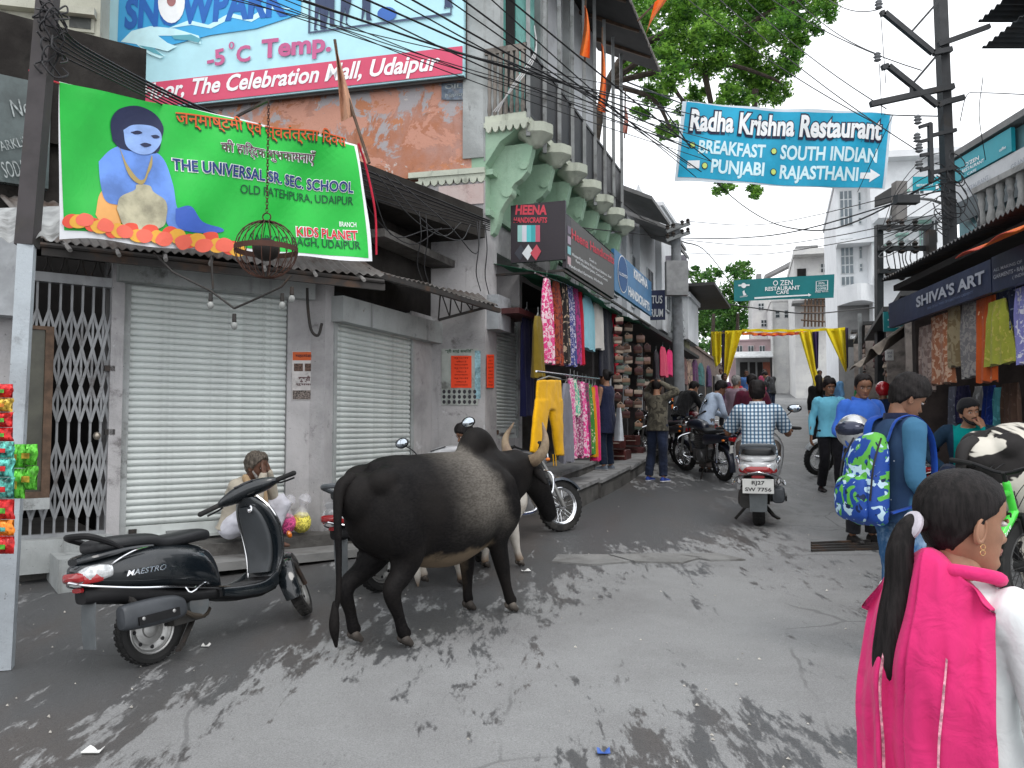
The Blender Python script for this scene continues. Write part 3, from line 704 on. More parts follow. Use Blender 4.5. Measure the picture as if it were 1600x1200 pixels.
# metal box at the left edge
g = tag(MB().fbox(FA, SA(-60, 668, .1)[0], SA(19, 668, .1)[0], .02, .25, SA(10, 498)[1], SA(10, 376)[1]).build('meter_cabinet', mat('pale cabinet paint', (.36, .38, .40), .5, dirt=.3)), 'pale grey metal cabinet on the wall at the left edge', 'cabinet')
# canopy over the shutters
def edge(ps, t):
 n = len(ps) - 1; i = min(int(t * n), n - 1); return ps[i].lerp(ps[i + 1], t * n - i)
Q = [P(62, 372, 6.35), P(330, 402, 7.0), P(600, 432, 7.75)]
cn = thing('iron_canopy', 'rusty corrugated awning sagging over the wide shutter', 'awning', FA.w(.8, .4, 3))
B_ = [FA.w(a_g0 + .2, .0, 3.5), FA.w(.8, 0, 3.5), FB.w(.3, 0, 3.5)]
def can(F0, B0, wav):
 def f(u, v):
  a, b = edge(B0, u), edge(F0, u); q = a.lerp(b, v); q.z += .012 * math.sin(u * wav) - .02 * math.sin(v * 3.1) + .012 * math.sin(u * 11 + v * 3); return q
 return f
m = MB(); m.slab(can(Q, B_, 240), 200, 3, (0, 0, .006)); m.build('sheet', CORR, cn, smooth=True)
m = MB(); m.tube([q - V((0, 0, .05)) for q in Q], .022, 8, k=3); m.build('pipe', IRON, cn, smooth=True)
m = MB(); m.bar(Q[0] - V((0, -.03, .1)), Q[2] - V((0, -.03, .1)), .04, .06); m.build('edge_beam', IRON, cn)
for i in range(7):
 a = edge(Q, (i + .5) / 7); b = edge(B_, (i + .5) / 7); m = MB(); m.tube([a - V((0, 0, .03)) + (a - b).normalized() * .09, b - V((0, 0, .08))], .018, 6); m.build('rafter', mat('weathered pole', (.26, .25, .24), .8), cn)
Q2 = [P(575, 418, 7.9), P(680, 448, 8.8), P(780, 479, 9.75)]; B2 = [FB.w(.3, 0, 3.42), FB.w(1.4, 0, 3.3), FE.w(.05, .0, 3.3)]
cn = thing('iron_canopy', 'corrugated awning over the narrow shutter reaching to the poster pillar', 'awning', FB.w(1.2, .4, 3))
m = MB(); m.slab(can(Q2, B2, 175), 150, 3, (0, 0, .006)); m.build('sheet', CORR, cn, smooth=True)
m = MB(); m.bar(Q2[0] - V((0, 0, .05)), Q2[1] - V((0, 0, .05)), .05, .05); m.bar(Q2[1] - V((0, 0, .05)), Q2[2] - V((0, 0, .05)), .05, .05); m.build('edge_beam', IRON, cn)
# truss bracket
q0, q1 = P(685, 500, 9.6), P(772, 477, 9.7)
g = thing('truss_bracket', 'black iron truss bracket under the right end of the awning', 'bracket', q0)
q2 = P(680, 452, 9.6); m = MB(); m.bar(q0, q1, .035, .03); m.bar(q2, q1, .03, .03); m.build('chord', IRON, g)
for i in range(5):
 a = q0.lerp(q1, i / 5); b = q2.lerp(q1, (i + .5) / 5.5); c = q0.lerp(q1, (i + 1) / 5); m = MB(); m.bar(a, b, .014); m.bar(b, c, .014); m.build('web_rod', IRON, g)
# torn sheet round the pole, far left
g = tag(MB().slab(lambda u, v: P(-25 + u * 118, 345 + 26 * v + 5 * math.sin(u * 23) * v + (1 - u) * 4, 5.4 - v * .45) + V((0, 0, .1 * (1 - v))), 30, 4, (0, 0, .006)).build('torn_awning', mat('torn grey tarpaulin', (.32, .33, .33), .7, dirt=.5, var=.3, vs=6), smooth=True), 'torn pale grey awning sheet wrapped round the iron pole', 'awning')
# house behind, far upper left
FH = Fac(*P(0, 300, 10.2).xy, 76)
g = thing('rear_house', 'stained cream rear house showing above the soot black wall at upper left', 'building', FH.w(0, 0, 0))
cr_ = plaster('stained cream wall', (.45, .45, .38), (.36, .36, .3), (.04, .04, .035), None, .6)
m = MB(); m.fbox(FH, -4, FH.hit(157, 20)[0], -.5, 0, 3, 9); m.build('wall', cr_, g)
m = MB(); z = FH.hit(60, 22)[1]; m.fbox(FH, -4, FH.hit(152, 20)[0], 0, .15, z, z + .1); m.build('ledge', cr_, g)
a, b = FH.hit(104, 45)[0], FH.hit(148, 45)[0]; z0, z1 = FH.hit(120, 50)[1], FH.hit(120, 12)[1]
m = MB(); m.fbox(FH, a, b, 0, .03, z0, z1); w = m.build('window', cr_, g)
m = MB(); m.fbox(FH, a + .04, b - .04, .03, .04, z0 + .04, z1 - .04); m.build('pane', mat('blackened pane', (.04, .045, .04), .4, dirt=.5, dcol=(.3, .3, .26)), w)
# pavement along the clothes shops
pv = thing('pavement_ledge', 'raised stone pavement step below the clothes and bag shops', 'pavement', FC.w(5, .5, .8)); pv['kind'] = 'structure'
e0 = FC.hit(860, 845, .95)[0]
def gs(F, s, n): q = F.w(s, n, 0); return gzf(q.y)
segs = [(.15, 1.9, .50, .98, .30), (1.0, 3.2, .0, .6, .42), (1.95, 4.0, .5, 1.0, .27), (4.02, 6.0, .45, 1.0, .24), (6.02, 8.2, .45, .98, .2), (8.22, 11, .4, .98, .17)]
for k, (a, b, n0, n1, h) in enumerate(segs):
 m = MB(); zz = gs(FC, a, n1); sl = (gs(FC, b, n1) - zz) / (b - a)
 m.fbox(FC, a, b, n0, n1, zz - .25, zz + h - .05, sl); o = m.build('kerb_wall', CONCD, pv)
 m = MB(); m.fbox(FC, a, b - .01, n0, n1 + .03, zz + h - .048, zz + h, sl); m.build('coping_stone', mat('grey paving stone', (.24, .24, .24), .7, dirt=.4, dcol=(.08, .07, .065), bump=.4, bs=30), pv)
m = MB(); zz = gs(FC, 1.5, .5); m.fbox(FC, 1.3, 12, -2.5, .5, zz - .3, zz + .35, .05); m.build('shop_floor', CONCD, pv)
# == print that follows folds
def tess(mb_uv, L):
 bm = bmesh.new(); vs = [bm.verts.new((p[0], p[1], 0)) for p in mb_uv.v]
 for f in mb_uv.f:
  try: bm.faces.new([vs[i] for i in f])
  except ValueError: pass
 bmesh.ops.triangulate(bm, faces=bm.faces)
 for _ in range(6):
  e = [x for x in bm.edges if x.calc_length() > L]
  if not e: break
  bmesh.ops.subdivide_edges(bm, edges=e, cuts=1); bmesh.ops.triangulate(bm, faces=[f for f in bm.faces if len(f.verts) > 3])
 bm.verts.index_update(); m = MB(); m.v = [tuple(v.co) for v in bm.verts]; m.f = [[v.index for v in f.verts] for f in bm.faces]; m.n = len(m.v); bm.free(); return m
class Sheet(Pl):
 """a hanging cloth banner: px corners TL, BL, TR, BR with depths"""
 def __init__(s, TL, BL, TR, BR, dl, dr, wave=None, L=.09, dtop=0):
  bl, br, tl = P(*BL, dl), P(*BR, dr), P(*TL, dl + dtop)
  Pl.__init__(s, bl, br - bl, tl - bl, wave); s.c = [V(s.hit(*q)) for q in (BL, BR, TR, TL)]; s.L = L
 def uv(s, a, b): c = s.c; return (c[0] * (1 - a) + c[1] * a) * (1 - b) + (c[3] * (1 - a) + c[2] * a) * b
 def lay(s, m, l):
  m = tess(m, s.L); r = MB(); r.v = [tuple(s.w(p[0], p[1], l)) for p in m.v]; r.f = m.f; r.n = len(r.v); return r
 def txt(s, t, p0, p1, hpx, bold=.0, shear=0, l=.012):
  a, b = V(s.hit(*p0)), V(s.hit(*p1)); w = (b - a).length; m = (a + b) / 2
  return s.lay(text_on(t, lambda u, v: (u, v, 0), m.x, m.y, w, hpx * s.scale((p0[0] + p1[0]) / 2, (p0[1] + p1[1]) / 2), bold, shear, rot=math.atan2(b.y - a.y, b.x - a.x)), l)
 def shape(s, pts, l=.008):
  m = MB(); m.add([(*s.hit(*p), 0) for p in pts], [tuple(range(len(pts)))]); return s.lay(m, l)
 def mesh_(s, name, mt, parent, nu=90, nv=30, edge=0):
  m = MB(); m.slab(lambda a, b: s.w(*(s.uv(a, b) + V((0, edge * math.sin(a * 19) * (1 - b)))), 0), nu, nv, s.n * .004); return m.build(name, mt, parent, smooth=True, ang=60)
def vinyl(name, c, var=.06, rough=.45): return mat(name, c, rough, var=var, vs=2, bump=.15, bs=6, bd=.02, spec=.35)
def blobpts(pts, k=5):
 q = catmull([(*p, 0) for p in pts + [pts[0]]], k); return [(p[0], p[1]) for p in q[:-1]]
# -- snow park billboard
pl = Pl(FE.w(0, .14, 0), -FE.d)
FEpx = lambda x, y: pl.hit(x, y)
bb = thing('billboard', 'huge pale blue billboard for a snow park with red strip reading The Celebration Mall, Udaipur', 'billboard', FE.w(3, .1, 6))
uR = FEpx(724, 60)[0]; uL = FEpx(158, 60)[0]; zb = FEpx(722, 117)[1]; zt_ = FEpx(722, -160)[1]
def upl(u0, u1, v0, v1, l, nu=1): return MB().add([pl.w(u0, v0, l), pl.w(u1, v0, l), pl.w(u1, v1, l), pl.w(u0, v1, l)], [(0, 1, 2, 3)])
m = MB(); m.fbox(FE, -uR, -uL, .04, .13, zb, zt_); m.build('panel', vinyl('pale ice blue vinyl', lin(178, 222, 232)), bb)
vred = FEpx(722, 72)[1]
rp = upl(uL, uR - .01, zb + .02, vred, .004).build('red_strip', vinyl('crimson vinyl', lin(205, 78, 108)), bb)
def zoom4(x, y): return (150 + x * 600 / 1600, y * 600 / 1600)
m = merge(pl.txt('Floor, The Celebration Mall, Udaipur', (222, 148), (688, 100), 25, .025, .28, .012), pl.txt('4th', (183, 152), (214, 149), 20, .02, .2, .012)); m.build('lettering', WHITE, bb)
sh1 = pl.shape([(188, -60), (184, 65), (196, 88), (250, 75), (330, 55), (400, 45), (470, 22), (474, -60)], .006).build('logo_ground', vinyl('sky blue vinyl', lin(62, 165, 220)), bb)
BLUE = ink('cobalt', (34, 98, 178)); ROSE = ink('faded rose', (190, 95, 140)); 
pl.txt('SNOWPARK', (196, 22), (452, 0), 45, .045, 0, .012).build('lettering', BLUE, bb)
m = merge(pl.disc(269, 4, 21, .016, ry=33)); m.build('logo_disc', WHITE, bb)
pl.disc(269, 2, 7, .019, ry=9).build('logo_mark', mat('grey red mark', (.35, .15, .15), .6), bb)
m = merge(pl.shape([(zoom4(x, y)) for x, y in [(105, 175), (150, 130), (230, 110), (330, 120), (430, 150), (440, 185), (400, 175), (330, 150), (260, 150), (300, 180), (340, 195), (300, 215), (240, 200), (290, 235), (270, 245), (220, 225), (170, 185)]], .010),
          pl.shape([zoom4(x, y) for x, y in [(300, 120), (390, 85), (470, 105), (560, 55), (640, 75), (720, 25), (830, 40), (740, 40), (650, 92), (570, 75), (480, 120), (400, 105)]], .010))
m.build('wave_print', ink('ice white', (200, 238, 245)), bb)
m = merge(pl.shape([zoom4(x, y) for x, y in [(315, 150), (400, 145), (440, 165), (430, 180), (390, 170), (330, 165)]], .014), pl.shape([zoom4(x, y) for x, y in [(180, 190), (240, 200), (288, 238), (240, 222)]], .014)); m.build('wave_line', ink('teal grey', (95, 165, 180)), bb)
merge(pl.txt('-5', (324, 94), (352, 88), 24, .03, 0, .012), pl.txt('0', (358, 72), (367, 71), 11, .02, 0, .012), pl.txt('C', (370, 86), (392, 83), 24, .03, 0, .012), pl.txt('Temp.', (409, 82), (518, 70), 28, .035, 0, .012)).build('lettering', ROSE, bb)
FR = ink('slate frame', (70, 85, 110))
m = merge(pl.shape([(482, 53), (484, 53), (706, 24), (708, -80), (705, -80), (704, 20), (485, 50), (487, -80), (484, -80)], .010)); m.build('picture_frame', FR, bb)
m = MB()
for (x, y, k, ln) in [(500, 46, 1, 1), (515, 42, .9, 1), (540, 40, 1, -1), (572, 32, .8, 1), (700, 12, .7, 1)]:
 m = merge(m, pl.shape([(x - 8 * k, -60), (x + 10 * k, -60), (x + 9 * k, 5), (x + 5 * k + 3 * ln, y - 6), (x + 8 * k + 3 * ln, y), (x + 1 * k, y), (x, 12), (x - 6 * k, y - 1), (x - 2, y + 2), (x - 9 * k, y + 2), (x - 7 * k, 8)], .009))
m.build('skier_figures', ink('ski navy', (55, 68, 98)), bb); pl.disc(605, 22, 15, .009, ry=11).build('blue_spot', ink('blue spot', (60, 105, 180)), bb)
m = MB()
for i in range(6): q = uL + (uR - uL) * i / 5; m.bar(pl.w(q, zb, -.11), pl.w(q, zt_, -.11), .03, .03)
m.bar(pl.w(uL, zb - .02, -.06), pl.w(uR, zb - .02, -.06), .03, .04); fr_ = m.build('frame', IRON, bb)
# small painted notice on the wall below
pl2 = Pl(FE.w(0, 0, 0), -FE.d)
g = thing('wall_notice', 'worn blue grey painted notice patch on the orange wall under the billboard corner', 'notice', FE.w(.6, 0, 5.7)); pl2.rect(690, 130, 734, 156, .006).build('patch', mat('blue grey wall paint', (.12, .15, .19), .9, var=.4, vs=15, dirt=.5, dcol=(.3, .28, .27)), g)
merge(pl2.txt('OIL', (695, 136), (722, 134), 7, .02, 0, .010), pl2.txt('Mantra', (696, 150), (730, 146), 6, 0, .1, .010)).build('lettering', CHK, g)
# -- green school banner
wv = lambda u, v: .022 * math.sin(u * 5 + v * 3) + .012 * math.sin(u * 11 - v * 7) + .03 * math.sin((u - v) * 3.1) + .018 * math.sin(u * 3.2 * 2 + 6 * v)
sb = Sheet((92, 128), (93, 374), (560, 225), (580, 409), 5.95, 7.6, wv, L=.07)
gb = thing('school_banner', 'green school banner with blue seated child print tied over the shutters', 'banner', sb.w(1.2, 0, 0))
sb.mesh_('cloth', vinyl('white banner edge', (.75, .77, .8)), gb, edge=.012)
def zg(x, y): return (80 + x * 520 / 1600, 120 + y * 310 / 954)
c0 = [zg(38, 28), zg(70, 755), zg(900, 830), zg(1515, 872), zg(1470, 335)]
GR = vinyl('banner green', lin(28, 180, 62), .1)
sb.shape([zg(38, 28), zg(60, 740), zg(300, 765), zg(600, 790), zg(900, 820), zg(1200, 845), zg(1518, 875), zg(1495, 600), zg(1462, 330), zg(1100, 258), zg(700, 165), zg(400, 92)], .004).build('green_ground', GR, gb)
def deva(t, p0, p1, h, off=.0, bold=.02, l=.012): return sb.txt(t, p0, p1, h, bold, 0, l)
D1 = '\u091c\u0928\u094d\u092e\u093e\u0937\u094d\u091f\u092e\u0940 \u090f\u0935\u0902 \u0938\u094d\u0935\u0924\u0902\u0924\u094d\u0930\u0924\u093e \u093f\u0926\u0935\u0938'
D2 = '\u0915\u0940 \u0939\u093e\u093f\u0930\u094d\u0926\u0915 \u0936\u0941\u092d\u0915\u093e\u092e\u0928\u093e\u090f\u0901'
sb.txt(D1, zg(598, 205), zg(1418, 322), 17, .035, 0, .010).build('lettering', ink('dark green', (10, 92, 45)), gb)
sb.txt(D1, zg(596, 198), zg(1416, 315), 17, .008, 0, .016).build('lettering', ink('burnt orange', (205, 88, 38)), gb)
sb.txt(D2, zg(803, 348), zg(1272, 396), 14, .045, 0, .010).build('lettering', WHITE, gb)
sb.txt(D2, zg(803, 348), zg(1272, 396), 14, .005, 0, .016).build('lettering', ink('plum', (92, 45, 70)), gb)
T1 = 'THE UNIVERSAL SR. SEC. SCHOOL'
sb.txt(T1, zg(576, 421), zg(1449, 537), 17, .06, 0, .010).build('lettering', WHITE, gb)
sb.txt(T1, zg(580, 421), zg(1446, 537), 16.5, .022, 0, .017).build('lettering', ink('navy', (22, 48, 112)), gb)
merge(sb.txt('OLD FATEHPURA, UDAIPUR', zg(905, 545), zg(1450, 602), 13, .008), sb.txt('SAHYOG BAGH, UDAIPUR', zg(955, 775), zg(1478, 818), 13, .008)).build('lettering', ink('deep green', (8, 78, 48)), gb)
merge(sb.txt('BRANCH', zg(1390, 705), zg(1464, 713), 7.5, .012)).build('lettering', WHITE, gb)
sb.txt('KIDS PLANET', zg(1180, 742), zg(1470, 765), 15, .06, 0, .010).build('lettering', WHITE, gb)
sb.txt('KIDS PLANET', zg(1183, 742), zg(1467, 765), 14.5, .015, 0, .017).build('lettering', ink('red', (205, 30, 45)), gb)
# generic seated blue child, pot and marigolds
SKB = mat('print periwinkle', lin(98, 138, 212), .6, var=.3, vs=3); SKD = ink('deep periwinkle', (62, 98, 188))
def zs(pts): return blobpts([zg(x, y) for x, y in pts])
sb.shape(zs([(205, 670), (235, 560), (300, 520), (330, 600), (330, 710), (240, 720)]), .008).build('print_cloth', ink('apricot', (225, 165, 95)), gb)
sb.shape(zs([(235, 400), (290, 345), (360, 325), (470, 350), (540, 400), (580, 520), (600, 640), (660, 660), (700, 720), (650, 745), (560, 720), (520, 640), (330, 620), (260, 600), (240, 520)]), .011).build('print_body', SKB, gb)
sb.shape(zs([(590, 640), (660, 630), (720, 700), (815, 730), (810, 750), (680, 750), (600, 720)]), .013).build('print_leg', SKD, gb)
sb.shape(zs([(300, 300), (290, 210), (330, 150), (420, 130), (500, 170), (540, 240), (530, 300), (500, 370), (350, 345)]), .013).build('print_hair', ink('ink blue', (24, 34, 72)), gb)
sb.shape(zs([(352, 250), (400, 225), (480, 232), (524, 265), (525, 320), (480, 370), (420, 372), (365, 330)]), .017).build('print_face', mat('print light periwinkle', lin(140, 172, 228), .6, var=.2, vs=5), gb)
merge(sb.shape(zs([(385, 262), (420, 255), (440, 268), (410, 274)]), .021), sb.shape(zs([(478, 282), (505, 280), (520, 292), (495, 297)]), .021), sb.shape(zs([(425, 325), (450, 318), (480, 330), (450, 340)]), .021)).build('print_features', ink('ink blue', (24, 34, 72)), gb)
sb.shape(zs([(310, 640), (330, 580), (400, 545), (410, 520), (470, 525), (490, 555), (545, 600), (550, 670), (520, 730), (360, 735)]), .017).build('print_pot', mat('print pot', lin(170, 165, 140), .6, var=.4, vs=5), gb)
sb.shape(zs([(330, 330), (370, 430), (430, 500), (478, 440), (480, 380), (460, 480), (430, 520), (370, 470)]), .019).build('print_necklace', ink('gold thread', (170, 150, 95)), gb)
rr = np.random.RandomState(5); cols = [ink('marigold red', (220, 80, 60)), ink('marigold yellow', (222, 165, 60)), ink('marigold coral', (230, 105, 85))]; mm = [MB(), MB(), MB()]
for i in range(26):
 x = 90 + i * 32; y = 700 + i * 4.2 + rr.rand() * 40 - 10
 mm[i % 3] = merge(mm[i % 3], sb.shape(blobpts([zg(x + 38 * (1 + .25 * rr.rand()) * math.cos(a * .9), y + 30 * (1 + .25 * rr.rand()) * math.sin(a * .9)) for a in range(7)]), .020 + .002 * (i % 3)))
for k in range(3): mm[k].build('print_flowers', cols[k], gb)
tag(MB().tube([P(560, 224, 7.6), P(572, 262, 7.65), P(586, 330, 7.6), P(588, 398, 7.6)], .018, 6, k=4, flat=.4).build('red_ribbon', mat('red cloth', (.55, .02, .05), .8), smooth=True), 'loose red cloth strip hanging at the right edge of the green banner', 'ribbon')
tag(MB().tube([P(52, 112, 5.2), P(58, 114, 5.2), P(75, 124, 5.5), P(92, 130, 5.95)], [.03, .02, .008, .008], 6, k=4).build('red_tie', mat('red cloth', (.55, .02, .05), .8), smooth=True), 'knotted red cloth tie holding the green banner to the iron pole', 'tie')
# -- blue restaurant banner over the street
wv2 = lambda u, v: .04 * math.sin(u * 2.3 + v) + .02 * math.sin(u * 6 - v * 4)
rb = Sheet((1066, 160), (1054, 283), (1396, 178), (1381, 297), 14.5, 14.0, wv2, L=.12)
g = thing('restaurant_banner', 'large turquoise restaurant banner with white arrow hung high across the street', 'banner', rb.w(2, 0, 0))
rb.mesh_('cloth', vinyl('pale banner hem', (.6, .68, .74)), g, 60, 20)
def zr(x, y): return (1000 + x / 4, 130 + y / 4)
rb.shape([zr(290, 125), zr(235, 588), zr(640, 618), zr(1050, 642), zr(1508, 662), zr(1565, 192), zr(1100, 188), zr(700, 160)], .006).build('turquoise_ground', vinyl('turquoise vinyl', lin(10, 158, 196), .12), g)
rb.txt('Radha Krishna Restaurant', zr(306, 243), zr(1516, 300), 33, .085, 0, .016).build('lettering', ink('outline navy', (18, 28, 62)), g)
rb.txt('Radha Krishna Restaurant', zr(316, 238), zr(1508, 295), 31, .035, 0, .028).build('lettering', WHITE, g)
merge(rb.txt('BREAKFAST', zr(366, 402), zr(785, 424), 20, .03), rb.txt('SOUTH INDIAN', zr(880, 428), zr(1480, 458), 21, .03), rb.txt('PUNJABI', zr(442, 535), zr(775, 552), 20, .03), rb.txt('RAJASTHANI', zr(876, 562), zr(1360, 585), 20, .03)).build('lettering', ink('ice letters', (212, 240, 246)), g)
rb.shape([zr(1375, 562), zr(1435, 565), zr(1435, 540), zr(1494, 582), zr(1425, 626), zr(1430, 605), zr(1370, 600)], .014).build('arrow', WHITE, g)
rb.shape([zr(297, 488), zr(372, 490), zr(368, 540), zr(293, 536)], .014).build('white_block', WHITE, g)
for (x, y) in ((327, 391), (837, 425), (402, 524), (835, 553)):
 o = rb.shape([zr(x + 20 * math.cos(k * .35), y + 22 * math.sin(k * .35)) for k in range(18)], .014).build('bullet', ink('outline navy', (18, 28, 62)), g)
 rb.shape([zr(x + 15 * math.cos(k * .35), y + 17 * math.sin(k * .35)) for k in range(18)], .022).build('dot', ink('pale lime', (200, 222, 120)), o)
# -- teal cafe banner
wv3 = lambda u, v: .05 * math.sin(u * 1.2 + v)
db = Sheet((1147, 438.5), (1147, 471), (1303, 428), (1302, 465), 27, 25, wv3, L=.3)
g = thing('cafe_banner', 'dark teal cafe banner with long white arrow strung across the far street', 'banner', db.w(1.5, 0, 0))
db.mesh_('cloth', vinyl('cafe teal', lin(20, 118, 122)), g, 40, 8)
def zd(x, y): return (1060 + x * 300 / 1600, 380 + y * 225 / 1200)
merge(db.txt('O ZEN', zd(795, 335), zd(955, 328), 8, .01, 0, .02), db.txt('RESTAURANT', zd(730, 385), zd(1015, 370), 6, .02, 0, .02), db.txt('CAFE', zd(822, 415), zd(925, 408), 5, .02, 0, .02),
      db.txt('REAL', zd(1168, 333), zd(1220, 328), 3, .01, 0, .02), db.txt('ITALIAN', zd(1158, 356), zd(1232, 350), 3, .01, 0, .02), db.txt('COFFEE', zd(1158, 380), zd(1232, 374), 3, .01, 0, .02), db.txt('FREE WI-FI', zd(1142, 406), zd(1245, 400), 2.4, .01, 0, .02),
      db.shape([zd(640, 452), zd(1085, 428), zd(1083, 418), zd(1110, 432), zd(1088, 446), zd(1087, 438), zd(640, 468)], .02),
      db.shape([zd(505, 348), zd(600, 345), zd(600, 358), zd(505, 361)], .02), db.disc(1060 + 550 * .1875, 380 + 355 * .1875, 4, .02), db.shape(blobpts([zd(540, 405), zd(555, 395), zd(560, 415), zd(572, 430), zd(548, 436)], 3), .02), db.txt('coffee', zd(517, 446), zd(582, 438), 3, 0, .2, .02)).build('lettering', WHITE, g)
m = MB()
for i in range(4):
 a, b = [zd(1148, 318), zd(1242, 308), zd(1242, 388), zd(1148, 396)][i], [zd(1148, 318), zd(1242, 308), zd(1242, 388), zd(1148, 396)][(i + 1) % 4]
 m.bar(db.w(*db.hit(*a), .02), db.w(*db.hit(*b), .02), .02, .01)
m.build('mug_outline', WHITE, g)
# -- sign boards of the craft shops
SGN = .95
s0 = FC.hit(885, 668, SGN)[0]
zT, zB = FC.hit(886, 345, SGN)[1] + .17, FC.hit(886, 418, SGN)[1]
zT = 1.6 + 2.84; zB = 1.6 + 2.1
BRD = vinyl('sign charcoal', (.028, .022, .028)); 
# side board facing the camera
pe = Pl(FC.w(s0, SGN, 0) - FC.d * .02, FC.n)
g = thing('handicraft_side_sign', 'black square sign end reading HEENA HANDICRAFTS facing down the street', 'sign', FC.w(s0, .5, zB))
uL = pe.hit(798, 360)[0]; zt_, zb = pe.hit(842, 317)[1], pe.hit(842, 408)[1]
m = MB(); m.add([pe.w(uL, zb, 0), pe.w(0, zb, 0), pe.w(0, zt_, 0), pe.w(uL, zt_, 0), pe.w(uL, zb, -.05), pe.w(0, zb, -.05), pe.w(0, zt_, -.05), pe.w(uL, zt_, -.05)], [(0, 1, 2, 3), (7, 6, 5, 4), (0, 4, 5, 1), (1, 5, 6, 2), (2, 6, 7, 3), (3, 7, 4, 0)]); m.build('panel', BRD, g)
RL = ink('sign red', (196, 62, 78))
merge(pe.txt('HEENA', (806, 328), (855, 328), 14, .04), pe.txt('HANDICRAFTS', (803, 344), (855, 344), 8, .03)).build('lettering', RL, g)
for i, c in enumerate([(150, 195, 190), (205, 205, 215), (90, 190, 195), (60, 160, 165), (185, 90, 110)]): pe.rect(809 + i * 7, 352, 816 + i * 7, 378, .006).build('scarf_print', ink('scarf%d' % i, c), g)
for i, (x, c) in enumerate([(812, (60, 62, 70)), (824, (215, 220, 222)), (837, (190, 75, 88))]): pe.shape([(x - 8, 396), (x + 2, 382), (x + 9, 393), (x + 1, 407)], .006 + i * .003).build('cushion_print', ink('cushion%d' % i, c), g)
# long front boards
pf = Pl(FC.w(0, SGN, 0), FC.d)
def board(name, lab, x0, x1, mt, z0=zB, z1=zT, th=.05, pl=pf, F=FC, n=SGN):
 a, b = F.hit(x0, 668, n)[0], F.hit(x1, 668, n)[0]
 g = thing(name, lab, 'sign', F.w((a + b) / 2, n, z0)); m = MB(); m.fbox(F, a + .004, b - .004, n - th, n, z0, z1); m.build('panel', mt, g); return g, a, b
zf0, zf1 = pf.hit(893, 418)[1], pf.hit(893, 350)[1]
def fz(x, y): return (780 + x * 300 / 1600, 300 + y * 225 / 1200)
zB = pf.hit(*fz(560, 630))[1]; zT = pf.hit(*fz(590, 205))[1]
g, a, b = board('scarf_picture_sign', 'black picture sign of shawls and cushions at the street corner of the craft sign run', 885.5, 892 + 1, BRD, zB, zT)
g0, a0, b0 = board('handicraft_front_sign', 'long dark front sign with Heena Handicrafts in red letters and white small print', 893, 961, vinyl('warm charcoal board', (.05, .045, .04)), zB, zT)
merge(pf.txt('Heena Handicrafts', fz(600, 345), fz(955, 570), 14, .02)).build('lettering', RL, g0)
merge(pf.txt('Deals in', fz(750, 560), fz(805, 595), 4), pf.txt('Women Pants, Skirts, Wrap Around, Bedsheets, Shawl', fz(602, 520), fz(930, 715), 4.5), pf.txt('Kurti, Rajasthani Jutees, Cushion Covers', fz(635, 575), fz(900, 740), 4.5), pf.txt('Handicrafted Garments, Wholesale', fz(580, 610), fz(860, 765), 4.5)).build('lettering', WHITE, g0)
for i in range(4):
 pf.shape([(886.3, 352 + i * 16), (891.5, 355 + i * 16), (891.5, 367 + i * 16), (886.3, 364 + i * 16)], .005).build('garment_print', ink('garment%d' % i, [(120, 110, 125), (165, 150, 165), (130, 185, 190), (190, 160, 165)][i]), g)
g1, a1, b1 = board('blue_handicraft_sign', 'bright blue sign with round emblem and KRISHNA HANDICRAFTS in white', 961.5, 1020, vinyl('ocean blue board', lin(48, 112, 158), .15), pf.hit(*fz(950, 810))[1], pf.hit(*fz(970, 480))[1])
merge(pf.txt('KRISHNA', fz(1120, 675), fz(1235, 775), 13, .03), pf.txt('HANDICRAFTS', fz(1075, 820), fz(1250, 960), 13, .03), pf.txt('LLOYD', fz(992, 675), fz(1058, 712), 4.5, .02, 0, .02)).build('lettering', WHITE, g1)
pf.shape([fz(1027 + 42 * math.cos(k * .25), 685 + 33 * math.cos(k * .25) + 155 * math.sin(k * .25)) for k in range(25)], .006).build('emblem_ring', WHITE, g1)
pf.shape([fz(1027 + 39 * math.cos(k * .25), 685 + 31 * math.cos(k * .25) + 146 * math.sin(k * .25)) for k in range(25)], .010).build('emblem', ink('deep blue', (28, 82, 135)), g1)
# green awning edge under the boards
aw = thing('green_awning', 'dark green cloth valance hanging below the craft sign boards', 'awning', FC.w(4, .9, zB))
GA = mat('bottle green cloth', (.01, .12, .06), .8, var=.3)
sE = FC.hit(1020, 668, SGN)[0]
m = MB(); m.slab(lambda u, v: FC.w(s0 - .1 + u * (sE - s0 + .1), SGN - .06 - v * .9 + .02 * math.sin(u * 40), zB - .02 + .03 * math.sin(u * 9) - .10 + v * .22), 60, 4, (0, 0, .004)); m.build('cloth', GA, aw, smooth=True)
m = MB(); m.bar(FC.w(s0, SGN - .03, zB - .04), FC.w(sE, SGN - .03, zB - .04), .03); m.bar(FC.w(s0, SGN - .03, zB - .04), FC.w(s0, 0, zB - .04), .03); m.build('frame_rod', IRON, aw)
m = MB(); m.slab(lambda u, v: FC.w(s0 + .9 + u * 3.4, SGN - .0 - v * .5 + (.06 * v), zT + .02 + .10 * v + .01 * math.sin(u * 200)), 90, 2, (0, 0, .006)); tag(m.build('corrugated_cover', mat('black corrugated sheet', (.02, .02, .02), .6), smooth=True), 'black corrugated sheet laid over the craft sign boards', 'roof')
m = MB(); m.fbox(FC, .15, 1.0, .03, .4, 3.05, 3.12); o = tag(m.build('maroon_shade', mat('maroon sheet', (.06, .015, .015), .6)), 'dark maroon shade sheet above the third shutter', 'awning')
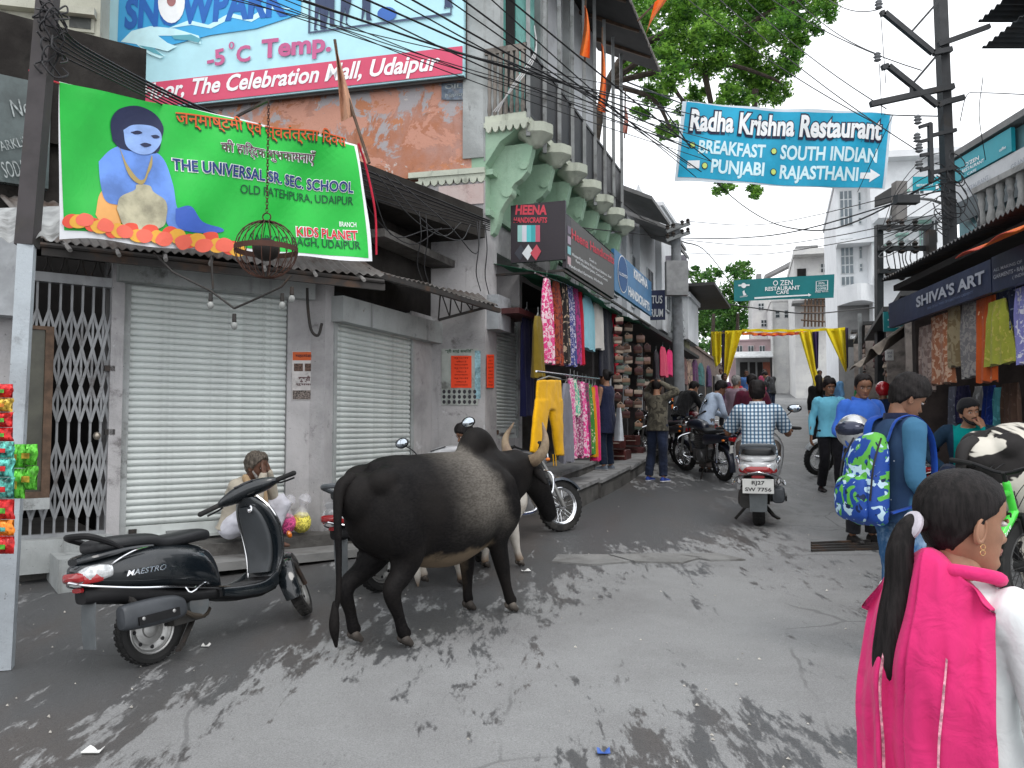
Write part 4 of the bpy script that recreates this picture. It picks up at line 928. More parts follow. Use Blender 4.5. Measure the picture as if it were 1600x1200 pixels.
# posters on the pillar and between the shutters
pp = Pl(FE.w(0, .008, 0), -FE.d); pa = Pl(FA.w(0, .034, 0), FA.d); pb = Pl(FC.w(0, .006, 0), FC.d)
rs = np.random.RandomState(3)
g = thing('notice_poster', 'large white poster with rows of small portraits on the pillar', 'poster', pp.w(*pp.hit(722, 590)))
pp.rect(690, 545, 747, 633, .002).build('sheet', mat('faded poster paper', (.42, .45, .42), .8, dirt=.3, var=.15), g)
m = merge(pp.txt('\u0936\u094d\u0930\u0940 \u0938\u093e\u0907\u0902 \u0938\u092e\u093f\u0924\u093f', (696, 549), (740, 549), 4, .02)); m.build('lettering', ink('poster green', (40, 80, 60)), g)
m = MB()
for r_ in range(3):
 for c in range(7): m = merge(m, pp.disc(694 + c * 8, 612 + r_ * 8, 2.6, .006, 10, 3.2))
m.build('portraits', ink('portrait grey', (55, 52, 58)), g)
pp.rect(742, 548, 751, 623, .005).build('blue_strip', mat('blue white flyer', (.25, .42, .48), .7, var=.5, vs=18), g)
ORP = mat('fluorescent orange paper', lin(255, 78, 40), .7, var=.05)
def flyer(plx, x0, y0, x1, y1, lab):
 g = thing('orange_flyer', lab, 'flyer', plx.w(*plx.hit((x0 + x1) / 2, y1)), group='orange flyers on the pillar'); plx.rect(x0, y0, x1, y1, .009).build('sheet', ORP, g); m = MB(); xm = (x0 + x1) / 2; w = (x1 - x0) * .36
 for k, yy in enumerate(np.linspace(y0 + 4, y1 - 4, 9)): m = merge(m, plx.txt(['\u0938\u0942\u091a\u0928\u093e', '\u0928\u093f\u0935\u0947\u0926\u0928 \u0939\u0948', '\u0915\u093e\u0930\u094d\u092f\u0915\u094d\u0930\u092e'][k % 3], (xm - w * (1, .7, .9)[k % 3], yy), (xm + w * (1, .7, .9)[k % 3], yy), 2.2, 0, 0, .012))
 m.build('lettering', ink('flyer ink', (120, 30, 20)), g)
flyer(pp, 705, 556, 737, 606, 'wide bright orange flyer pasted over the portrait poster')
flyer(Pl(FC.w(0, .006, 0), FC.d), 759.5, 554, 771, 606, 'narrow bright orange flyer at the edge of the third shutter')
g = thing('wrestling_poster', 'white poster with orange heading between the two wide shutters', 'poster', pa.w(*pa.hit(482, 590)))
pa.rect(456, 549, 510, 625, .002).build('sheet', mat('newer poster paper', (.5, .48, .47), .7, dirt=.2), g)
pa.rect(457, 550, 509, 563, .005).build('heading_band', ink('orange band', (190, 85, 35)), g)
m = MB()
for i in range(3): m = merge(m, pa.rect(459 + i * 17, 568, 473 + i * 17, 580, .005))
m.build('photo_print', mat('photo brown', (.1, .06, .045), .7, var=.8, vs=60), g)
pa.rect(457, 610, 509, 624, .005).build('crowd_print', mat('crowd print', (.12, .1, .09), .7, var=1.2, vs=70), g)
merge(pa.txt('\u092e\u0939\u093e\u092e\u0902\u0921\u0932\u0947\u0936\u094d\u0935\u0930', (461, 556), (505, 556.5), 4, .02, 0, .009), pa.txt('\u0915\u0941\u0936\u094d\u0924\u0940 \u0926\u0902\u0917\u0932', (466, 592), (500, 593), 6, .03), pa.txt('\u0936\u0941\u092d\u0915\u093e\u092e\u0928\u093e', (462, 601), (504, 601.5), 3, .01)).build('lettering', ink('maroon ink', (70, 25, 30)), g)
# electricity meter boxes at the pillar corner
g = thing('meter_box', 'pale blue grey electricity box on the pillar corner with smaller box below', 'meter box', FC.w(.1, .1, 2.6))
m = MB(); m.fbox(FC, .05, .5, .0, .16, FC.hit(772, 514, .1)[1], FC.hit(772, 460, .1)[1]); m.build('cabinet', mat('pale cabinet paint', (.36, .38, .40), .5, dirt=.3), g)
m = MB(); m.fbox(FC, .45, .75, .0, .12, FC.hit(780, 515, .1)[1], FC.hit(780, 492, .1)[1]); m.build('small_meter', mat('meter glass', (.12, .12, .12), .3), g)
# == buildings further along
def win(F, s0, s1, z0, z1, parent, n=0, cols=2, rows=3, fm=None, pm=None, proud=.04, shade=0):
 m = MB(); m.fbox(F, s0, s1, n, n + proud, z0, z1); w = m.build('window', fm or WHITEP_F, parent)
 dw, dh = (s1 - s0) / cols, (z1 - z0) / rows; k = .03 if s1 - s0 > .5 else .02
 for i in range(cols):
  for j in range(rows):
   m = MB(); m.fbox(F, s0 + i * dw + k, s0 + (i + 1) * dw - k, n + proud, n + proud + .006, z0 + j * dh + k, z0 + (j + 1) * dh - k); m.build('pane', pm or PANE, w)
 if shade: m = MB(); m.fbox(F, s0 - .1, s1 + .1, n, n + shade, z1 + .05, z1 + .12); m.build('shade', fm or WHITEP_F, w)
 return w
WHITEP_F = mat('window frame white', (.55, .57, .58), .6, dirt=.15)
PANE = mat('dull window glass', (.13, .16, .18), .12, var=.3, vs=1, bump=0)
PANED = mat('dark window glass', (.035, .045, .05), .15, var=.3, bump=0)
def bld(name, lab, F, s0, s1, z0, z1, wall, depth=4, n=0, roof=.1, cat='building', eave=0):
 g = thing(name, lab, cat, F.w((s0 + s1) / 2, n, z0)); m = MB(); m.fbox(F, s0, s1, n - depth, n, z0, z1); m.build('wall', wall, g)
 if roof: m = MB(); m.fbox(F, s0 - .05, s1 + .05, n - depth - .05, n + .06 + eave, z1, z1 + roof); m.build('roof_slab', wall, g)
 return g
# ---- left side beyond the green house
def cs_(px, n=.4): return FC.hit(px, 668, n)[0]
s1, s2, s3, s4 = 5.62, cs_(1012), cs_(1036), cs_(1066)
g = bld('white_house', 'white house with grey overhanging eaves just past the green balcony', FC, s1, s2, 4.05, FC.hit(992, 270, 1)[1], WHITEW, 4, .1)
for (x, y, k) in ((984, 262, 0), (1006, 298, 1)):
 s, z = FC.hit(x, y, 1.1); m = MB(); m.poly([FC.w(s1 + .1 + k * 2.4, 0, z + .5), FC.w(s1 + .1 + k * 2.4, 1.1, z + .0), FC.w(s1 + .1 + k * 2.4, 1.1, z + .07), FC.w(s1 + .1 + k * 2.4, 0, z + .6)], FC.d * 2.2); m.build('eave', GREYB, g)
for i in range(2): win(FC, s1 + .7 + i * 2.2, s1 + 1.5 + i * 2.2, 4.3, 5.5, g, .1, 2, 2, pm=PANED)
for i in range(3): m = MB(); m.fbox(FC, s1 + .4 + i * 1.6, s1 + .5 + i * 1.6, .1, .2, 2, 6.2); m.build('pilaster', WHITEW, g)
g = bld('white_house', 'narrow white house with folded eave beyond the first grey eaves', FC, s2 + .02, s3, 4.05, FC.hit(1024, 330, 1)[1] + .5, BRIGHTW, 4, .25)
s, z = FC.hit(1030, 350, 1.1); m = MB(); m.poly([FC.w(s2 + .1, .2, z + 1.1), FC.w(s2 + .1, 1.1, z + .1), FC.w(s2 + .1, 1.1, z + .18), FC.w(s2 + .1, .2, z + 1.2)], FC.d * (s3 - s2 - .2)); m.build('eave', GREYB, g)
for i in range(2): win(FC, s2 + .8 + i * 1.6, s2 + 1.5 + i * 1.6, 4.4, 5.4, g, .25, 2, 2, pm=PANED)
g = bld('white_tower_house', 'tall white house with small pointed finial on its roof', FC, s3 + .02, s4, 4.05, FC.hit(1052, 350, .4)[1], BRIGHTW, 3, .4)
q = FC.w(s3 + 1.2, -.4, FC.hit(1052, 350, .4)[1] + .1); m = MB(); m.lathe([(.3, 0), (.3, .35), (.34, .37), (.2, .5), (.05, .75), (.02, .85)], 4, Matrix.Translation(q)); m.build('finial', BRIGHTW, g)
for i in range(3): win(FC, s3 + .5 + i * 1.2, s3 + 1.1 + i * 1.2, 4.6, 5.6, g, .4, 2, 2, pm=PANED)
pf2 = Pl(FC.w(0, .95, 0), FC.d)
def fsign(name, lab, x0, y0, x1, y1, mt, texts, tm=WHITE, pl=None, face=True, d=20):
 """sign board that faces down the street, placed at depth d"""
 p = Pl(P(x0, y1, d), (1, -.25, 0)); g = thing(name, lab, 'sign', P((x0 + x1) / 2, y1, d)); a, b = V(p.hit(x0, y1)), V(p.hit(x1, y0)); m = MB()
 m.hexa([p.w(a.x, a.y, -.06), p.w(b.x, a.y, -.06), p.w(b.x, a.y, 0), p.w(a.x, a.y, 0), p.w(a.x, b.y, -.06), p.w(b.x, b.y, -.06), p.w(b.x, b.y, 0), p.w(a.x, b.y, 0)]); m.build('panel', mt, g)
 mm = merge(*[p.txt(t, (u0, v), (u1, v), h, .015, 0, .012) for t, u0, u1, v, h in texts]); mm.build('lettering', tm, g); return g, p
fsign('tailor_sign', 'pale grey sign of white small print behind the concrete pole', 1028, 398, 1073, 457, mat('faded grey sign', (.20, .19, .22), .6, var=.2), [('HERITAGE WALK TOURS', 1029, 1071, 413, 4), ('A GUIDED TOUR', 1036, 1068, 421, 4), ('PHONE : 98 29 11', 1030, 1066, 431, 3.4), ('OPEN DAILY', 1036, 1066, 439, 3.4), ('CONTACT : 98282', 1030, 1068, 447, 3.4)], mat('dull white', (.5, .5, .5), .7), d=21)
fsign('emporium_sign', 'navy sign with large white letters TUS and RIUM', 1016, 453, 1039, 500, mat('navy board', (.02, .03, .09), .5), [('TUS', 1018, 1035, 468, 12), ('RIUM', 1017, 1036, 489, 12)], d=17.2)
fsign('white_sign', 'small white sign with grey letters hanging past the concrete pole', 1068, 461, 1077, 486, mat('white board', (.6, .6, .58), .6), [('ON', 1069, 1076, 466, 5), ('OM', 1069, 1076, 476, 5)], mat('grey letters', (.15, .15, .2), .7), d=25)
# shops along the left, dark openings with posts
g = thing('craft_shop_front', 'dark open fronts of the clothes and bag shops under the sign boards', 'shop', FC.w(6, -.5, 1))
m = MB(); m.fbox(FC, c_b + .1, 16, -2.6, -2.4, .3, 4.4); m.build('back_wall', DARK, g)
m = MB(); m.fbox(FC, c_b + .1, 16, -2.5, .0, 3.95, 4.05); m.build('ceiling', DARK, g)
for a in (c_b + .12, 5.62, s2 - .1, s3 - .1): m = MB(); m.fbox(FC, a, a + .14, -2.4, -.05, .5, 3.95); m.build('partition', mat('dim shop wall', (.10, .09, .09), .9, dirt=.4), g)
m = MB(); m.fbox(FC, 5.7, s4, -.0, .9, 3.55, 3.63); m.build('awning_sheet', mat('black awning sheet', (.02, .022, .022), .7), g)
g = bld('kiosk', 'white boxy kiosk hanging over the far left shops', FC, cs_(1077, .9), cs_(1093, .9), 3.9, 5.0, WHITEW, 1.5, .9, .12)
m = MB(); s = cs_(1080, .9); m.fbox(FC, s - .5, s + 4, 0, 1.6, 5.25, 5.33); tag(m.build('far_awning', mat('dark grey roof', (.05, .05, .05), .7)), 'dark flat awning over the white kiosk', 'awning')
g = bld('low_shop_row', 'low brown fronted shop row at the far left of the street', FC, s4 + .05, 34, .5, 4.6, plaster('dusty brown wall', (.20, .15, .13), (.15, .12, .1), (.03, .03, .03), None, .6), 4, -.2)
for i in range(7):
 a = s4 + .6 + i * 2.6; m = MB(); m.fbox(FC, a, a + 1.9, -.2, -.17, FC.w(a, 0, 0).y * .081 - .35, 3.9); m.build('opening', DARK, g)
# ---- far end of the street
FFd = Fac(*P(1130, 600, 52).xy, 104); EW = plaster('far white wall', (.60, .60, .58), (.5, .5, .5), (.2, .2, .2), [((.42, .42, .42), .5, .6)], .3)
def ff(x, y, n=0): return FFd.hit(x, y, n)
g = bld('pink_house', 'far pinkish house behind the yellow drapes', FFd, ff(1140, 560)[0], ff(1206, 560)[0], 2, ff(1170, 530)[1], plaster('far pink wall', (.42, .30, .32), (.36, .28, .28), (.15, .1, .1)), 5, -1)
for x in (1152, 1170, 1188): win(FFd, ff(x, 560)[0], ff(x + 9, 560)[0], ff(x, 552)[1], ff(x, 538)[1], g, -1, 2, 1, pm=PANED)
g = bld('far_shop', 'far grey shop row with white sloping awning and red brown door', FFd, ff(1150, 560)[0], ff(1204, 560)[0], 2, ff(1170, 556)[1], GREYB, 3, 0)
for x0, x1, mt in ((1156, 1168, DARK), (1171, 1180, DARK), (1183, 1191, DARK), (1192, 1203, mat('red brown door', (.2, .06, .035), .7, dirt=.3))): m = MB(); m.fbox(FFd, ff(x0, 560)[0], ff(x1, 560)[0], 0, .05, 2, ff(x0, 566)[1]); m.build('opening', mt, g)
m = MB(); a, z = ff(1147, 562); b, z2 = ff(1206, 545); m.poly([FFd.w(a, .0, z + .4), FFd.w(a, 1.3, z), FFd.w(a, 1.3, z + .08), FFd.w(a, 0, z + .5)], FFd.d * (b - a)); m.build('awning', mat('pale tin', (.5, .52, .52), .5), g)
g = bld('far_white_wall_house', 'far plain white wall house closing the view up the street', FFd, ff(1206, 560)[0], ff(1246, 560)[0], 2, ff(1225, 472)[1], EW, 8, .3)
m = MB(); m.fbox(FFd, ff(1206, 560)[0], ff(1208, 560)[0], .3, .5, 2, ff(1225, 480)[1]); m.build('pilaster', EW, g)
for x, y in ((1212, 486), (1226, 486)): win(FFd, ff(x, 560)[0], ff(x + 7, 560)[0], ff(x, y + 12)[1], ff(x, y)[1], g, .3, 1, 2, pm=PANED)
g = bld('stepped_white_house', 'far white house with slanted roof slabs left of the grey tower', FFd, ff(1182, 560)[0], ff(1245, 560)[0], 3, ff(1200, 440)[1], EW, 8, -4)
for x, y in ((1186, 474), (1190, 500)): win(FFd, ff(x, 560, -4)[0], ff(x + 9, 560, -4)[0], ff(x, y + 11, -4)[1], ff(x, y, -4)[1], g, -4, 2, 2, pm=PANED)
m = MB(); m.poly([FFd.w(ff(1195, 560, -4)[0], -3.8, ff(1195, 440, -4)[1]), FFd.w(ff(1240, 560, -4)[0], -3.8, ff(1240, 418, -4)[1]), FFd.w(ff(1240, 560, -4)[0], -3.8, ff(1240, 412, -4)[1]), FFd.w(ff(1195, 560, -4)[0], -3.8, ff(1195, 435, -4)[1])], FFd.n * 1.2); m.build('sloping_roof', GREYB, g)
m = MB(); m.fbox(FFd, ff(1184, 560, -4)[0], ff(1192, 560, -4)[0], -5, -3.9, ff(1190, 445, -4)[1], ff(1190, 428, -4)[1]); m.build('roof_tank', GREYB, g)
FG = Fac(*P(1240, 600, 44).xy, 106); fg = lambda x, y, n=0: FG.hit(x, y, n)
g = bld('grey_topped_house', 'far white house with grey rooftop box and dark arched opening', FG, fg(1243, 560)[0], fg(1308, 560)[0], 2.5, fg(1270, 402)[1], EW, 8, 0, .3, eave=.9)
m = MB(); m.fbox(FG, fg(1246, 560)[0], fg(1281, 560)[0], -4, .2, fg(1260, 400)[1], fg(1260, 385)[1]); m.build('rooftop_box', GREYB, g)
m = MB(); m.fbox(FG, fg(1248, 560)[0], fg(1262, 560)[0], 0, .04, fg(1250, 432)[1], fg(1250, 420)[1]); m.build('opening', DARK, g)
for x, y in ((1285, 412), (1250, 448), (1272, 455)): win(FG, fg(x, 560)[0], fg(x + 9, 560)[0], fg(x, y + 14)[1], fg(x, y)[1], g, 0, 2, 2, pm=PANED)
m = MB(); m.fbox(FG, fg(1238, 560)[0], fg(1310, 560)[0], 0, 1.2, fg(1260, 478)[1], fg(1260, 474)[1]); m.build('shade_slab', GREYB, g)
# bamboo scaffold on that house
sc = thing('scaffold', 'thin pole scaffold on the far house below the teal cafe banner', 'scaffold', FG.w(3, 1.4, 4)); rr = np.random.RandomState(8)
for i in range(9): x = 1255 + i * 5.5; a = FG.w(fg(x, 560)[0], 1.3, fg(x, 515)[1]); b = FG.w(fg(x + rr.rand() * 3, 560)[0], 1.3, fg(x, 462 + rr.rand() * 12)[1]); m = MB(); m.tube([a, b], .05, 5); m.build('upright', WOOD, sc)
for i in range(4): y = 472 + i * 11; m = MB(); m.tube([FG.w(fg(1250, 560)[0], 1.35, fg(1250, y)[1]), FG.w(fg(1304, 560)[0], 1.35, fg(1304, y + rr.rand() * 4)[1])], .045, 5); m.build('ledger', WOOD, sc)
# ---- white apartment block on the right
FQ = Fac(*P(1306, 600, 31).xy, 108); fq = lambda x, y, n=0: FQ.hit(x, y, n)
g = bld('apartment_block', 'bright white apartment block with tall blue grey window grids', FQ, fq(1310, 560)[0], fq(1372, 560)[0], 3, fq(1330, 288)[1], BRIGHTW, 8, 0, .2, eave=.3)
for (y0, y1) in ((298, 353), (373, 428), (432, 446)): win(FQ, fq(1317, 560)[0], fq(1337, 560)[0], fq(1325, y1)[1], fq(1325, y0)[1], g, 0, 3, 4 if y1 - y0 > 20 else 1)
for (y0, y1) in ((300, 328), (340, 350), (375, 404), (412, 424)): win(FQ, fq(1346, 560)[0], fq(1351, 560)[0], fq(1348, y1)[1], fq(1348, y0)[1], g, 0, 1, 2)
m = MB(); rs_ = []
for k in range(13):
 a = math.pi * k / 12; rs_.append(a)
z0, z1 = fq(1330, 478)[1], fq(1330, 452)[1]; sc0, sc1 = fq(1310, 560)[0], fq(1374, 560)[0]
top = [FQ.w(sc0 + (sc1 - sc0) * k / 12, .1 + 1.3 * math.sin(math.pi * k / 12), z1) for k in range(13)]; m.poly(top, (0, 0, z0 - z1)); m.build('curved_balcony', BRIGHTW, g)
m = MB(); m.fbox(FQ, sc0, sc1, -.2, .8, z1 + 1.6, z1 + 1.75); m.build('floor_band', BRIGHTW, g)
m = MB(); m.fbox(FQ, sc0, sc1, 0, .1, 2.5, z0); m.build('lower_wall', GREYB, g)
# ---- block behind the twin poles
FRt = Fac(12.4, 30, 20, -1); fr = lambda x, y, n=0: FRt.hit(x, y, n)
FR2 = Fac(*P(1366, 600, 30).xy, 100); fr2 = lambda x, y, n=0: FR2.hit(x, y, n)
g = bld('balcony_house', 'white house with green shuttered balconies behind the twin-pole frame', FR2, fr2(1366, 560)[0], fr2(1500, 560)[0], 3.6, fr2(1400, 252)[1], BRIGHTW, 5, 0, .25, eave=.5)
for (x0, x1, y0, y1, pm) in ((1376, 1380, 394, 412, None), (1383, 1388, 390, 412, None), (1392, 1398, 385, 410, PANED), (1408, 1416, 372, 398, None), (1424, 1432, 380, 398, PANED), (1442, 1452, 352, 395, None), (1460, 1470, 345, 380, PANED), (1384, 1398, 318, 340, PANED), (1408, 1420, 305, 332, None), (1436, 1450, 290, 322, PANED)):
 a, b = fr2(x0, 560)[0], fr2(x1, 560)[0]; win(FR2, a, b, fr2(x0, y1)[1], fr2(x0, y0)[1], g, 0, 2, 2, mat('pale green frame', (.25, .42, .36), .6) if pm is None else None, pm, .06, .35)
for (x, y) in ((1400, 432), (1425, 345)):
 s, z = fr2(x, y); m = MB(); m.fbox(FR2, fr2(1470, 560)[0], fr2(1368, 560)[0], 0, .9, z - .06, z + .08); m.build('balcony_slab', BRIGHTW, g)
 m = MB(); m.fbox(FR2, fr2(1470, 560)[0], fr2(1368, 560)[0], .82, .9, z + .08, z + .75); m.build('balcony_wall', BRIGHTW, g)
m = MB(); a = P(1365, 320, 21); m.poly([P(1367, 322, 22), P(1400, 312, 21), P(1400, 288, 21), P(1367, 308, 22)], (.1, .25, .02)); m.build('dark_eave', mat('dark grey roof', (.05, .05, .05), .7), g)
m = MB(); m.bar(P(1405, 345, 21), P(1405, 285, 21), .28); m.build('brick_pier', plaster('grey brick', (.2, .19, .18), (.15, .14, .14), (.05, .05, .05)), g)
# market shops below, right side
g = thing('market_row', 'row of shadowy craft shops under awnings on the right beyond the rug shop', 'shop row', FRt.w(0, 0, 3))
for (x0, x1) in ((1428, 1398), (1396, 1362), (1360, 1342), (1340, 1328)):
 a, b = fr(x0, 560)[0], fr(x1, 560)[0]; zg = gzf(FRt.w(a, 0, 0).y)
 m = MB(); m.fbox(FRt, a, b, -2, -1.8, zg - .3, zg + 2.88); m.build('back_wall', mat('dim brown wall', (.06, .035, .025), .9, var=.5, vs=8), g)
 m = MB(); m.fbox(FRt, a, a + .12, -1.8, .1, zg - .3, zg + 2.88); m.build('partition', mat('worn beige pier', (.25, .22, .2), .9, dirt=.5), g)
 m = MB(); m.fbox(FRt, a, b, -2, .15, zg + 2.9, zg + 2.98); m.build('roof_sheet', mat('dark grey roof', (.05, .05, .05), .7), g)
fsign('cafe_board', 'small teal cafe board with white lettering above the right hand shops', 1381, 486, 1419, 518, vinyl('cafe teal', lin(20, 118, 122)), [("O'ZEN", 1391, 1408, 495, 5), ('RESTAURANT', 1387, 1412, 500, 2.6), ('CAFE', 1394, 1404, 504, 2.6), ('100 METERS ON LEFT', 1387, 1413, 511, 1.8)], d=13.5)
fsign('notice_sheet', 'white printed notice sheet hanging in the shop under the teal cafe board', 1384, 546, 1396, 563, mat('white board', (.6, .6, .58), .6), [('SALE', 1386, 1394, 551, 3), ('50', 1387, 1393, 557, 3)], mat('grey letters', (.15, .15, .2), .7), d=13)
fsign('white_shop_sign', 'white cut-out letters on the shop roof edge beside the yellow drape', 1328, 522, 1346, 530, mat('pale sign', (.3, .3, .3), .6), [('neeli', 1329, 1345, 526, 6)], d=24)
m = MB(); m.slab(lambda u, v: P(1380 + 60 * u, 541 - 44 * u + 4 * math.sin(u * 9), 12.8 - 1.0 * v) + V((-.5 * v, 0, -.35 * v + .06 * math.sin(u * 14))), 24, 5, (0, 0, .01)); tag(m.build('cloth_awning', mat('grey brown tarpaulin', (.22, .19, .16), .8, dirt=.5), smooth=True), 'sagging grey brown tarpaulin awning left of the rug shop', 'awning')
tag(MB().bar(P(1345, 600, 20), P(1343, 490, 20), .07).build('iron_post', GREYM), 'thin grey post at the right market shops', 'post')
# == rug shop, right foreground
FS = Fac(*P(1434, 668, 10.3).xy, 6.6, -1); fs = lambda x, y, n=0: FS.hit(x, y, n)
s_far, s_near = 0.0, -4.2
g = thing('rug_shop', 'open fronted rug and garment shop with corrugated roof at right', 'shop', FS.w(-1.5, 0, .5))
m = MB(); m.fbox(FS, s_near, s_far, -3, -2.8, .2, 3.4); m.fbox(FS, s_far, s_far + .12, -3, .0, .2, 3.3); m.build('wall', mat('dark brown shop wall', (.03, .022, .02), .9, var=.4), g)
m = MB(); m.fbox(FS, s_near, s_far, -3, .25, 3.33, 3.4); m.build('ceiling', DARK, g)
m = MB(); m.slab(lambda u, v: FS.w(s_near + u * (s_far - s_near + .15), -2.5 + v * 2.85, 3.95 - v * .45 + .015 * math.sin(u * 300)), 230, 2, (0, 0, .008)); m.build('corrugated_roof', mat('dark corrugated iron', (.05, .05, .052), .6, .3, dirt=.5, dcol=(.1, .08, .06)), g, smooth=True)
m = MB(); m.fbox(FS, s_near, s_far, -3, -.1, .1, .52); m.build('raised_floor', CONCD, g)
ps = Pl(FS.w(0, .32, 0), FS.d * -1)
NAVY = vinyl('navy painted board', (.018, .025, .055), .3)
a, b = fs(1600, 560, .32)[0], 0; z0, z1 = ps.hit(1436, 496)[1], ps.hit(1430, 456)[1]
g = thing('shiva_art_sign', "long navy board reading SHIVA'S ART in grey letters over the rugs", 'sign', FS.w(-1, .3, 3))
s55 = fs(1552, 560, .32)[0]; m = MB(); m.fbox(FS, s55 + .01, b, .26, .314, z0, z1); m.build('panel', NAVY, g)
SGR = ink('silver grey', (150, 155, 165)); 
def fw(x, y): return (1300 + x * 300 / 1600, 380 + y * 225 / 1200)
ps.txt("SHIVA'S ART", fw(705, 493), fw(1275, 275), 17, .035).build('lettering', SGR, g)
ps.txt('MFG. OF ALL TYPES OF RAJASTHANI GARMENTS', fw(800, 548), fw(1180, 408), 4, .0).build('lettering', mat('dim blue letters', (.10, .13, .22), .7), g)
g = thing('garment_sign', 'second navy board with GARMENTS and RAJASTHANI in small letters', 'sign', FS.w(-3, .3, 3))
m = MB(); m.fbox(FS, s_near, s55 - .01, .26, .314, z0 - .01, z1 + .01); m.build('panel', NAVY, g)
merge(ps.txt('ALL MAKING OF', fw(1350, 228), fw(1590, 150), 5, .01), ps.txt('GARMENTS \u2022 RAJASTHANI', fw(1350, 290), fw(1750, 160), 6.5, .02), ps.txt('( INDIA )', fw(1510, 290), fw(1640, 245), 5, .01)).build('lettering', SGR, g)
m = MB(); m.slab(lambda u, v: FS.w(fs(1524, 560, .5)[0] - 2.4 * u, -.1 + .75 * v, ps.hit(1524, 385)[1] + .12 - v * .30 + .02 * math.sin(u * 22) * v), 30, 6, (0, 0, .006)); 
def sunc(name):
 m = Mat(name, .85, 0, .2); x = m.xyz(); n = m.ramp(m.noise(1.6, 3), .45, .5); m.set(m.mix(n, (.55, .12, .02), (.42, .07, .045))); m.bump(m.noise(8), .4, .02); return m.m
tag(m.build('orange_awning', sunc('faded orange cloth'), smooth=True), 'faded orange cloth awning above the garment sign', 'awning')
# == set-back building with balusters and teal signs
FT = Fac(8.6, 13, 0, -1); ft = lambda x, y, n=0: FT.hit(x, y, n); pt_ = Pl(FT.w(0, .06, 0), FT.d * -1)
g = thing('terrace_restaurant', 'set back terrace restaurant building with glass front at upper right', 'building', FT.w(1, 0, 3))
m = MB(); m.fbox(FT, -4, 2.75, -5, -.1, 1, 6.75); m.build('wall', mat('teal glass front', (.14, .28, .31), .15, var=.3, vs=.6, bump=0), g)
for i in range(5): m = MB(); q = -3 + i * 1.2; m.fbox(FT, q, q + .08, -.1, -.04, 3.8, 5.9); m.build('mullion', GREYM, g)
m = MB(); m.fbox(FT, -4, 2.85, -5, .1, 6.78, 6.9); m.build('roof_slab', GREYB, g)
m = MB(); m.fbox(FT, -4, 2.75, -.1, .02, 5.92, 6.3); m.build('fascia', WHITEW, g)
g = thing('turquoise_terrace_sign', 'long turquoise sign band along the terrace roof at upper right', 'sign', FT.w(1, .05, 6.5))
TQ = vinyl('sign turquoise', lin(30, 150, 165)); a, b = ft(1596, 560)[0], ft(1497, 560)[0]; m = MB(); m.fbox(FT, a, b, -.02, .05, 6.32, 6.74); m.build('panel', TQ, g)
merge(pt_.txt("O'ZEN", (1508, 258), (1530, 246), 6, .02), pt_.txt('RESTAURANT', (1504, 268), (1538, 250), 5, .015), pt_.txt('CAFE', (1512, 272), (1526, 265), 4, .01), pt_.txt('coffee', (1562, 235), (1572, 229), 5, .01)).build('lettering', WHITE, g)
g = thing('grey_terrace_sign', 'dark grey band with pale letters RESTAURANT GRAND under the turquoise sign', 'sign', FT.w(1, .05, 6.1)); m = MB(); m.fbox(FT, -4, 2.6, .02, .05, 5.5, 5.9); m.build('panel', mat('slate board', (.08, .10, .11), .6), g)
merge(pt_.txt('RESTAURANT', (1508, 298), (1545, 276), 6, .02), pt_.txt('GRAND', (1580, 262), (1606, 246), 8, .02)).build('lettering', SGR, g)
g = thing('teal_roadside_sign', 'small turquoise sign with logo beyond the iron pole', 'sign', P(1455, 290, 17)); p3 = Pl(P(1424, 300, 17.5), (1, -.3, 0)); p3.rect(1426, 276, 1480, 298, 0).build('panel', TQ, g); p3.txt('RESTAURANT', (1432, 290), (1458, 288), 3.4, .02).build('lettering', WHITE, g); p3.rect(1462, 288, 1467, 296, .01).build('white_mark', WHITE, g)
bl = thing('terrace_balustrade', 'weathered grey balustrade on a stained concrete balcony at right', 'balustrade', FT.w(0, .5, 4)); 
zb_, zt2_ = ft(1590, 345, .6)[1], ft(1590, 272, .6)[1]
STN = mat('grey cast stone', (.34, .34, .33), .85, dirt=.4, dcol=(.1, .1, .1))
s_a, s_b = -2.5, ft(1537, 560, .6)[0]
m = MB(); m.fbox(FT, s_a, s_b, .5, .72, zt2_ - .02, zt2_ + .08); m.build('handrail', STN, bl)
m = MB(); m.fbox(FT, s_a, s_b + .05, -.1, .75, zb_ - .14, zb_); m.build('floor_slab', CONCD, bl)
m = MB(); m.fbox(FT, s_a, s_b - .3, .1, .6, zb_ - .5, zb_ - .14); m.build('bracket_beam', CONCD, bl)
n = int((s_b - s_a) / .27)
for i in range(n + 1):
 m = MB(); h = zt2_ - .02 - zb_; m.lathe([(.07, 0), (.07, .06 * h), (.045, .1 * h), (.085, .3 * h), (.05, .5 * h), (.04, .62 * h), (.06, .75 * h), (.05, .85 * h), (.07, .9 * h), (.07, h)], 10, Matrix.Translation(FT.w(s_b - .1 - i * .27, .61, zb_))); m.build('baluster', STN, bl, smooth=True)
for k, (x, y) in enumerate(((1528, 34), (1534, 75))):
 q = P(x, y, 12.0); m = MB(); m.slab(lambda u, v: V((q.x + u * 3.4, q.y - v * 4.2, q.z + .02 * math.sin(v * 180))), 2, 150, (0, 0, .01)); tag(m.build('roof_sheet', mat('dark slate sheet', (.05, .055, .06), .7, dirt=.3), smooth=True), ['upper dark corrugated roof sheet jutting in at the top right corner', 'lower dark corrugated roof sheet jutting in at the top right corner'][k], 'roof')
